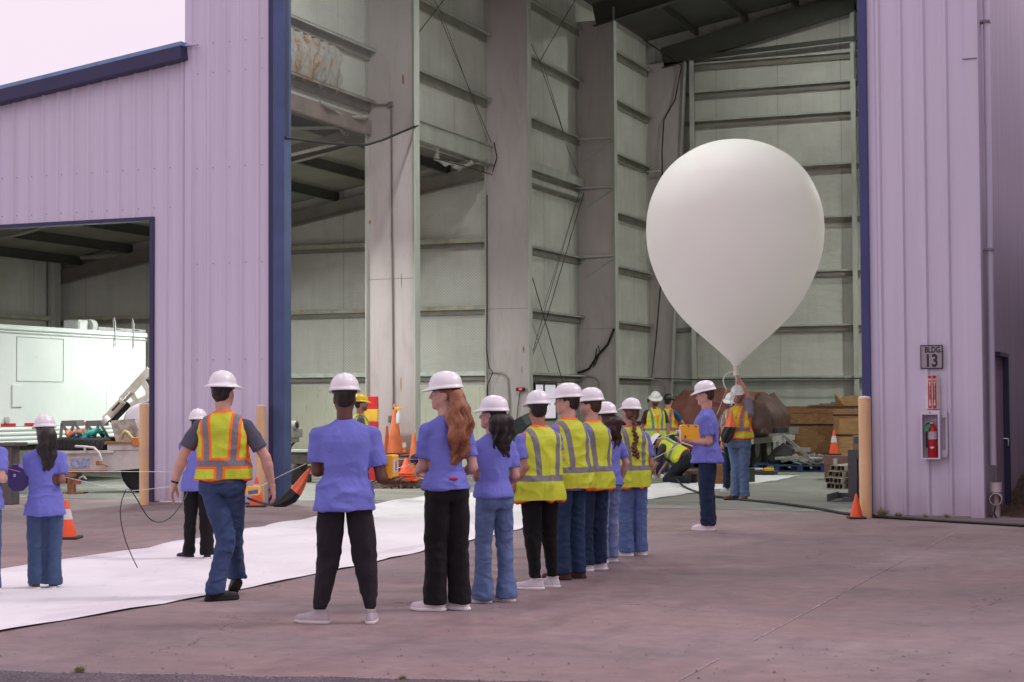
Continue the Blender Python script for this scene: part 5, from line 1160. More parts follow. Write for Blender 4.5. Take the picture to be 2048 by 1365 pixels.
for i, (x, y, cc, nm) in enumerate(((152, 868, (.50, .16, .10), 'red'), (172, 868, (.03, .40, .36), 'teal'), (161, 875, (.05, .30, .45), 'blue'), (188, 866, (.03, .32, .24), 'green'))):
    w = MB(); c_ = E_(x, y, .5); w.tube([c_+R0*(.17*math.cos(q*.7+i))+FH*(.16*math.sin(q*.7))+Vector((0, 0, .05*math.sin(q*1.9+i))) for q in range(9)], [.03+.02*abs(math.sin(q*1.3)) for q in range(9)], mat('strap_'+nm, cc, .7), 7)
    T(w.build('strap'), '%s fabric strap bundled on top of the spare tyre' % nm, 'strap')
w = MB(); w.tube([E_(157, 962, -.2), E_(160, 956, -.2), E_(167, 953, -.2), E_(172, 959, -.2)], .018, mat('hook_steel', (.35, .33, .32), .4), 7); w.box(E_(155, 965, -.2), (.12, .08, .07), mat('hook_red', (.4, .08, .06)), yaw); rel(w, O).build('tow_hook', rt)
# floor creeper / cart at the left edge
p = g(8, 1000); rt = thing('tool_cart', 'low dark cart with a rounded grey end at the left edge of the picture', 'cart', (*g(-14, 1004)[:2], 0), yaw)
w = MB(); w.box((0, 0, .40), (.50, .5, .42), mat('cart_black', (.03, .03, .03), .6), None, .03); w.build('tub', rt); w = MB(); w.box((.29, 0, .40), (.16, .46, .38), mat('cart_grey', (.24, .22, .23), .5), None, .05); w.build('end_cap', rt)
for q, (x, y) in enumerate(((-.2, -.2), (.18, -.2), (-.2, .2), (.18, .2))): w = MB(); w.box((x, y, .14), (.04, .04, .14), M_CB); w.lathe([(.001, -.02), (.07, -.02), (.07, .02), (.001, .02)], (x, y, .07), M_CB, 14, 'Y'); w.build('caster', rt)
p = atZ(22, 885, 27.5); w = MB(); dp = mat('post_dark', (.11, .10, .095), .7)
w.bb((p[0]-.10, p[1]-.1, 0), (p[0]+.10, p[1]+.1, p[2]-.06), dp, .01); w.bb((p[0]-.2, p[1]-.15, p[2]-.06), (p[0]+.22, p[1]+.15, p[2]), dp, .01)
T(w.build('machine_post'), 'dark square post with a flat cap beside the white box trailer', 'post')
p = g(35, 975); w = MB(); rt = thing('caster_wheel', 'small spoked black caster wheel under the purple box', 'wheel', (p[0], p[1], .11)); w.lathe([(.07, -.02), (.11, -.025), (.11, .025), (.07, .02), (.07, -.02)], (0, 0, 0), M_CB, 20, 'Y', rot=Matrix.Rotation(yaw, 3, 'Z')); w.build('rim', rt)
w = MB()
for q in range(5): a = q*2*PI/5; w.beam((0, 0, 0), R0*(.075*math.cos(a))+Vector((0, 0, .075*math.sin(a))), .012, .012, mat('spoke', (.25, .24, .24)))
w.build('spokes', rt)
# ---------------------------------------------------------------- back of hall: tarped truck bed, crates, pallets, tubes
def BX(px, py, Y): return on(px, py, 1, Y)
# flat truck with brown tarp, long axis roughly along X at Y ~ 40
TY = 39.5
xl, xr_ = BX(1335, 850, TY)[0], BX(1548, 850, TY)[0]
rt = thing('flatbed_truck', 'flatbed truck with double rear wheels carrying a load', 'truck', (float((xl+xr_)/2), TY, 0)); O = Vector(rt.location)
M_FR = mat('chassis_black', (.05, .05, .05), .6, .3, 5); M_WHT = mat('bed_white', (.48, .48, .47), .5, .1)
zb = BX(1500, 868, TY)[2]; XT = float(BX(1517, 880, 40.3)[0])
w = MB(); w.bb((xl, TY, zb-.10), (XT, TY+4.4, zb), mat('bed_grey', (.20, .20, .19), .6)); rel(w, O).build('bed', rt)
w = MB(); w.bb((xl+.5, TY+.5, .55), (XT-.4, TY+.7, zb-.1), M_FR); w.bb((XT-1.0, TY+.2, .5), (XT-.8, TY+4.2, zb-.1), M_FR); rel(w, O).build('chassis', rt)
for Y in (40.3, 41.45):
    for X in (XT-.14, XT-.46):
        w = MB(); w.lathe([(.24, -.10), (.42, -.13), (.49, -.08), (.49, .08), (.42, .13), (.24, .10)], (X, Y, .50), MATS['tyre_black'], 30, 'X'); wh = rel(w, O).build('wheel', rt)
        w = MB(); w.lathe([(.001, .06), (.09, .07), (.11, .02), (.20, .03), (.245, .115)], (X, Y, .50), mat('rim_grey', (.22, .21, .20), .45), 22, 'X'); rel(w, O).build('rim', wh)
for x in (xl+.5, xl+1.3): w = MB(); w.lathe([(.24, -.10), (.42, -.13), (.49, -.08), (.49, .08), (.42, .13), (.24, .10)], (x, TY+.8, .50), MATS['tyre_black'], 28, 'X'); rel(w, O).build('wheel', rt)
w = MB(); w.bb((XT-.2, TY-.1, zb-.24), (XT+.10, TY+4.3, zb-.10), M_WHT); w.beam((XT+.1, TY+2.9, .75), (XT+.75, TY+2.9, .2), .06, .08, M_WHT); w.bb((XT+.0, TY+2.4, .35), (XT+.9, TY+2.5, .45), M_WHT); w.bb((XT+.05, TY+2.4, .45), (XT+.13, TY+2.5, zb-.2), M_WHT); rel(w, O).build('rear_frame', rt)
w = MB(); w.bb((xl+.3, TY-.1, .45), (xl+1.4, TY+.1, .85), mat('toolbox_red', (.16, .03, .03), .5)); w.bb((xl+1.5, TY-.06, .60), (XT-.9, TY+.02, .70), M_WHT); rel(w, O).build('tool_box', rt)
w = MB()
for q in range(9): x = xl+.4+q*.33; w.box((x, TY-.05+.1*rr.rand(), zb+.08), (.12+.2*rr.rand(), .2, .1+.12*rr.rand()), (M_WHT, M_FR, mat('bed_grey', (.2, .2, .19)))[q % 3], rr.rand())
rel(w, O).build('fittings', rt)
# tarp as draped height surface
t = NT('tarp_brown'); co = t.coord('World'); t.base(t.ramp(t.noise(co, 1.2, 4), (.3, (.18, .062, .046)), (.7, (.28, .105, .075)))); t.rough(.55); t.bump(t.noise(co, 2.2, 3, .5, 1.5), .6, .12); M_TARP = t.m
def tarp(lab, outline, Y0, Y1, seed, m=M_TARP):
    """outline: (px, pytop) list; hangs to deck"""
    r_ = np.random.RandomState(seed); w = MB(); nx = 44; ncirc = 30; P = []
    xs = [BX(p[0], p[1], Y0)[0] for p in outline]; zs = [BX(p[0], p[1], Y0)[2] for p in outline]; X = np.linspace(xs[0], xs[-1], nx)
    for i, x in enumerate(X):
        zt = np.interp(x, xs, zs); endf = min(1, min(i, nx-1-i)/3+.15)
        for j in range(ncirc):
            f = j/(ncirc-1); a = (f*2-1); yy = (Y0+Y1)/2+(Y1-Y0)/2*math.copysign(min(1, abs(a)*1.7)**1.0, a); drop = max(0, abs(a)-.55)/.45
            z = zt-(zt-zb-.02)*drop**.8*.98-.05*abs(a); fold = .10*abs(math.sin(x*5.1+drop*3+seed)*math.sin(x*2.3+1.1*seed))+.05*math.sin(x*11+z*6)
            yy += math.copysign(fold*drop*1.9, a); z -= (.20*abs(math.sin(x*1.9+seed+a*1.3))**.7+.08*abs(math.sin(x*6.1+a*4)))*(1-drop*.6)*(.5+.5*abs(math.sin(a*2.2+x*1.3)))-.08
            P.append((x+.05*math.sin(z*7+seed), yy, max(z, zb+.01)))
    w.add(P, [(i*ncirc+j, i*ncirc+j+1, (i+1)*ncirc+j+1, (i+1)*ncirc+j) for i in range(nx-1) for j in range(ncirc-1)], m, True)
    for i0 in (0, nx-1): w.add([P[i0*ncirc+j] for j in range(ncirc)], [tuple(range(ncirc))], m)
    return T(w.build('tarp'), lab, 'tarp')
tarp('red-brown tarp draped high over the front of the truck load', [(1338, 800), (1345, 780), (1360, 774), (1420, 775), (1470, 776), (1500, 782)], TY+.1, TY+2.1, 2)
tarp('dark brown crumpled tarp over the rear of the truck load behind the balloon holder', [(1496, 785), (1510, 783), (1530, 797), (1540, 812), (1546, 835), (1550, 858)], TY-.1, TY+1.8, 5, mat('tarp_dark_brown', (.085, .038, .032), .6, .25, 2, .6, 3, coord='World', bdist=.08))
# wooden crates
t = NT('crate_ply'); co = t.coord('World', (1.2, 1.2, 4)); n1 = t.noise(co, 1.6, 4, .6, 3.0); n2 = t.noise(t.coord('World', (1, 1, 14)), 3, 4, .6, 1)
t.base(t.mix(t.ramp(n2, (.45, 0.0), (.7, .4)), t.ramp(n1, (.35, (.36, .18, .075)), (.65, (.54, .30, .13))), (.26, .12, .045))); t.rough(.6); M_CRP = t.m
M_CRF = mat('crate_frame', (.42, .21, .095), .65, .2, 3, coord='World', stretch=(1, 1, 6)); M_STRAP = mat('strap_black', (.012, .012, .013), .5)
def crate(name, lab, x0, x1, Y, dep, z0, z1, cols, rows, straps=(), ply=None, fr=None, group=None):
    ply = ply or M_CRP; fr = fr or M_CRF; O = Vector(((x0+x1)/2, Y, z0)); rt = thing(name, lab, 'crate', tuple(O), 0, group)
    w = MB(); w.bb((x0+.03, Y+.03, z0+.01), (x1-.03, Y+dep, z1-.02), ply); rel(w, O).build('plywood_box', rt)
    w = MB(); f = .13
    for i, xx in enumerate(cols): w.bb((xx, Y, z0), (xx+f, Y+.028, z1), fr)
    xs_ = sorted(cols)
    for zz in rows:
        for k in range(len(xs_)-1): w.bb((xs_[k]+f, Y+.001, zz), (xs_[k+1], Y+.028, min(z1, zz+.13)), fr)
    for yy in (Y+.03, Y+dep-f): w.bb((x0-.002, yy, z0), (x0+.028, yy+f, z1), fr)
    for zz in (z0, z1-.13): w.bb((x0-.001, Y+.03+f, zz), (x0+.028, Y+dep-f, zz+.13), fr)
    rel(w, O).build('frame_boards', rt)
    w = MB(); w.bb((x0-.01, Y-.01, z1), (x1, Y+dep, z1+.05), fr); rel(w, O).build('lid', rt)
    for zz in straps: w = MB(); w.bb((x0-.012, Y-.012, zz), (x1+.01, Y-.004, zz+.035), M_STRAP); w.bb((x0-.012, Y-.004, zz), (x0-.006, Y+dep, zz+.035), M_STRAP); rel(w, O).build('strap', rt)
    return rt
CY = 44.0; x0, x1 = BX(1571, 850, CY)[0], BX(1720, 850, CY)[0]+1.2; z1 = BX(1571, 817, CY)[2]; xm = BX(1626, 850, CY)[0]
crate('wooden_crate', 'large brown plywood crate with two black straps behind the blue pallets', x0, x1, CY, 1.4, .12, z1, [x0, xm, BX(1680, 850, CY)[0]], [.12, z1-.55-.6, z1-.13], (BX(1600, 851, CY)[2], BX(1600, 913, CY)[2]))
CY2 = 42.2; x0, z1 = BX(1667, 850, CY2)[0], BX(1667, 824, CY2)[2]; crate('wooden_crate', 'tall brown plywood crate partly hidden by the right bollard', x0, x0+2.2, CY2, 1.5, .12, z1, [x0, x0+2.0], [.12, z1-.13], (z1-.10, BX(1700, 872, CY2)[2]), mat('crate_ply_warm', (.56, .30, .13), .6, .25, 2.5, coord='World', stretch=(1, 1, 6)))
w = MB(); wm = mat('board_worn', (.22, .17, .12), .8, .3, 4, coord='World'); 
for q in range(3): w.bb((x0-1.0+.3*q, 43.9, 1.76+z1*0+.035*q), (x0+1.5, 45.0, 1.79+.035*q), wm)
z_l = BX(1571, 817, CY)[2]+.05; dz_ = z_l-1.755; w.v = [(a, b, c+dz_) for a, b, c in w.v]; T(w.build('loose_boards'), 'weathered loose boards stacked flat on top of the crates', 'boards')
# torn cardboard on top
cbm = mat('cardboard', (.42, .29, .15), .85, .12, 5, coord='World'); w = MB(); YY = 43.0
pts = [(1672, 812), (1672, 787), (1682, 798), (1692, 793), (1714, 790), (1720, 795), (1722, 812)]
a = [Vector(BX(x, y, YY)) for x, y in pts]; n = len(a); vs = a+[p+Vector((.05, .02, 0)) for p in a]; w.add(vs, [tuple(range(n)), tuple(range(n, 2*n))[::-1]]+[(i, i+n, (i+1) % n+n, (i+1) % n) for i in range(n)], cbm)
a = [Vector(BX(x, y, YY)) for x, y in ((1672, 812), (1672, 787), (1684, 800), (1690, 812))]; vs = [p+Vector((0, -.2, 0)) if i in (1, 2) else p for i, p in enumerate(a)]; vs = vs+[p+Vector((0, .02, .01)) for p in vs]; w.add(vs, [(0, 1, 2, 3), (7, 6, 5, 4), (0, 4, 5, 1), (1, 5, 6, 2), (2, 6, 7, 3), (3, 7, 4, 0)], cbm)
T(w.build('torn_cardboard'), 'torn tan cardboard sheet curling up on top of the crates', 'cardboard')
# worn chest with a cone
CH_ = 34.3; x0, x1 = BX(1649, 950, CH_)[0], BX(1649, 950, CH_)[0]+1.25; zt = BX(1649, 911, CH_)[2]; chw = mat('chest_brown', (.20, .10, .075), .75, .3, 3, coord='World', stain=(.25, .18, .15), stamt=.5)
rt = thing('chest', 'worn dark wooden chest with a metal latch and a cone on its lid', 'chest', (x0+.6, CH_, 0)); O = Vector(rt.location)
w = MB(); w.bb((x0, CH_+.02, 0), (x1, CH_+.8, zt-.03), mat('chest_dark', (.06, .03, .022), .8)); rel(w, O).build('box', rt)
w = MB(); w.bb((x0, CH_, 0), (x0+.14, CH_+.02, zt-.2), chw); w.bb((x1-.14, CH_, 0), (x1, CH_+.02, zt-.2), chw); w.bb((x0+.14, CH_, 0), (x1-.14, CH_+.02, .16), chw); rel(w, O).build('frame_boards', rt)
w = MB(); w.bb((x0-.01, CH_-.01, zt-.2), (x1+.01, CH_+.82, zt), chw, .01); rel(w, O).build('lid', rt)
w = MB(); w.box((BX(1671, 915, CH_)[0], CH_-.02, zt-.12), (.09, .02, .13), MATS['steel_bright'], None, .008); rel(w, O).build('latch', rt)
cx_ = BX(1668, 900, CH_+.3)[0]; cone((cx_, CH_+.3, zt), .50, 'orange traffic cone with a white band standing on the lid of the worn chest', r0=.10)
bx0 = BX(1686, 880, 33.6)[0]; w = MB(); zz = BX(1686, 873, 33.9)[2]; w.bb((bx0, 34.6, zt), (bx0+.7, 35.05, zz), mat('box_grey_brown', (.24, .17, .14), .85, coord='World'), .005); w.bb((bx0+.03, 34.59, zz-.16), (bx0+.20, 34.6, zz-.03), mat('label_dark', (.08, .08, .09)))
T(w.build('cardboard_box'), 'grey-brown cardboard box on the worn chest behind the steel stand', 'box')
# steel stand near bollard
SY = 27.3; xs0 = BX(1696, 950, SY)[0]; sg_ = mat('stand_grey', (.085, .085, .095), .5, .15, 3, coord='World'); rt = thing('steel_stand', 'dark grey steel stand with a wide channel foot beside the right bollard', 'stand', (xs0+.1, SY, 0)); O = Vector(rt.location)
zt2 = BX(1700, 900, SY)[2]; w = MB(); w.bb((xs0, SY, .08), (xs0+.14, SY+.016, zt2), sg_); w.bb((xs0, SY+.15, .08), (xs0+.14, SY+.166, zt2), sg_); w.bb((xs0+.06, SY+.016, .08), (xs0+.076, SY+.15, zt2), sg_); rel(w, O).build('upright', rt)
w = MB(); w.bb((xs0+.14, SY, zt2-.14), (xs0+.6, SY+.12, zt2), sg_); w.bb((xs0+.14, SY+.02, .32), (xs0+.6, SY+.10, .42), sg_); rel(w, O).build('cross_bar', rt)
w = MB(); w.bb((xs0-.26, SY-.4, .0), (xs0+.5, SY+.5, .016), sg_); w.bb((xs0-.26, SY-.4, .016), (xs0-.245, SY+.5, .12), sg_); w.bb((xs0-.245, SY+.48, .016), (xs0+.5, SY+.5, .10), sg_); w.bb((xs0-.02, SY-.38, .016), (xs0+.14, SY-.1, .07), sg_); rel(w, O).build('foot', rt)
# stack of square metal tubes
TY2 = 31.0; mt = mat('tube_steel', (.40, .36, .31), .45, .2, 8, coord='World', stain=(.2, .12, .07), stamt=.5); dk_ = mat('tube_inside', (.015, .013, .012), .9)
def sqt(x, y, z, L_, s_, lab, rz):
    w = MB(); t_ = .006; h = s_/2
    for (c, d) in (((0, L_/2, h-t_/2), (s_*1.6, L_, t_)), ((0, L_/2, -h+t_/2), (s_*1.6, L_, t_)), ((-s_*.8+t_/2, L_/2, 0), (t_, L_, s_-2*t_)), ((s_*.8-t_/2, L_/2, 0), (t_, L_, s_-2*t_))): w.box(c, d, mt)
    w.box((0, L_/2, 0), (s_*1.5, L_*.9, s_*.88), dk_); w.box((0, .12, 0), (t_, .2, s_-2.2*t_), mt)
    o = w.build('steel_tube', loc=(x, y, z), rz=rz); T(o, lab, 'tube', 'rectangular steel tubes stacked on the floor')
pxs = BX(1650, 970, TY2)[0]
k = 0
for row, (n_, z) in enumerate(((3, .05), (3, .155), (3, .26), (2, .365))):
    for q in range(n_):
        sqt(pxs+.10+.17*q+.02*math.sin(row*5+q), TY2-.2*(q == 1)-.12*(row == 1)+.1*row, z, 3.4, .095, 'rectangular steel tube in the %s layer of the floor stack, %s' % (('bottom', 'second', 'third', 'top')[row], ('leftmost', 'middle' if n_ == 3 else 'right one', 'rightmost')[q]), -.10+.02*(q-1))
w = MB(); w.tube([(pxs+.35, TY2+.9, .44), (pxs+.5, TY2+1.15, .45)], .02, mat('marker_blue', (.03, .05, .4), .4), 8); T(w.build('marker_pen'), 'blue marker lying on the stack of steel tubes', 'marker')
# blue pallets with gear
PY_ = 37.9; pb_ = mat('pallet_blue', (.012, .035, .10), .55, .2, 5)
def pallet_blue(px, Y, lab, wd_=1.1):
    x = BX(px, 940, Y)[0]; rt = thing('blue_pallet', lab, 'pallet', (x, Y, 0), .05, 'blue plastic pallets in front of the crates')
    for zz, hh_, nm in ((.02, .03, 'bottom_frame'), (.14, .03, 'deck')): w = MB(); w.box((0, .5, zz), (wd_, 1.0, hh_), pb_, None, .005); w.build(nm, rt)
    w = MB()
    for i in (-1, 0, 1):
        for j in (0.07, .5, .93): w.box((i*(wd_/2-.07), j, .08), (.13, .13, .092), pb_)
    w.build('feet', rt); return x
xA = pallet_blue(1556, 38.6, 'blue pallet nearest the truck wheels', 1.15); xB = pallet_blue(1600, 38.1, 'blue pallet in the middle with a heap of metal parts', 1.2); xC = pallet_blue(1630, 38.3, 'blue pallet at the foot of the large crate', 1.1)
w = MB(); pm_ = mat('metal_parts', (.38, .39, .36), .35, .3, 9, coord='World', metal=.6); 
for q in range(46): w.box((xB-.4+1.25*rr.rand(), 38.2+.7*rr.rand(), .19+.16*rr.rand()), (.1+.4*rr.rand(), .03+.05*rr.rand(), .02+.05*rr.rand()), pm_, Matrix.Rotation(rr.randn()*.5, 3, 'Z') @ Matrix.Rotation(rr.randn()*.25, 3, 'Y'))
w.box((xB+.35, 38.2, .33), (.3, .25, .08), mat('foil', (.8, .82, .82), .15, metal=1), .2, .02)
T(w.build('metal_parts'), 'tangled heap of grey metal strips and brackets on the middle blue pallet', 'metal parts')
x_ = BX(1561, 918, 38.9)[0]; w = MB(); F_ = Field((x_-.45, 38.7, .1), (x_+.45, 39.3, .75), .02)
F_.ell((x_, 39.0, .30), (.34, .22, .18), .05); F_.ell((x_+.1, 39.0, .45), (.2, .16, .14), .06); F_.cone((x_-.2, 38.95, .4), (x_+.05, 39, .6), .05, .04, .04)
V, Q = F_.mesh(); V = V+normals(V, Q)*(.03*wav(V, 3, (18, 18, 18)))[:, None]; o = obj_np('black_bag', [(V, Q)], mat('bag_black', (.014, .014, .014), .6, coord='World'), None); T(o, 'lumpy black bag lying on the blue pallet nearest the truck', 'bag')
x_ = BX(1524, 945, 36.5)[0]; rt = thing('tool_tray', 'shallow black tray with yellow and white tools on the floor behind the balloon holder', 'tray', (x_, 36.5, 0)); w = MB(); w.box((0, 0, .05), (.62, .35, .08), M_CB, None, .01); w.build('tray', rt)
w = MB(); w.box((.15, 0, .12), (.22, .1, .07), mat('tool_yellow', (.65, .38, .02)), .3, .01); w.build('yellow_tool', rt); w = MB(); w.tube([(-.25, 0, .12), (.02, .02, .12)], .03, mat('tool_white', (.55, .55, .52)), 9); w.build('white_tool', rt)
p = g(1498, 945); rt = thing('traffic_cone', 'orange and white cone lying on its side behind the balloon holder', 'traffic cone', (BX(1500, 930, 33)[0], 33.0, .14), 0); Rr = Matrix.Rotation(1.2, 3, 'Z')
w = MB(); w.lathe([(.12, 0), (.03, .4), (.001, .41)], (0, 0, 0), M_CO, 20, 'Y', rot=Rr); w.build('body', rt); w = MB(); w.lathe([(.101, .10), (.072, .22)], (0, 0, 0), M_CW, 20, 'Y', rot=Rr); w.build('reflective_band', rt); w = MB(); w.box((0, 0, 0), (.30, .03, .28), M_CB, Rr, .01); w.build('base', rt)
# cardboard boxes on the sheet
cbb = mat('box_brown', (.21, .095, .045), .8, .1, 4, coord='World'); 
def obox(px, py, wd_, dp_, h, rz, lab, flaps=True, tall=0):
    p = g(px, py); rt = thing('cardboard_box', lab, 'box', (p[0], p[1], .02), rz); w = MB(); t_ = .008
    for c, d in (((0, 0, .004), (wd_, dp_, .008)), ((0, -dp_/2, h/2), (wd_, t_, h)), ((0, dp_/2, h/2), (wd_, t_, h)), ((-wd_/2, 0, h/2), (t_, dp_-t_, h)), ((wd_/2, 0, h/2), (t_, dp_-t_, h))): w.box(c, d, cbb)
    w.build('carton', rt)
    if flaps:
        for c, d, R_ in (((0, dp_/2+.08, h+.10), (wd_, .006, .24), Matrix.Rotation(-.5, 3, 'X')), ((wd_/2+.08, 0, h+.06), (.006, dp_, .22), Matrix.Rotation(.8, 3, 'Y')), ((0, -dp_/2-.03, h-.05), (wd_, .006, .16), Matrix.Rotation(.25, 3, 'X'))): w = MB(); w.box(c, d, cbb, R_); w.build('flap', rt)
    return rt
obox(1446, 968, .46, .40, .30, yaw, 'open brown cardboard box between the student with the yellow box and the balloon holder')
obox(1388, 965, .30, .3, .20, yaw+.3, 'small brown cardboard box behind the kneeling worker', False)
p = g(1472, 940); w = MB(); w.box((p[0]-.25, p[1]+1.0, .45), (.55, .35, .9), mat('box_dark_brown', (.15, .07, .045), .8, coord='World'), yaw, .01); T(w.build('tall_box'), 'tall dark brown carton standing behind the balloon holder', 'box')
p = g(1466, 962); F_ = Field((p[0]-.3, p[1]-.3, 0), (p[0]+.3, p[1]+.4, .4), .015); F_.ell((p[0], p[1], .13), (.16, .14, .13), .03); F_.ell((p[0]+.05, p[1]+.1, .25), (.08, .08, .1), .04); V, Q = F_.mesh(); T(obj_np('canvas_bag', [(V, Q)], mat('canvas_brown', (.045, .03, .025), .9, coord='World'), None), 'dark brown canvas bag slumped beside the open cardboard box', 'bag')
# red-topped bench / dark machinery behind the third column
p = on(1245, 845, 1, 41.5); w = MB(); w.bb((p[0]-.6, 41.5, 1.0), (p[0]+1.4, 42.1, 1.10), mat('bench_maroon', (.10, .03, .035), .5)); w.bb((p[0]-.5, 41.6, 0), (p[0]-.4, 42.0, 1.0), M_FR); w.bb((p[0]+1.2, 41.6, 0), (p[0]+1.3, 42.0, 1.0), M_FR); T(w.build('workbench'), 'maroon-topped workbench behind the girl with the braid', 'bench')
p = on(1268, 790, 1, 48.0); rt = thing('wall_cabinet', 'dark electrical cabinet and bracket on the back wall beside the fourth column', 'cabinet', (p[0], 48.4, 0)); w = MB(); w.box((-.3, 0, 1.5), (.3, .2, 1.5), M_FR, None, .01); w.build('cabinet', rt); w = MB(); w.beam((-.2, -.1, 2.05), (.35, -.1, 1.6), .08, .1, M_FR); w.box((.15, -.1, 1.95), (.25, .2, .3), mat('motor_grey', (.2, .22, .2)), None, .03); w.build('bracket', rt)
# black tilted screen, teal case, lamp box on column 2
p = on(1023, 850, 1, 33.0); rt = thing('tilted_lid', 'dark tilted equipment lid showing between the two women and the vested row', 'lid', (p[0], 33.0, 0)); w = MB()
a = [Vector(BX(x, y, 33.0)) for x, y in ((1003, 855), (1042, 833), (1053, 852), (1040, 872), (1010, 872))]; n = 5; vs = a+[q+Vector((.05, .5, .1)) for q in a]; w.add(vs, [tuple(range(n)), tuple(range(n, 2*n))[::-1]]+[(i, i+n, (i+1) % n+n, (i+1) % n) for i in range(n)], mat('lid_dark', (.03, .04, .045), .4)); rel(w, Vector(rt.location)).build('lid_panel', rt)
w = MB(); w.bb((p[0]-.3, 33.1, 0), (p[0]+.5, 33.7, .95), mat('case_teal', (.02, .22, .20), .5), .02); rel(w, Vector(rt.location)).build('case', rt)
p = on(1042, 779, 1, COLY[2]-.06); w = MB(); rt = thing('warning_light', 'small black warning light with a red lens fixed to the second column', 'light', tuple(p)); w.box((0, -.03, 0), (.20, .12, .075), M_CB, None, .02); w.build('housing', rt)
rl = NT('red_lens'); rl.base((.5, .02, .02)); rl.b.inputs['Emission Color'].default_value = (1, .05, .05, 1); rl.b.inputs['Emission Strength'].default_value = 1.0; w = MB(); w.box((.02, -.095, 0), (.08, .01, .04), rl.m); w.build('red_lens', rt); w = MB(); w.tube([(-.02, 0, -.03), (-.07, 0, -.35), (-.12, 0, -.75)], .010, M_CB, 5); w.build('cord', rt)
# ---------------------------------------------------------------- signs and extinguisher on the right tower
SYf = YF-.04
def text(s, size, loc, m, parent, name, rot=(PI/2, 0, 0), font_w=1.0, align='CENTER', off=0.0):
    cu = bpy.data.curves.new(name, 'FONT'); cu.body = s; cu.size = size; cu.align_x = align; cu.align_y = 'CENTER'; cu.extrude = .001; cu.offset = off
    o = bpy.data.objects.new(name, cu); COL.objects.link(o); dg = bpy.context.evaluated_depsgraph_get(); me = bpy.data.meshes.new_from_object(o.evaluated_get(dg)); bpy.data.objects.remove(o)
    me.materials.clear(); me.materials.append(m); o = bpy.data.objects.new(name, me); COL.objects.link(o); o.location = loc; o.rotation_euler = rot; o.scale = (font_w, 1, 1); o.parent = parent; return o
M_INK = mat('ink_black', (.02, .015, .025), .5); M_SGN = mat('sign_metal', (.34, .30, .32), .45, .08, 6, coord='World')
x0, x1, z0, z1 = -3.545, -3.245, 2.01, 2.335; rt = thing('building_sign', 'square grey building number sign with black border on the right tower', 'sign', ((x0+x1)/2, SYf, (z0+z1)/2))
w = MB(); w.box((0, 0, 0), (.30, .014, .325), M_INK, None, .004); w.build('border', rt); w = MB(); w.box((0, -.006, 0), (.272, .006, .297), M_SGN); w.build('plate', rt)
text('BLDG.', .112, (.022, -.0105, .094), M_INK, rt, 'lettering', font_w=.74, off=.0032); text('13', .235, (-.004, -.0105, -.058), M_INK, rt, 'lettering', font_w=.78, off=.0065)
M_RED = mat('sign_red', (.50, .02, .035), .45); M_CRM = mat('sign_cream', (.74, .66, .62), .5)
zc = (1.925+1.465)/2; hh_ = .46; rt = thing('fire_sign', 'tall folded red and cream fire sign with down arrows above the extinguisher box', 'sign', (-3.385, SYf-.012, zc)); 
w = MB()
prof_ = [(-.098, .02), (-.062, -.045), (.0, -.062), (.062, -.045), (.098, .02)]
for i, (a, b) in enumerate(zip(prof_[:-1], prof_[1:])):
    w.add([(a[0], a[1], -hh_/2), (b[0], b[1], -hh_/2), (b[0], b[1], hh_/2), (a[0], a[1], hh_/2)], [(0, 1, 2, 3)], M_CRM)
w.build('sign_face', rt, fixn=False)
for s_, cx in ((-1, -.031), (1, .031)):
    ry = math.atan2(.017, .062)*s_*-1; w = MB(); R_ = Matrix.Rotation(-ry if False else s_*.267, 3, 'Z'); cy = -.0555
    w.box((cx, cy, 0), (.052, .003, hh_*.97), M_RED, R_)
    w.box((cx, cy-.0022, -.01), (.013, .002, hh_*.62), M_CRM, R_); w.build('red_panel', rt)
    w = MB(); c0 = Vector((cx, cy-.0024, 0))
    for poly in ([(-.018, -.155), (.018, -.155), (0, -.195)], [(-.020, .125), (.020, .125), (.020, .19), (0, .17), (-.020, .19)]): vs = [c0+R_ @ Vector((x, 0, z)) for x, z in poly]; vs2 = [v+Vector((0, -.001, 0)) for v in vs]; w.add(vs2, [tuple(range(len(vs)))], M_CRM)
    w.build('arrow', rt, fixn=False)
    tx = text('FIRE', .034, (cx, cy-.0048, .148), M_RED, rt, 'lettering', (PI/2, 0, s_*.267), .62, off=.001)
    tx = text('EXTINGUISHER', .030, (cx, cy-.0050, -.01), M_INK, rt, 'lettering', (PI/2, PI/2, 0), .9); tx.rotation_euler = (PI/2, PI/2, s_*.267)
# cabinet
X0, X1, Z0, Z1 = -3.525, -3.275, .79, 1.45; rt = thing('extinguisher_cabinet', 'open white metal cabinet on the right tower below the fire sign', 'cabinet', ((X0+X1)/2, SYf, Z0)); O = Vector(rt.location); wm_ = mat('cabinet_white', (.70, .64, .72), .4, .06, 6, coord='World')
w = MB(); D = .2; t_ = .012
for c, d in (((-.119, -D/2, .33), (t_, D, .66)), ((.119, -D/2, .33), (t_, D, .66)), ((0, -D/2, .006), (.226, D, t_)), ((0, -D/2, .654), (.226, D, t_)), ((0, -.004, .33), (.226, .008, .636))): w.box(c, d, wm_)
w.build('case', rt); w = MB()
for c, d in (((-.115, -D-.004, .33), (.024, .008, .66)), ((.115, -D-.004, .33), (.024, .008, .66)), ((0, -D-.004, .63), (.206, .008, .06)), ((0, -D-.004, .009), (.206, .008, .018))): w.box(c, d, wm_)
w.lathe([(.001, -.012), (.008, -.010), (.008, 0)], (0, -D-.008, .63), M_INK, 10, 'Y'); w.build('door_frame', rt)
w = MB(); w.box((.19, -.01, .33), (.03, .02, .56), wm_); w.box((.165, -.03, .60), (.07, .012, .09), wm_); w.box((.165, -.03, .07), (.07, .012, .1), wm_); w.build('wall_bracket', rt)
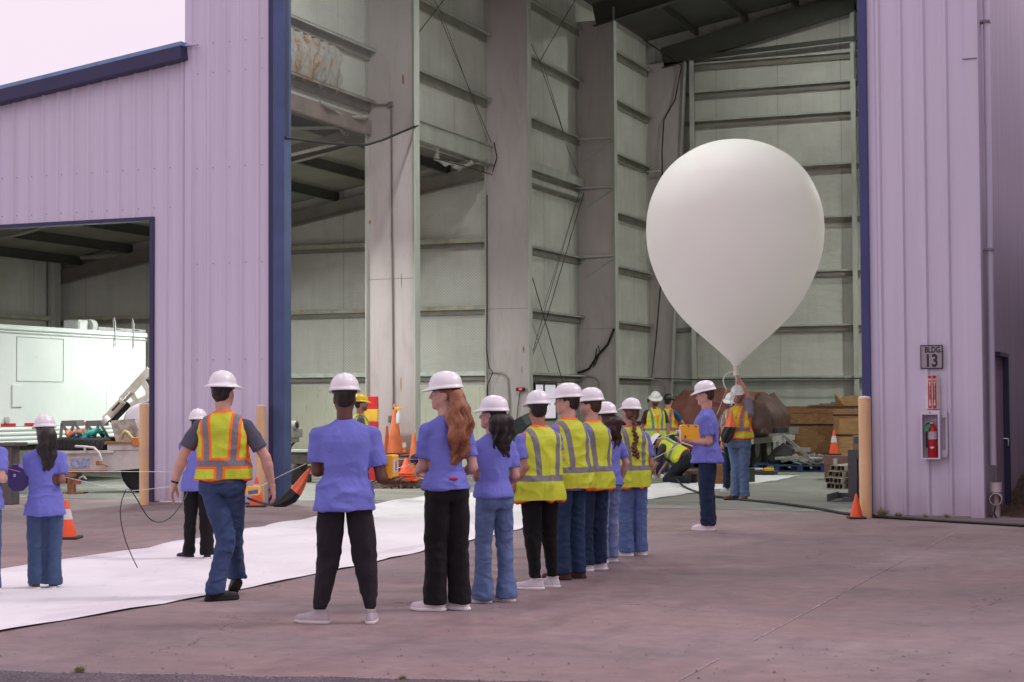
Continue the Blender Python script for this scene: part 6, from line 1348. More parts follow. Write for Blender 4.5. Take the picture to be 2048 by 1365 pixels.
er = mat('extinguisher_red', (.45, .012, .02), .25, .08, 6); rt = thing('fire_extinguisher', 'red fire extinguisher with a green tag inside the white cabinet', 'extinguisher', ((X0+X1)/2+.018, SYf-.11, Z0+.012)); w = MB()
w.lathe([(.001, 0), (.058, .0), (.064, .012), (.064, .36), (.055, .41), (.030, .44), (.018, .455), (.018, .47)], m=er, n=26); w.build('cylinder', rt)
w = MB(); w.lathe([(.0652, .255), (.0652, .36)], m=mat('extinguisher_label', (.45, .42, .44), .5, .5, 60), n=26); w.build('label_plate', rt)
w = MB(); w.box((-.01, -.01, .475), (.05, .04, .03), MATS['steel_bright'], None, .005); w.beam((-.04, -.01, .50), (.06, -.01, .525), .02, .012, mat('lever', (.45, .38, .42), .3)); w.beam((-.045, -.01, .485), (.06, -.01, .485), .02, .01, MATS['lever']); w.build('valve', rt)
w = MB(); w.tube([(-.03, -.01, .48), (-.075, -.02, .46), (-.078, -.02, .30), (-.075, -.02, .14)], .012, M_CB, 8); w.build('hose', rt)
w = MB(); w.box((-.055, -.078, .41), (.05, .004, .10), mat('tag_green', (.02, .30, .14), .5), Matrix.Rotation(.5, 3, 'Y')); w.build('green_tag', rt)
w = MB(); w.add([(-.035, -.0665, .145), (0, -.0665, .128), (.035, -.0665, .145), (0, -.0665, .162)], [(0, 1, 2, 3)], M_CRM); w.build('emblem', rt, fixn=False)
# pvc drain at right corner
rt = thing('drain_pipe', 'pale plastic drain tee stained rusty inside at the right building corner', 'pipe', (-2.60, 24.0, 0)); pv = mat('pvc', (.62, .54, .55), .4, .08, 6); pi_ = mat('pvc_rust', (.22, .10, .06), .8, .3, 12)
def openpipe(a, b, r, nm):
    w = MB(); a = Vector(a); b = Vector(b); w.tube([a, b], r, pv, 26, False); w.tube([a, b], r-.009, pi_, 26, False)
    d = (b-a).normalized(); w.tube([b, b+d*.001], [r, r-.009], pv, 26, False); w.build(nm, rt)
openpipe((0, 0, .34), (0, 0, .47), .080, 'upper_socket'); d_ = Vector((.08, -1, 0)).normalized(); openpipe(tuple(Vector((0, .06, .25))-d_*.05), tuple(Vector((0, 0, .25))+d_*.14), .082, 'open_outlet')
w = MB(); w.tube([(0, .03, .0), (0, .03, .34)], .05, pv, 18); w.build('riser', rt); w = MB(); w.tube([(0, -.12, .17), (.01, -.12, .16), (-.02, -.11, .06), (.01, -.1, .0)], .012, M_CB, 6); w.build('cable_tail', rt)
# weeds
wg = mat('weed_green', (.32, .30, .14), .9, .4, 30, coord='World')
def weed(px, py, r, lab, n=90, P=None, tall=1.0):
    p = P if P is not None else g(px, py); w = MB()
    for i in range(n):
        a = rr.rand()*6.28; q = rr.rand()**.7*r; el = rr.uniform(.3, 1.4); b0 = Vector((p[0]+q*.4*math.cos(a), p[1]+q*.4*math.sin(a), .0)); L_ = r*rr.uniform(.5, 1.2); d = Vector((math.cos(a)*math.cos(el), math.sin(a)*math.cos(el), math.sin(el)*tall)); s_ = Vector((-math.sin(a), math.cos(a), 0))*r*.09; m_ = b0+d*L_*.6
        w.add([b0, m_+s_, b0+d*L_, m_-s_], [(0, 1, 2, 3)], wg)
    T(w.build('weed', fixn=False), lab, 'weed', 'small weeds in the concrete joints')
weed(0, 0, .10, 'bushiest green weed at the wall foot just right of the right bollard', 70, P=(-4.08, 23.70), tall=1.3)
weed(0, 0, .07, 'small weed at the wall foot below and left of the extinguisher cabinet', 60, P=(-3.86, 23.72)); weed(0, 0, .05, 'tiny weed at the wall foot directly under the extinguisher cabinet', 40, P=(-3.50, 23.72)); weed(0, 0, .06, 'small weed at the wall foot right of the extinguisher cabinet', 50, P=(-3.22, 23.72))
weed(160, 1345, .045, 'low green weed at the gravel edge in the lower left corner', 120); weed(805, 1360, .032, 'low green weed at the bottom edge below the man in black joggers', 90)
# black air hose
hp_ = [(1338, 958), (1352, 968), (1365, 976), (1400, 990), (1440, 998), (1500, 1004), (1560, 1010), (1640, 1021), (1690, 1031), (1740, 1036), (1850, 1043), (2048, 1055), (2200, 1063)]
w = MB(); P_ = [g(x, y) for x, y in hp_]; P_ = [np.array(p)+np.array((0, 0, .022)) for p in P_]; P_[0][2] = .30; P_[1][2] = .12
fine = []
for i in range(len(P_)-1):
    for q in range(6): f = q/6; fine.append(P_[i]*(1-f)+P_[i+1]*f)
fine.append(P_[-1]); fine = np.array(fine); 
for _ in range(6): fine[1:-1] = (fine[:-2]+2*fine[1:-1]+fine[2:])/4
w.tube([tuple(p) for p in fine], .020, mat('hose_black', (.014, .013, .015), .5), 9)
T(w.build('air_hose'), 'long black hose snaking from the kneeling worker out past the right bollard', 'hose')
w = MB(); w.tube([tuple(fine[1]), tuple(fine[3])], .03, mat('hose_fitting', (.5, .5, .5), .3, metal=.8), 10); T(w.build('hose_coupling'), 'pale metal coupling on the black hose beside the kneeling worker', 'coupling')
# ---------------------------------------------------------------- balloon
HP_ = g(1475, 1003); cB = atP(1469.5, 465, HP_)
pts_ = [(0, 281), (20, 281.6), (40, 284), (57, 288.6), (75, 295), (95, 305.7), (115, 319), (133, 336), (148, 355), (160, 378), (169, 400), (174.5, 422), (177, 445), (177.6, 465), (176.5, 485), (173.7, 504), (169, 522), (163, 540), (155, 559), (146, 578), (136, 597), (124, 614), (111, 631), (95, 648), (77, 665), (58, 681), (40, 697), (24, 712), (12, 723), (6.5, 731), (5, 738), (5, 746), (6, 751)]
k_ = float(((atP(1470, 465, HP_)-C0)@cFh))/FPX
bt = NT('latex_white'); co = bt.coord('Object'); bt.base(bt.ramp(bt.noise(co, .8, 2), (.3, (.87, .85, .83)), (.7, (.90, .88, .86)))); bt.rough(.5); bt.b.inputs['Subsurface Weight'].default_value = .25; bt.b.inputs['Subsurface Radius'].default_value = (.3, .25, .22); bt.b.inputs['Specular IOR Level'].default_value = .2; bt.b.inputs['Transmission Weight'].default_value = .0
tl_ = bt.n.new('ShaderNodeBsdfTranslucent'); tl_.inputs[0].default_value = (.95, .93, .91, 1); ms_ = bt.n.new('ShaderNodeMixShader'); ms_.inputs[0].default_value = .5; bt.L(bt.b.outputs[0], ms_.inputs[1]); bt.L(tl_.outputs[0], ms_.inputs[2]); bt.L(ms_.outputs[0], bt.out.inputs[0])
sty = [p[1] for p in pts_]; zz_ = [float(atP(1469.5, y, HP_)[2]) for y in sty]
S_ = 5; prof = []
for i in range(len(pts_)-1):
    for q in range(S_): f = q/S_; prof.append(((pts_[i][0]*(1-f)+pts_[i+1][0]*f)*k_, zz_[i]*(1-f)+zz_[i+1]*f))
prof.append((pts_[-1][0]*k_, zz_[-1])); pr = np.array(prof)
for _ in range(5): pr[1:-1] = (pr[:-2]+2*pr[1:-1]+pr[2:])/4
rt = thing('weather_balloon', 'huge white teardrop balloon held by its neck over the worker with raised arm', 'balloon', (cB[0], cB[1], zz_[-1])); w = MB()
nk = int(len(pr)-3*S_); w.lathe([(r, z-zz_[-1]) for r, z in pr[:nk+1][::-1]], m=bt.m, n=96); w.build('envelope', rt)
w = MB(); w.lathe([(r, z-zz_[-1]) for r, z in pr[nk:][::-1]], m=mat('latex_neck', (.66, .62, .54), .5, .05), n=40); w.build('neck', rt)
BALN = np.array((cB[0], cB[1], zz_[-1]))
# ================================================================ PEOPLE
def P_(feet, S, alpha, label, armsP=None, feetP=None, kneesP=None, **kw):
    loc = g(*feet); loc = np.array((loc[0], loc[1], 0.0)); hd = math.atan2(-loc[0], loc[1])+math.radians(alpha)
    Z0 = float((loc-C0)@cFh); ch, sh_ = math.cos(-hd), math.sin(-hd)
    def cv(p):
        w = atZ(p[0], p[1], Z0+p[2])-loc; return ((ch*w[0]-sh_*w[1])/S, (sh_*w[0]+ch*w[1])/S, w[2]/S)
    if armsP: kw['arms'] = [(cv(a), cv(b)) for a, b in armsP]
    if feetP:
        f = [cv(p) for p in feetP]; kw['feet'] = [(q[0], q[1]) for q in f]
    if kneesP: kw['knees'] = [cv(p) for p in kneesP]
    return person(loc, S, alpha, label, heading=hd, **kw)
DENIM_M = dict(pantsc=(.050, .083, .165), pantsname='denim_mid'); DENIM_L = dict(pantsc=(.100, .148, .29), pantsname='denim_light'); DENIM_N = dict(pantsc=(.014, .026, .062), pantsname='denim_navy'); DENIM_B = dict(pantsc=(.034, .058, .13), pantsname='denim_blue')
BLACKP = dict(pantsc=(.008, .007, .009), pantsname='black_cloth', denim=False)
TAN = (.40, .20, .14); PALE = (.56, .33, .26); BRN = (.12, .052, .034)
P_((-36, 1190), 1.52, 5, 'person at the far left edge, mostly out of frame, in a periwinkle tee shirt', [((-78, 935, 0), (-72, 955, .15)), ((3, 936, 0), (8, 958, .12))], skinc=PALE, **DENIM_M, seed=3)
P_((88, 1178), 1.455, 8, 'person with long black hair and wide jeans holding a purple box at the left', [((60, 945, .0), (42, 962, .12)), ((124, 940, 0), (108, 952, .18))], [(72, 1174, 0), (107, 1172, .05)], skinc=(.27, .125, .085), hair='loose', pants='wide', **DENIM_M, seed=4, hem=.435, b=.98, curl=(.7, .5), hatnm='hat_white', toes=(8, -5), shoec=(.08, .04, .03), sleeve=.75)
P_((396, 1118), 1.49, -14, 'person in black trousers with three white side stripes standing behind the walking man', [((378, 930, 0), (383, 975, .03)), ((440, 930, 0), (478, 972, -.1))], skinc=TAN, **{**BLACKP, 'pantsname': 'black_track'}, pants='straight', stripes=True, seed=5, shoec=(.02, .018, .03), toes=(60, 10), hair='short')
P_((446, 1196), 1.80, -10, 'person walking away in an orange-striped vest, full-brim white helmet and jeans', [((376, 893, -.02), (351, 960, -.03)), ((531, 915, -.02), (541, 958, .0))], [(429, 1192, -.22), (474, 1168, .26)], [(450, 1080, -.10), (464, 1088, .10)], lift=(0, .07), b=1.08, top='tee', topc=(.085, .085, .12), topname='tee_navy_grey', vest='surveyor', vest_hem=.535, hem=.52, pants='straight', **DENIM_B, shoe='blackboot', shoec=(.015, .014, .015), solec=(.01, .01, .01), head=(-22, 0, 0), hat='full', skinc=PALE, watch=0, curl=(.35, .4), spread=.3, toes=(-62, 25), seed=6, shoetilt=(0, -30), beard=.5, hatc=(.78, .77, .79), hatnm='hat_white_worn')
P_((690, 1247), 1.745, 2, 'person in a large periwinkle tee and black joggers holding a yellow box', [((634, 938, -.02), (668, 930, .22)), ((764, 962, .0), (782, 962, .20))], [(640, 1247, 0), (742, 1243, .0)], [(658, 1120, .03), (730, 1118, .03)], b=1.14, depth=1.10, skinc=BRN, **{**BLACKP, 'pantsc': (.020, .015, .021), 'pantsname': 'jogger_cloth'}, pants='jogger', shoec=(.42, .37, .40), solec=(.60, .54, .55), toes=(62, -8), seed=7, pn=(None, (0, 0, 1)), curl=(.5, .25), hem=.465)
P_((892, 1221), 1.765, 26, 'person with a very long auburn ponytail, periwinkle tee and wide black trousers', [((846, 932, -.02), (836, 940, .22)), ((946, 935, .02), (930, 945, .2))], [(872, 1221, -.02), (922, 1215, .03)], skinc=PALE, hair='ponytail', hairc=('hair_auburn', (.075, .022, .010), (.34, .14, .065)), **BLACKP, pants='wide', head=(58, 0, 0), toes=(48, 30), shoec=(.66, .60, .63), seed=8, hem=.525, b=.94)
P_((988, 1205), 1.585, 28, 'person with loose black hair, periwinkle tee and flared light jeans in profile', [((953, 950, 0), (958, 965, .2)), ((1030, 945, .03), (1022, 962, .15))], [(966, 1208, -.02), (1014, 1200, .06)], skinc=(.52, .30, .25), hair='long', **DENIM_L, pants='flare', head=(48, 4, 0), toes=(45, 35), shoec=(.62, .56, .60), seed=9, hem=.53, b=.93)
P_((1078, 1178), 1.635, 34, 'person in a lime vest and slim black trousers, nearest of the vested row', [((1047, 915, -.15), (1035, 962, -.14)), ((1098, 925, .1), (1085, 945, .2))], [(1072, 1180, -.05), (1104, 1172, .10)], skinc=TAN, vest='plain', vest_hem=.455, **{**BLACKP, 'pantsc': (.006, .006, .007), 'pantsname': 'black_jeans'}, pants='skinny', head=(-16, 0, 0), toes=(42, 42), shoec=(.62, .56, .60), seed=10, b=1.1, depth=1.1)
P_((1138, 1159), 1.70, 40, 'person in a lime vest, dark jeans and brown boots, second of the vested row', [((1121, 905, -.16), (1118, 935, -.02)), ((1165, 915, .1), (1155, 935, .2))], [(1126, 1160, -.05), (1156, 1152, .1)], skinc=PALE, vest='plain', vest_hem=.475, **{**DENIM_N, 'pantsc': (.018, .038, .085), 'pantsname': 'denim_dark'}, pants='straight', head=(46, 2, 0), shoe='boot', shoec=(.10, .035, .028), solec=(.05, .025, .02), toes=(40, 35), seed=11, b=1.02, depth=1.1)
P_((1184, 1142), 1.665, 42, 'person with short beard, lime vest and white shoes, third of the vested row', [((1168, 912, -.14), (1162, 935, .0)), ((1208, 915, .1), (1200, 935, .2))], [(1172, 1143, -.05), (1200, 1137, .1)], skinc=PALE, vest='plain', vest_hem=.46, **DENIM_N, pants='straight', head=(28, 0, 0), hairc=('hair_brown', (.02, .009, .005), (.07, .035, .02)), beard=.6, toes=(45, 40), shoec=(.62, .56, .60), seed=12, b=1.0, depth=1.1)
P_((1213, 1126), 1.535, 38, 'person with dark brown loose hair, periwinkle tee and pale jeans behind the vested row', None, [(1203, 1128, -.05), (1222, 1122, .1)], skinc=PALE, hair='long', hairc=('hair_dark_brown', (.012, .006, .005), (.05, .022, .015)), **{**DENIM_L, 'pantsc': (.14, .19, .34), 'pantsname': 'denim_pale'}, pants='straight', head=(20, 0, 0), toes=(40, 40), seed=13, b=.95, hem=.50, depth=1.08)
P_((1264, 1112), 1.575, 22, 'person with a red-brown braid down the back of a lime vest, wide jeans', [((1240, 915, -.10), (1238, 938, .05)), ((1302, 930, .05), (1295, 950, .1))], [(1254, 1113, -.02), (1282, 1109, .05)], skinc=(.42, .23, .17), vest='plain', vest_hem=.445, hair='braid', hairc=('hair_red_brown', (.04, .014, .008), (.16, .06, .035)), **{**DENIM_L, 'pantsc': (.085, .135, .29), 'pantsname': 'denim_blue_pale'}, pants='wide', head=(8, 2, 3), toes=(48, 30), shoec=(.62, .56, .58), seed=14, b=.97, depth=1.05)
P_((1414, 1061), 1.785, 84, 'person in profile in a periwinkle tee and navy trousers carrying a yellow box', [((1419, 884, -.17), (1382, 883, -.10)), ((1412, 884, .16), (1376, 881, .10))], [(1416, 1063, -.07), (1420, 1060, .08)], skinc=PALE, hairc=('hair_brown', (.02, .009, .005), (.07, .035, .02)), **{**DENIM_N, 'pantsname': 'navy_chino', 'denim': False}, pants='straight', head=(4, -8, 0), toes=(4, 0), shoec=(.72, .64, .66), solec=(.74, .68, .70), seed=15, pn=((0, 0, 1), (0, 0, 1)), curl=(.3, .3), b=.93, hem=.465, depth=1.1)
P_((1478, 1001), 1.80, 157, 'person facing the camera with one arm raised holding the balloon neck', [((1490, 779, -.02), (1474, 752, -.02)), ((1450, 862, .0), (1447, 878, -.05))], [(1490, 1004, -.05), (1470, 999, .05)], [(1488, 938, -.03), (1473, 936, .02)], skinc=(.52, .26, .19), top='tee', topc=(.20, .20, .27), topname='tee_grey_blue', vest='surveyor', vest_hem=.555, hem=.53, **{**DENIM_L, 'pantsc': (.10, .155, .27), 'pantsname': 'denim_worn'}, pants='straight', head=(14, -5, 0), hair='short', beard=.6, shoe='boot', shoec=(.12, .055, .045), solec=(.03, .02, .02), toes=(5, -35), seed=16, curl=(1.15, .5), b=1.1, depth=1.05, hatc=(.76, .76, .78), hatnm='hat_white_worn')
P_((1464, 984), 1.69, 150, 'person in a brimmed helmet half hidden behind the balloon holder', None, skinc=(.16, .08, .06), topc=(.16, .15, .18), topname='tee_grey', vest='surveyor', vest_hem=.53, **DENIM_N, beard=1, head=(25, -15, 0), seed=17, hat='full', hatc=(.70, .70, .73), hatnm='hat_grey_white', hh=.011)
P_((1311, 956), 1.76, -158, 'person with bushy beard and brimmed helmet looking down over the kneeling worker', [((1338, 862, .0), (1335, 888, -.1)), ((1285, 855, .0), (1292, 885, -.1))], skinc=(.30, .16, .12), topc=(.045, .033, .045), topname='tee_dark', vest='plain', vest_hem=.46, **DENIM_N, beard=1, head=(-15, -20, 0), headback=.03, seed=18, hat='full', b=1.1, hh=.011, hair='short')
P_((1338, 949), 1.72, -25, 'person in a black hard hat, blue tee and orange-striped vest standing by the truck', [((1322, 850, 0), (1325, 870, .1)), ((1362, 842, 0), (1368, 852, .15))], skinc=PALE, topc=(.02, .11, .24), topname='tee_blue', vest='surveyor', vest_hem=.50, **DENIM_B, hatc=(.012, .014, .013), hatnm='hat_black', seed=19, hh=.011)
P_((722, 1000), 1.69, -86, 'person in a yellow hard hat standing beyond the man in black joggers', None, skinc=(.40, .2, .15), topc=(.08, .09, .08), topname='tee_olive', vest='plain', **DENIM_N, beard=.9, hatc=(.80, .50, .01), hatnm='hat_yellow', seed=20, hh=.011)
# kneeling workers
def kneeler(px, py, alpha, label, seed, upright=False, topc=(.05, .04, .05)):
    loc = g(px, py); hd = math.atan2(-loc[0], loc[1])+math.radians(alpha); root = thing('person', label, 'person', (loc[0], loc[1], 0), hd)
    hipz = .44; up = upright
    ch = np.array((0, .10 if up else .26, .84 if up else .70)); hp = np.array((0, -.12, hipz)); hd_ = ch+np.array((0, .08 if up else .19, .22 if up else .10))
    sh = [ch+np.array((q*.185, .0, -.02)) for q in (-1, 1)]; el = [sh[i]+np.array((q*.04, .10, -.27)) for i, q in enumerate((-1, 1))]; wr = [el[i]+np.array((-q*.05, .14, -.18)) for i, q in enumerate((-1, 1))]
    kn = [np.array((q*.13, .20, .075)) for q in (-1, 1)]; an = [np.array((q*.13, -.24, .07)) for q in (-1, 1)]
    lo, hi = np.array((-.42, -.5, -.02)), np.array((.42, .95, 1.35)); h = .011
    B = Field(lo, hi, h); B.cone(hp, ch, .125, .12, .04); B.cone(ch, hd_, .07, .055, .03)
    for i in (0, 1): B.cone(sh[i], el[i], .055, .043, .03); B.cone(el[i], wr[i], .043, .028, .015); B.cone(hp, kn[i], .08, .06, .03); B.cone(kn[i], an[i], .055, .04, .02)
    V, Q = B.mesh(); parts = [(smoothm(V, Q, 2), Q)]
    for i in (0, 1): parts.append(hand(wr[i], el[i], -1 if i == 0 else 1, .6, (0, 0, -1) if not up else None, .0055))
    pit = -.95 if not up else -.2; Rm = euler(.15, pit); Rn = np.array(Rm); H = Field(hd_-.22, hd_+.22, .007)
    hpnt = lambda x, y, z: hd_+Rn @ np.array((x, y, z))
    H.ell(hpnt(0, -.01, .025), (.076, .096, .093), .02, Rn); H.ell(hpnt(0, .04, -.05), (.052, .055, .065), .03, Rn); H.cone(hpnt(0, .09, .015), hpnt(0, .112, -.025), .009, .013, .012); H.cone(hpnt(0, -.02, -.05), ch+np.array((0, .02, .06)), .055, .06, .02)
    for q in (-1, 1): H.ell(hpnt(q*.076, 0, -.015), (.01, .02, .032), .006, Rn)
    V, Q = H.mesh(); parts.append((V, Q)); obj_np('body', parts, skin(TAN), root)
    Pn = Field(lo, hi, h); Pn.cone(hp+np.array((0, -.02, 0)), hp+np.array((0, .05, .12)), .165, .14, .03)
    for i in (0, 1): Pn.cone(hp+np.array(((-.07, .07)[i], 0, -.02)), kn[i], .115, .08, .03); Pn.cone(kn[i], an[i], .085, .065, .02)
    V, Q = Pn.mesh(); V = smoothm(V, Q, 2); V = V+normals(V, Q)*(.010*(1-np.abs(wav(V, seed, (26, 26, 26)))))[:, None]; obj_np('trousers', [(V, Q)], cloth('black_work', (.014, .015, .022), .9), root)
    Tt = Field(lo, hi, h); Tt.cone(hp+np.array((0, .05, .1)), ch, .165, .155, .04); Tt.cone(sh[0], sh[1], .085, .085, .04)
    for i in (0, 1): Tt.cone(sh[i], lerp(sh[i], el[i], .8), .075, .07, .03)
    V, Q = Tt.mesh(); V = smoothm(V, Q, 2); obj_np('shirt', [(V, Q)], cloth('tee_charcoal', topc, .9), root)
    ax = ch-(hp+np.array((0, .05, .1))); L_ = np.linalg.norm(ax); ax /= L_; a0 = hp+np.array((0, .02, .06))
    Ve = Field(lo, hi, .009); Ve.cone(a0, ch+ax*.02, .195, .18, .04); Ve.cone(sh[0]*.8+ch*.2, sh[1]*.8+ch*.2, .095, .095, .05); Ve.cut(-ax, -(ax@a0)); 
    Ve.cut(ax, ax@(ch+ax*.12))
    for i in (0, 1): Ve.cone(sh[i]+np.array(((-1, 1)[i]*.06, 0, .04)), lerp(sh[i], el[i], .6)+np.array(((-1, 1)[i]*.02, 0, 0)), .095, .10, 0, True)
    V, Q = Ve.mesh(); V = smoothm(V, Q, 2); s_ = (V-a0) @ ax; dz = np.abs(s_-.22); dx = np.where(s_ > .22, np.abs(np.abs(V[:, 0])-.09), 1.0); V2 = V+normals(V, Q)*(.016*(.5-np.abs(wav(V, seed, (20, 20, 20)))))[:, None]
    obj_np('vest', [(V2, Q)], vestm('plain'), root, {'band': np.minimum(dz, dx), 'trim': np.minimum(np.abs(s_)+.002, 9)})
    V1, Q1, V2, Q2 = shoes('boot')
    for i in (0, 1):
        R_ = np.array(Matrix.Rotation(-1.35, 3, 'X')); b0 = an[i]+np.array((0, -.06, .03)); tr = lambda A: A @ R_.T+b0
        so_ = obj_np('shoe', [(tr(V1), Q1)], cloth('shoe_black_work', (.02, .018, .016), .6), root); obj_np('sole', [(tr(V2), Q2)], cloth('sole_1', (.01, .01, .01), .6), so_)
    make_hat(root, hpnt(0, -.006, .066), Rm, False, (.74, .74, .76), 'hat_white', None, 1)
    return root
kneeler(1359, 967, 62, 'person kneeling bent over on the white sheet in a lime vest', 21)
kneeler(1231, 985, 20, 'person kneeling far behind between the brown-haired woman and the braided girl', 22, True, (.6, .2, .05))
# ================================================================ THINGS HELD, STRINGS
def Zof(px, py): return float((g(px, py)-C0)@cFh)
def strand(pts, r, mt_, nm, lab, cat, Z, sub=8, grp=None):
    P = [atZ(x, y, (Z if not hasattr(Z, '__len__') else Z[i])) for i, (x, y) in enumerate(pts)]; fine = []
    for i in range(len(P)-1):
        for q in range(sub): f = q/sub; fine.append(P[i]*(1-f)+P[i+1]*f)
    fine.append(P[-1]); fine = np.array(fine)
    if len(P) > 2:
        for _ in range(sub*2): fine[1:-1] = (fine[:-2]+2*fine[1:-1]+fine[2:])/4
    w = MB(); w.tube([tuple(p) for p in fine], r, mt_, 6); return T(w.build(nm), lab, cat, grp)
def hexbox(c, w_, d_, h_, m, rz, nm, lab, cat, chamf=.25):
    rt = thing(nm, lab, cat, tuple(c), rz); w = MB(); k = min(w_, h_)*chamf; hw, hh2 = w_/2, h_/2
    poly = [(-hw+k, -hh2), (hw-k, -hh2), (hw, -hh2+k), (hw, hh2-k), (hw-k, hh2), (-hw+k, hh2), (-hw, hh2-k), (-hw, -hh2+k)]; n = 8
    vs = [(x, -d_/2, z) for x, z in poly]+[(x, d_/2, z) for x, z in poly]; w.add(vs, [tuple(range(n)), tuple(range(n, 2*n))[::-1]]+[(i, i+n, (i+1) % n+n, (i+1) % n) for i in range(n)], m); w.build('case', rt); return rt
M_YEL = mat('foam_yellow', (.85, .42, .02), .6, .05, 8); M_PUR = mat('foam_purple', (.045, .03, .16), .5, .1, 8); M_STR = mat('string_white', (.70, .66, .68), .7); M_BLK = mat('cord_black', (.02, .018, .02), .6)
# student's yellow box
Z = Zof(1414, 1061)-.02; c = atZ(1380, 865, Z); rt = hexbox(c, .245, .22, .185, M_YEL, yaw, 'payload_box', 'yellow box with a blue tab carried by the student in profile', 'box', .08)
w = MB(); w.box((-.03, -.112, .082), (.022, .006, .02), mat('tab_blue', (.02, .06, .45), .5)); w.build('blue_tab', rt); w = MB(); w.box((-.07, -.112, -.05), (.018, .008, .026), M_BLK); w.box((-.068, -.114, -.076), (.024, .008, .026), mat('tab_red', (.5, .02, .02))); w.build('switch', rt); w = MB(); w.box((.06, -.113, .075), (.03, .006, .012), mat('tab_dark_red', (.3, .05, .02)), Matrix.Rotation(.4, 3, 'Y')); w.build('eyelet', rt)
strand([(1395, 856), (1350, 866), (1306, 880)], .004, M_STR, 'string', 'white string running from the yellow box past the kneeling worker helmet', 'string', [Z-.12, Z+3, Z+6])
strand([(1368, 884), (1340, 902), (1306, 918)], .004, M_STR, 'string', 'white string slanting from the student hand towards the braided girl', 'string', [Z-.1, Z, Z])
strand([(1352, 862), (1362, 862), (1361, 875), (1360, 885), (1372, 888), (1386, 893)], .010, M_STR, 'white_tube', 'short white tube looped round the student hand and box', 'tube', Z-.12)
# man's yellow box
Z = Zof(742, 1245)+.10; c = atZ(781, 933, Z); rt = hexbox(c, .075, .26, .165, M_YEL, yaw-.1, 'payload_box', 'yellow box with a pale label in the hand of the person in black joggers', 'box', .12); w = MB(); w.box((.0385, -.0, .0), (.003, .16, .09), mat('label_white', (.62, .60, .66))); w.box((.0405, -.0, -.0), (.002, .05, .07), mat('label_blue', (.10, .10, .35))); w.build('label_plate', rt)
Zl = Zof(892, 1221)+.15
strand([(792, 919), (838, 919)], .003, M_STR, 'string', 'upper white string from the yellow box to the blue reel', 'string', [Z, Zl]); strand([(792, 938), (832, 926)], .003, M_STR, 'string', 'lower white string from the yellow box to the yellow clip', 'string', [Z, Zl])
c = atZ(833, 919, Zl); rt = thing('line_reel', 'dark blue line reel with a yellow clip held by the person with auburn ponytail', 'reel', tuple(c)); w = MB(); w.lathe([(.001, -.03), (.04, -.03), (.04, -.02), (.018, -.018), (.018, .018), (.04, .02), (.04, .03), (.001, .03)], (0, 0, 0), mat('reel_navy', (.03, .03, .10), .4), 20, 'Y'); w.build('spool', rt); w = MB(); w.box((.02, 0, -.05), (.09, .03, .045), M_YEL, Matrix.Rotation(.3, 3, 'Y'), .01); w.build('clip', rt)
w = MB(); c = atZ(907, 958, Zof(892, 1221)-.155); w.box(c, (.07, .02, .022), mat('pouch_red', (.45, .01, .03), .6), yaw+.2, .008); T(w.build('wallet'), 'small red wallet tucked at the back waist of the black trousers', 'wallet')
# purple box
Z = Zof(88, 1178)+.05; c = atZ(37, 955, Z); rt = hexbox(c, .165, .2, .225, M_PUR, yaw+.25, 'payload_box', 'dark purple angular box held by the person at the left', 'box', .25)
w = MB(); w.box((.05, -.02, .1), (.085, .20, .05), mat('foam_lilac', (.40, .33, .62), .5), Matrix.Rotation(.5, 3, 'Y')); w.build('lilac_corner', rt); w = MB(); w.box((-.03, -.112, .02), (.022, .003, .026), mat('logo_pale', (.42, .38, .52), .6, .5, 90)); w.build('emblem', rt)
strand([(15, 938), (40, 944)], .003, mat('string_pink', (.7, .25, .35)), 'string', 'short pink-white string in front of the purple box', 'string', Z-.2)
M_ORG = mat('parachute_orange', (.95, .20, .075), .5, .1, 8, .5, 14, bdist=.02); M_PBK = mat('parachute_black', (.010, .010, .012), .55, .2, 8, .6, 14, bdist=.02)
# lines across the left side
Zs = Zof(88, 1178)+.1; Zt_ = Zof(396, 1118)
strand([(122, 943), (345, 944)], .0028, M_STR, 'string', 'upper taut white line between the left box and the person in striped trousers', 'string', [Zs, Zt_]); strand([(123, 953), (180, 966), (236, 979), (262, 983), (330, 975), (345, 973)], .0028, M_STR, 'string', 'lower sagging white line between the left box and the person in striped trousers', 'string', Zs)
strand([(252, 980), (243, 1000), (239, 1030), (248, 1075), (262, 1110), (275, 1136)], .0045, M_BLK, 'antenna_wire', 'thin black wire hanging free above the white sheet', 'wire', Zs, 8)
strand([(262, 980), (278, 1005), (292, 1032), (308, 1046), (330, 1045), (350, 1028), (368, 1000), (376, 983)], .0055, M_BLK, 'cable_loop', 'thin black cable sagging in a loop towards the walking man', 'wire', [Zs, Zs, Zs, Zs, Zs+.4, Zs+1, Zs+1.6, Zt_], 6)
# blue-yellow box beyond the walking man
Z = Zof(396, 1118)-.2; c = atZ(506, 982, Z); rt = hexbox(c, .125, .12, .09, M_YEL, yaw, 'payload_box', 'small yellow and blue box beside the walking man hip', 'box', .1); w = MB(); w.box((.01, -.064, -.01), (.10, .006, .035), mat('tape_blue', (.03, .12, .42), .5), Matrix.Rotation(-.15, 3, 'Y')); w.build('blue_tape', rt)
Zm = Zof(640, 1247)+.2
strand([(496, 997), (515, 1004), (530, 1008), (548, 1011)], [.006]*25, M_PBK, 'trailing_cord', 'black cord trailing from the orange parachute towards the yellow and blue box', 'cord', [Z, Zm-.0, Zm, Zm]) if False else strand([(496, 997), (515, 1004), (530, 1008), (548, 1011)], .010, M_PBK, 'trailing_cord', 'black cord trailing from the orange parachute towards the yellow and blue box', 'cord', [Zm+1.5, Zm+.6, Zm+.1, Zm])
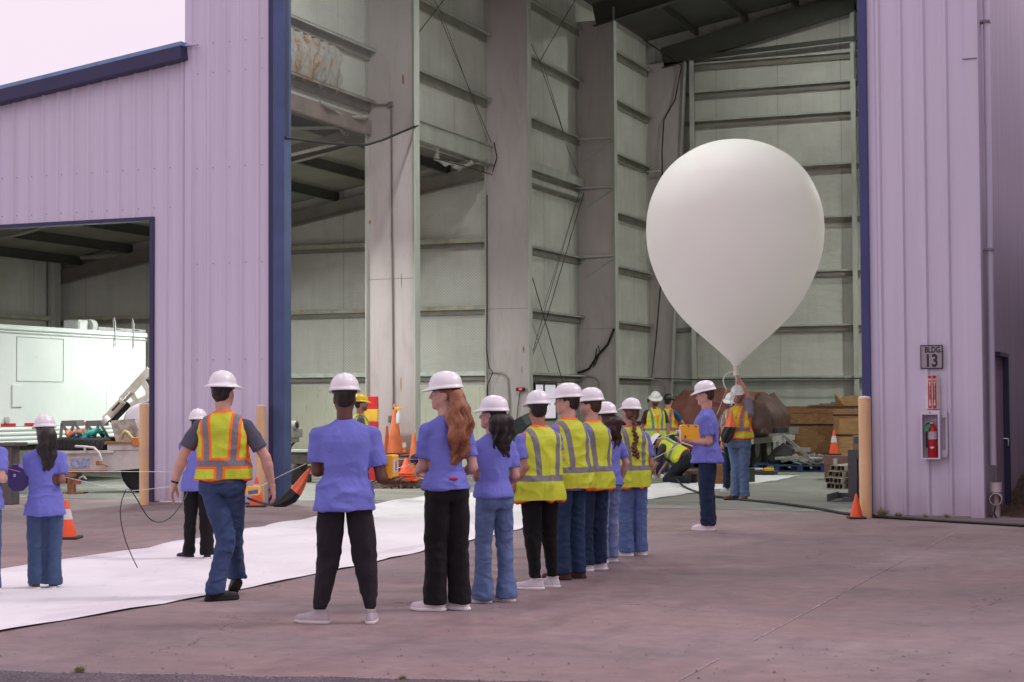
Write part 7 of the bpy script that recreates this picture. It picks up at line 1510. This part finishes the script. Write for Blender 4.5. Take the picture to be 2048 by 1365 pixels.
strand([(518, 975), (560, 952), (612, 928)], .0028, M_STR, 'string', 'white string rising from the yellow and blue box to the man in joggers', 'string', [Z, Zm+1, Zm+.2])
def parachute(lab, Z, apex, A_, B_, nlob, seed, rads, split=.5):
    """gathered cloth bundle from apex px to end px; width px at stations"""
    rt = thing('parachute', lab, 'parachute', tuple(atZ(*apex, Z))); O = np.array(rt.location); K = len(A_)
    for nm, m_, lo_, hi_ in (('orange_panel', M_ORG, 0, split), ('black_panel', M_PBK, split, 1)):
        V = []; F_ = []; n = 36; S2 = 14
        for j in range(S2+1):
            f = lo_+(hi_-lo_)*j/S2; x = np.interp(f, np.linspace(0, 1, K), [p[0] for p in A_]); y = np.interp(f, np.linspace(0, 1, K), [p[1] for p in A_]); r = np.interp(f, np.linspace(0, 1, K), rads)*Z/FPX
            c_ = atZ(x, y, Z); dx = np.interp(f, np.linspace(0, 1, K), B_)
            d = np.array((math.cos(dx), 0, math.sin(dx))); d = cR0*d[0]+np.array((0, 0, 1))*d[2]
            for k in range(n):
                a = 2*PI*k/n; q = r*(.72+.34*abs(math.sin(a*nlob/2+seed+f*1.4)))
                off = (.05*math.sin(a*3+seed))*(1 if j not in (0, S2) else 1)*(f > split-.01)*(f < split+.35)*(1 if nm == 'orange_panel' else 1)
                V.append(c_+d*q*math.cos(a)+(np.array(FH))*q*.6*math.sin(a)-O)
        for j in range(S2):
            for k in range(n): F_.append((j*n+k, j*n+(k+1) % n, (j+1)*n+(k+1) % n, (j+1)*n+k))
        w = MB(); w.add(V, F_, m_, True); w.add(V[-n:], [tuple(range(n))], m_); w.build(nm, rt)
parachute('orange and black gathered parachute hanging left of the person in black joggers', Zm-.1, (620, 938), [(620, 938), (612, 950), (602, 967), (592, 982), (580, 996), (562, 1008), (546, 1012)], [-.8+PI/2-.0]*3+[-.55+PI/2]*4 if False else [-.70]*7, 5, 1, [2.5, 6, 10, 12.5, 14, 10, 4], .52)
Zh = Zof(1478, 1001)-.22
parachute('orange and black parachute held bundled against the side of the balloon holder', Zh, (1463, 822), [(1463, 822), (1462, 838), (1461, 852), (1458, 862), (1454, 874), (1449, 886)], [0, 0, -.05, -.1, -.2, -.3], 5, 2.3, [1.5, 6, 10.5, 12.5, 12.5, 6], .45)
strand([(1462, 823), (1460, 805), (1465, 785)], .004, mat('cord_grey', (.35, .35, .38)), 'string', 'grey cord from the held parachute up past the face of the balloon holder', 'string', Zh+.05)
strand([(1453, 779), (1447, 768), (1446, 757), (1453, 747), (1463, 744), (1470, 745), (1473, 758), (1472, 775), (1470, 790), (1466, 800), (1463, 812)], .010, mat('tube_white', (.72, .70, .66), .35), 'filling_tube', 'white plastic filling tube looping down from the balloon neck', 'tube', Zh+.02)
strand([(1453, 779), (1445, 800), (1437, 822), (1433, 830)], .0035, M_STR, 'string', 'thin string from the filling tube down behind the student shoulder', 'string', [Zh, Zh, Zh-.5, Zh-1])
print('TOTAL', len(bpy.data.objects), sum(len(o.data.polygons) for o in bpy.data.objects if o.type == 'MESH'))

for o in COL.objects:
    if o.parent is None and o.get('label') and not 4 <= len(o['label'].split()) <= 16: print('LABEL', len(o['label'].split()), o['label'])
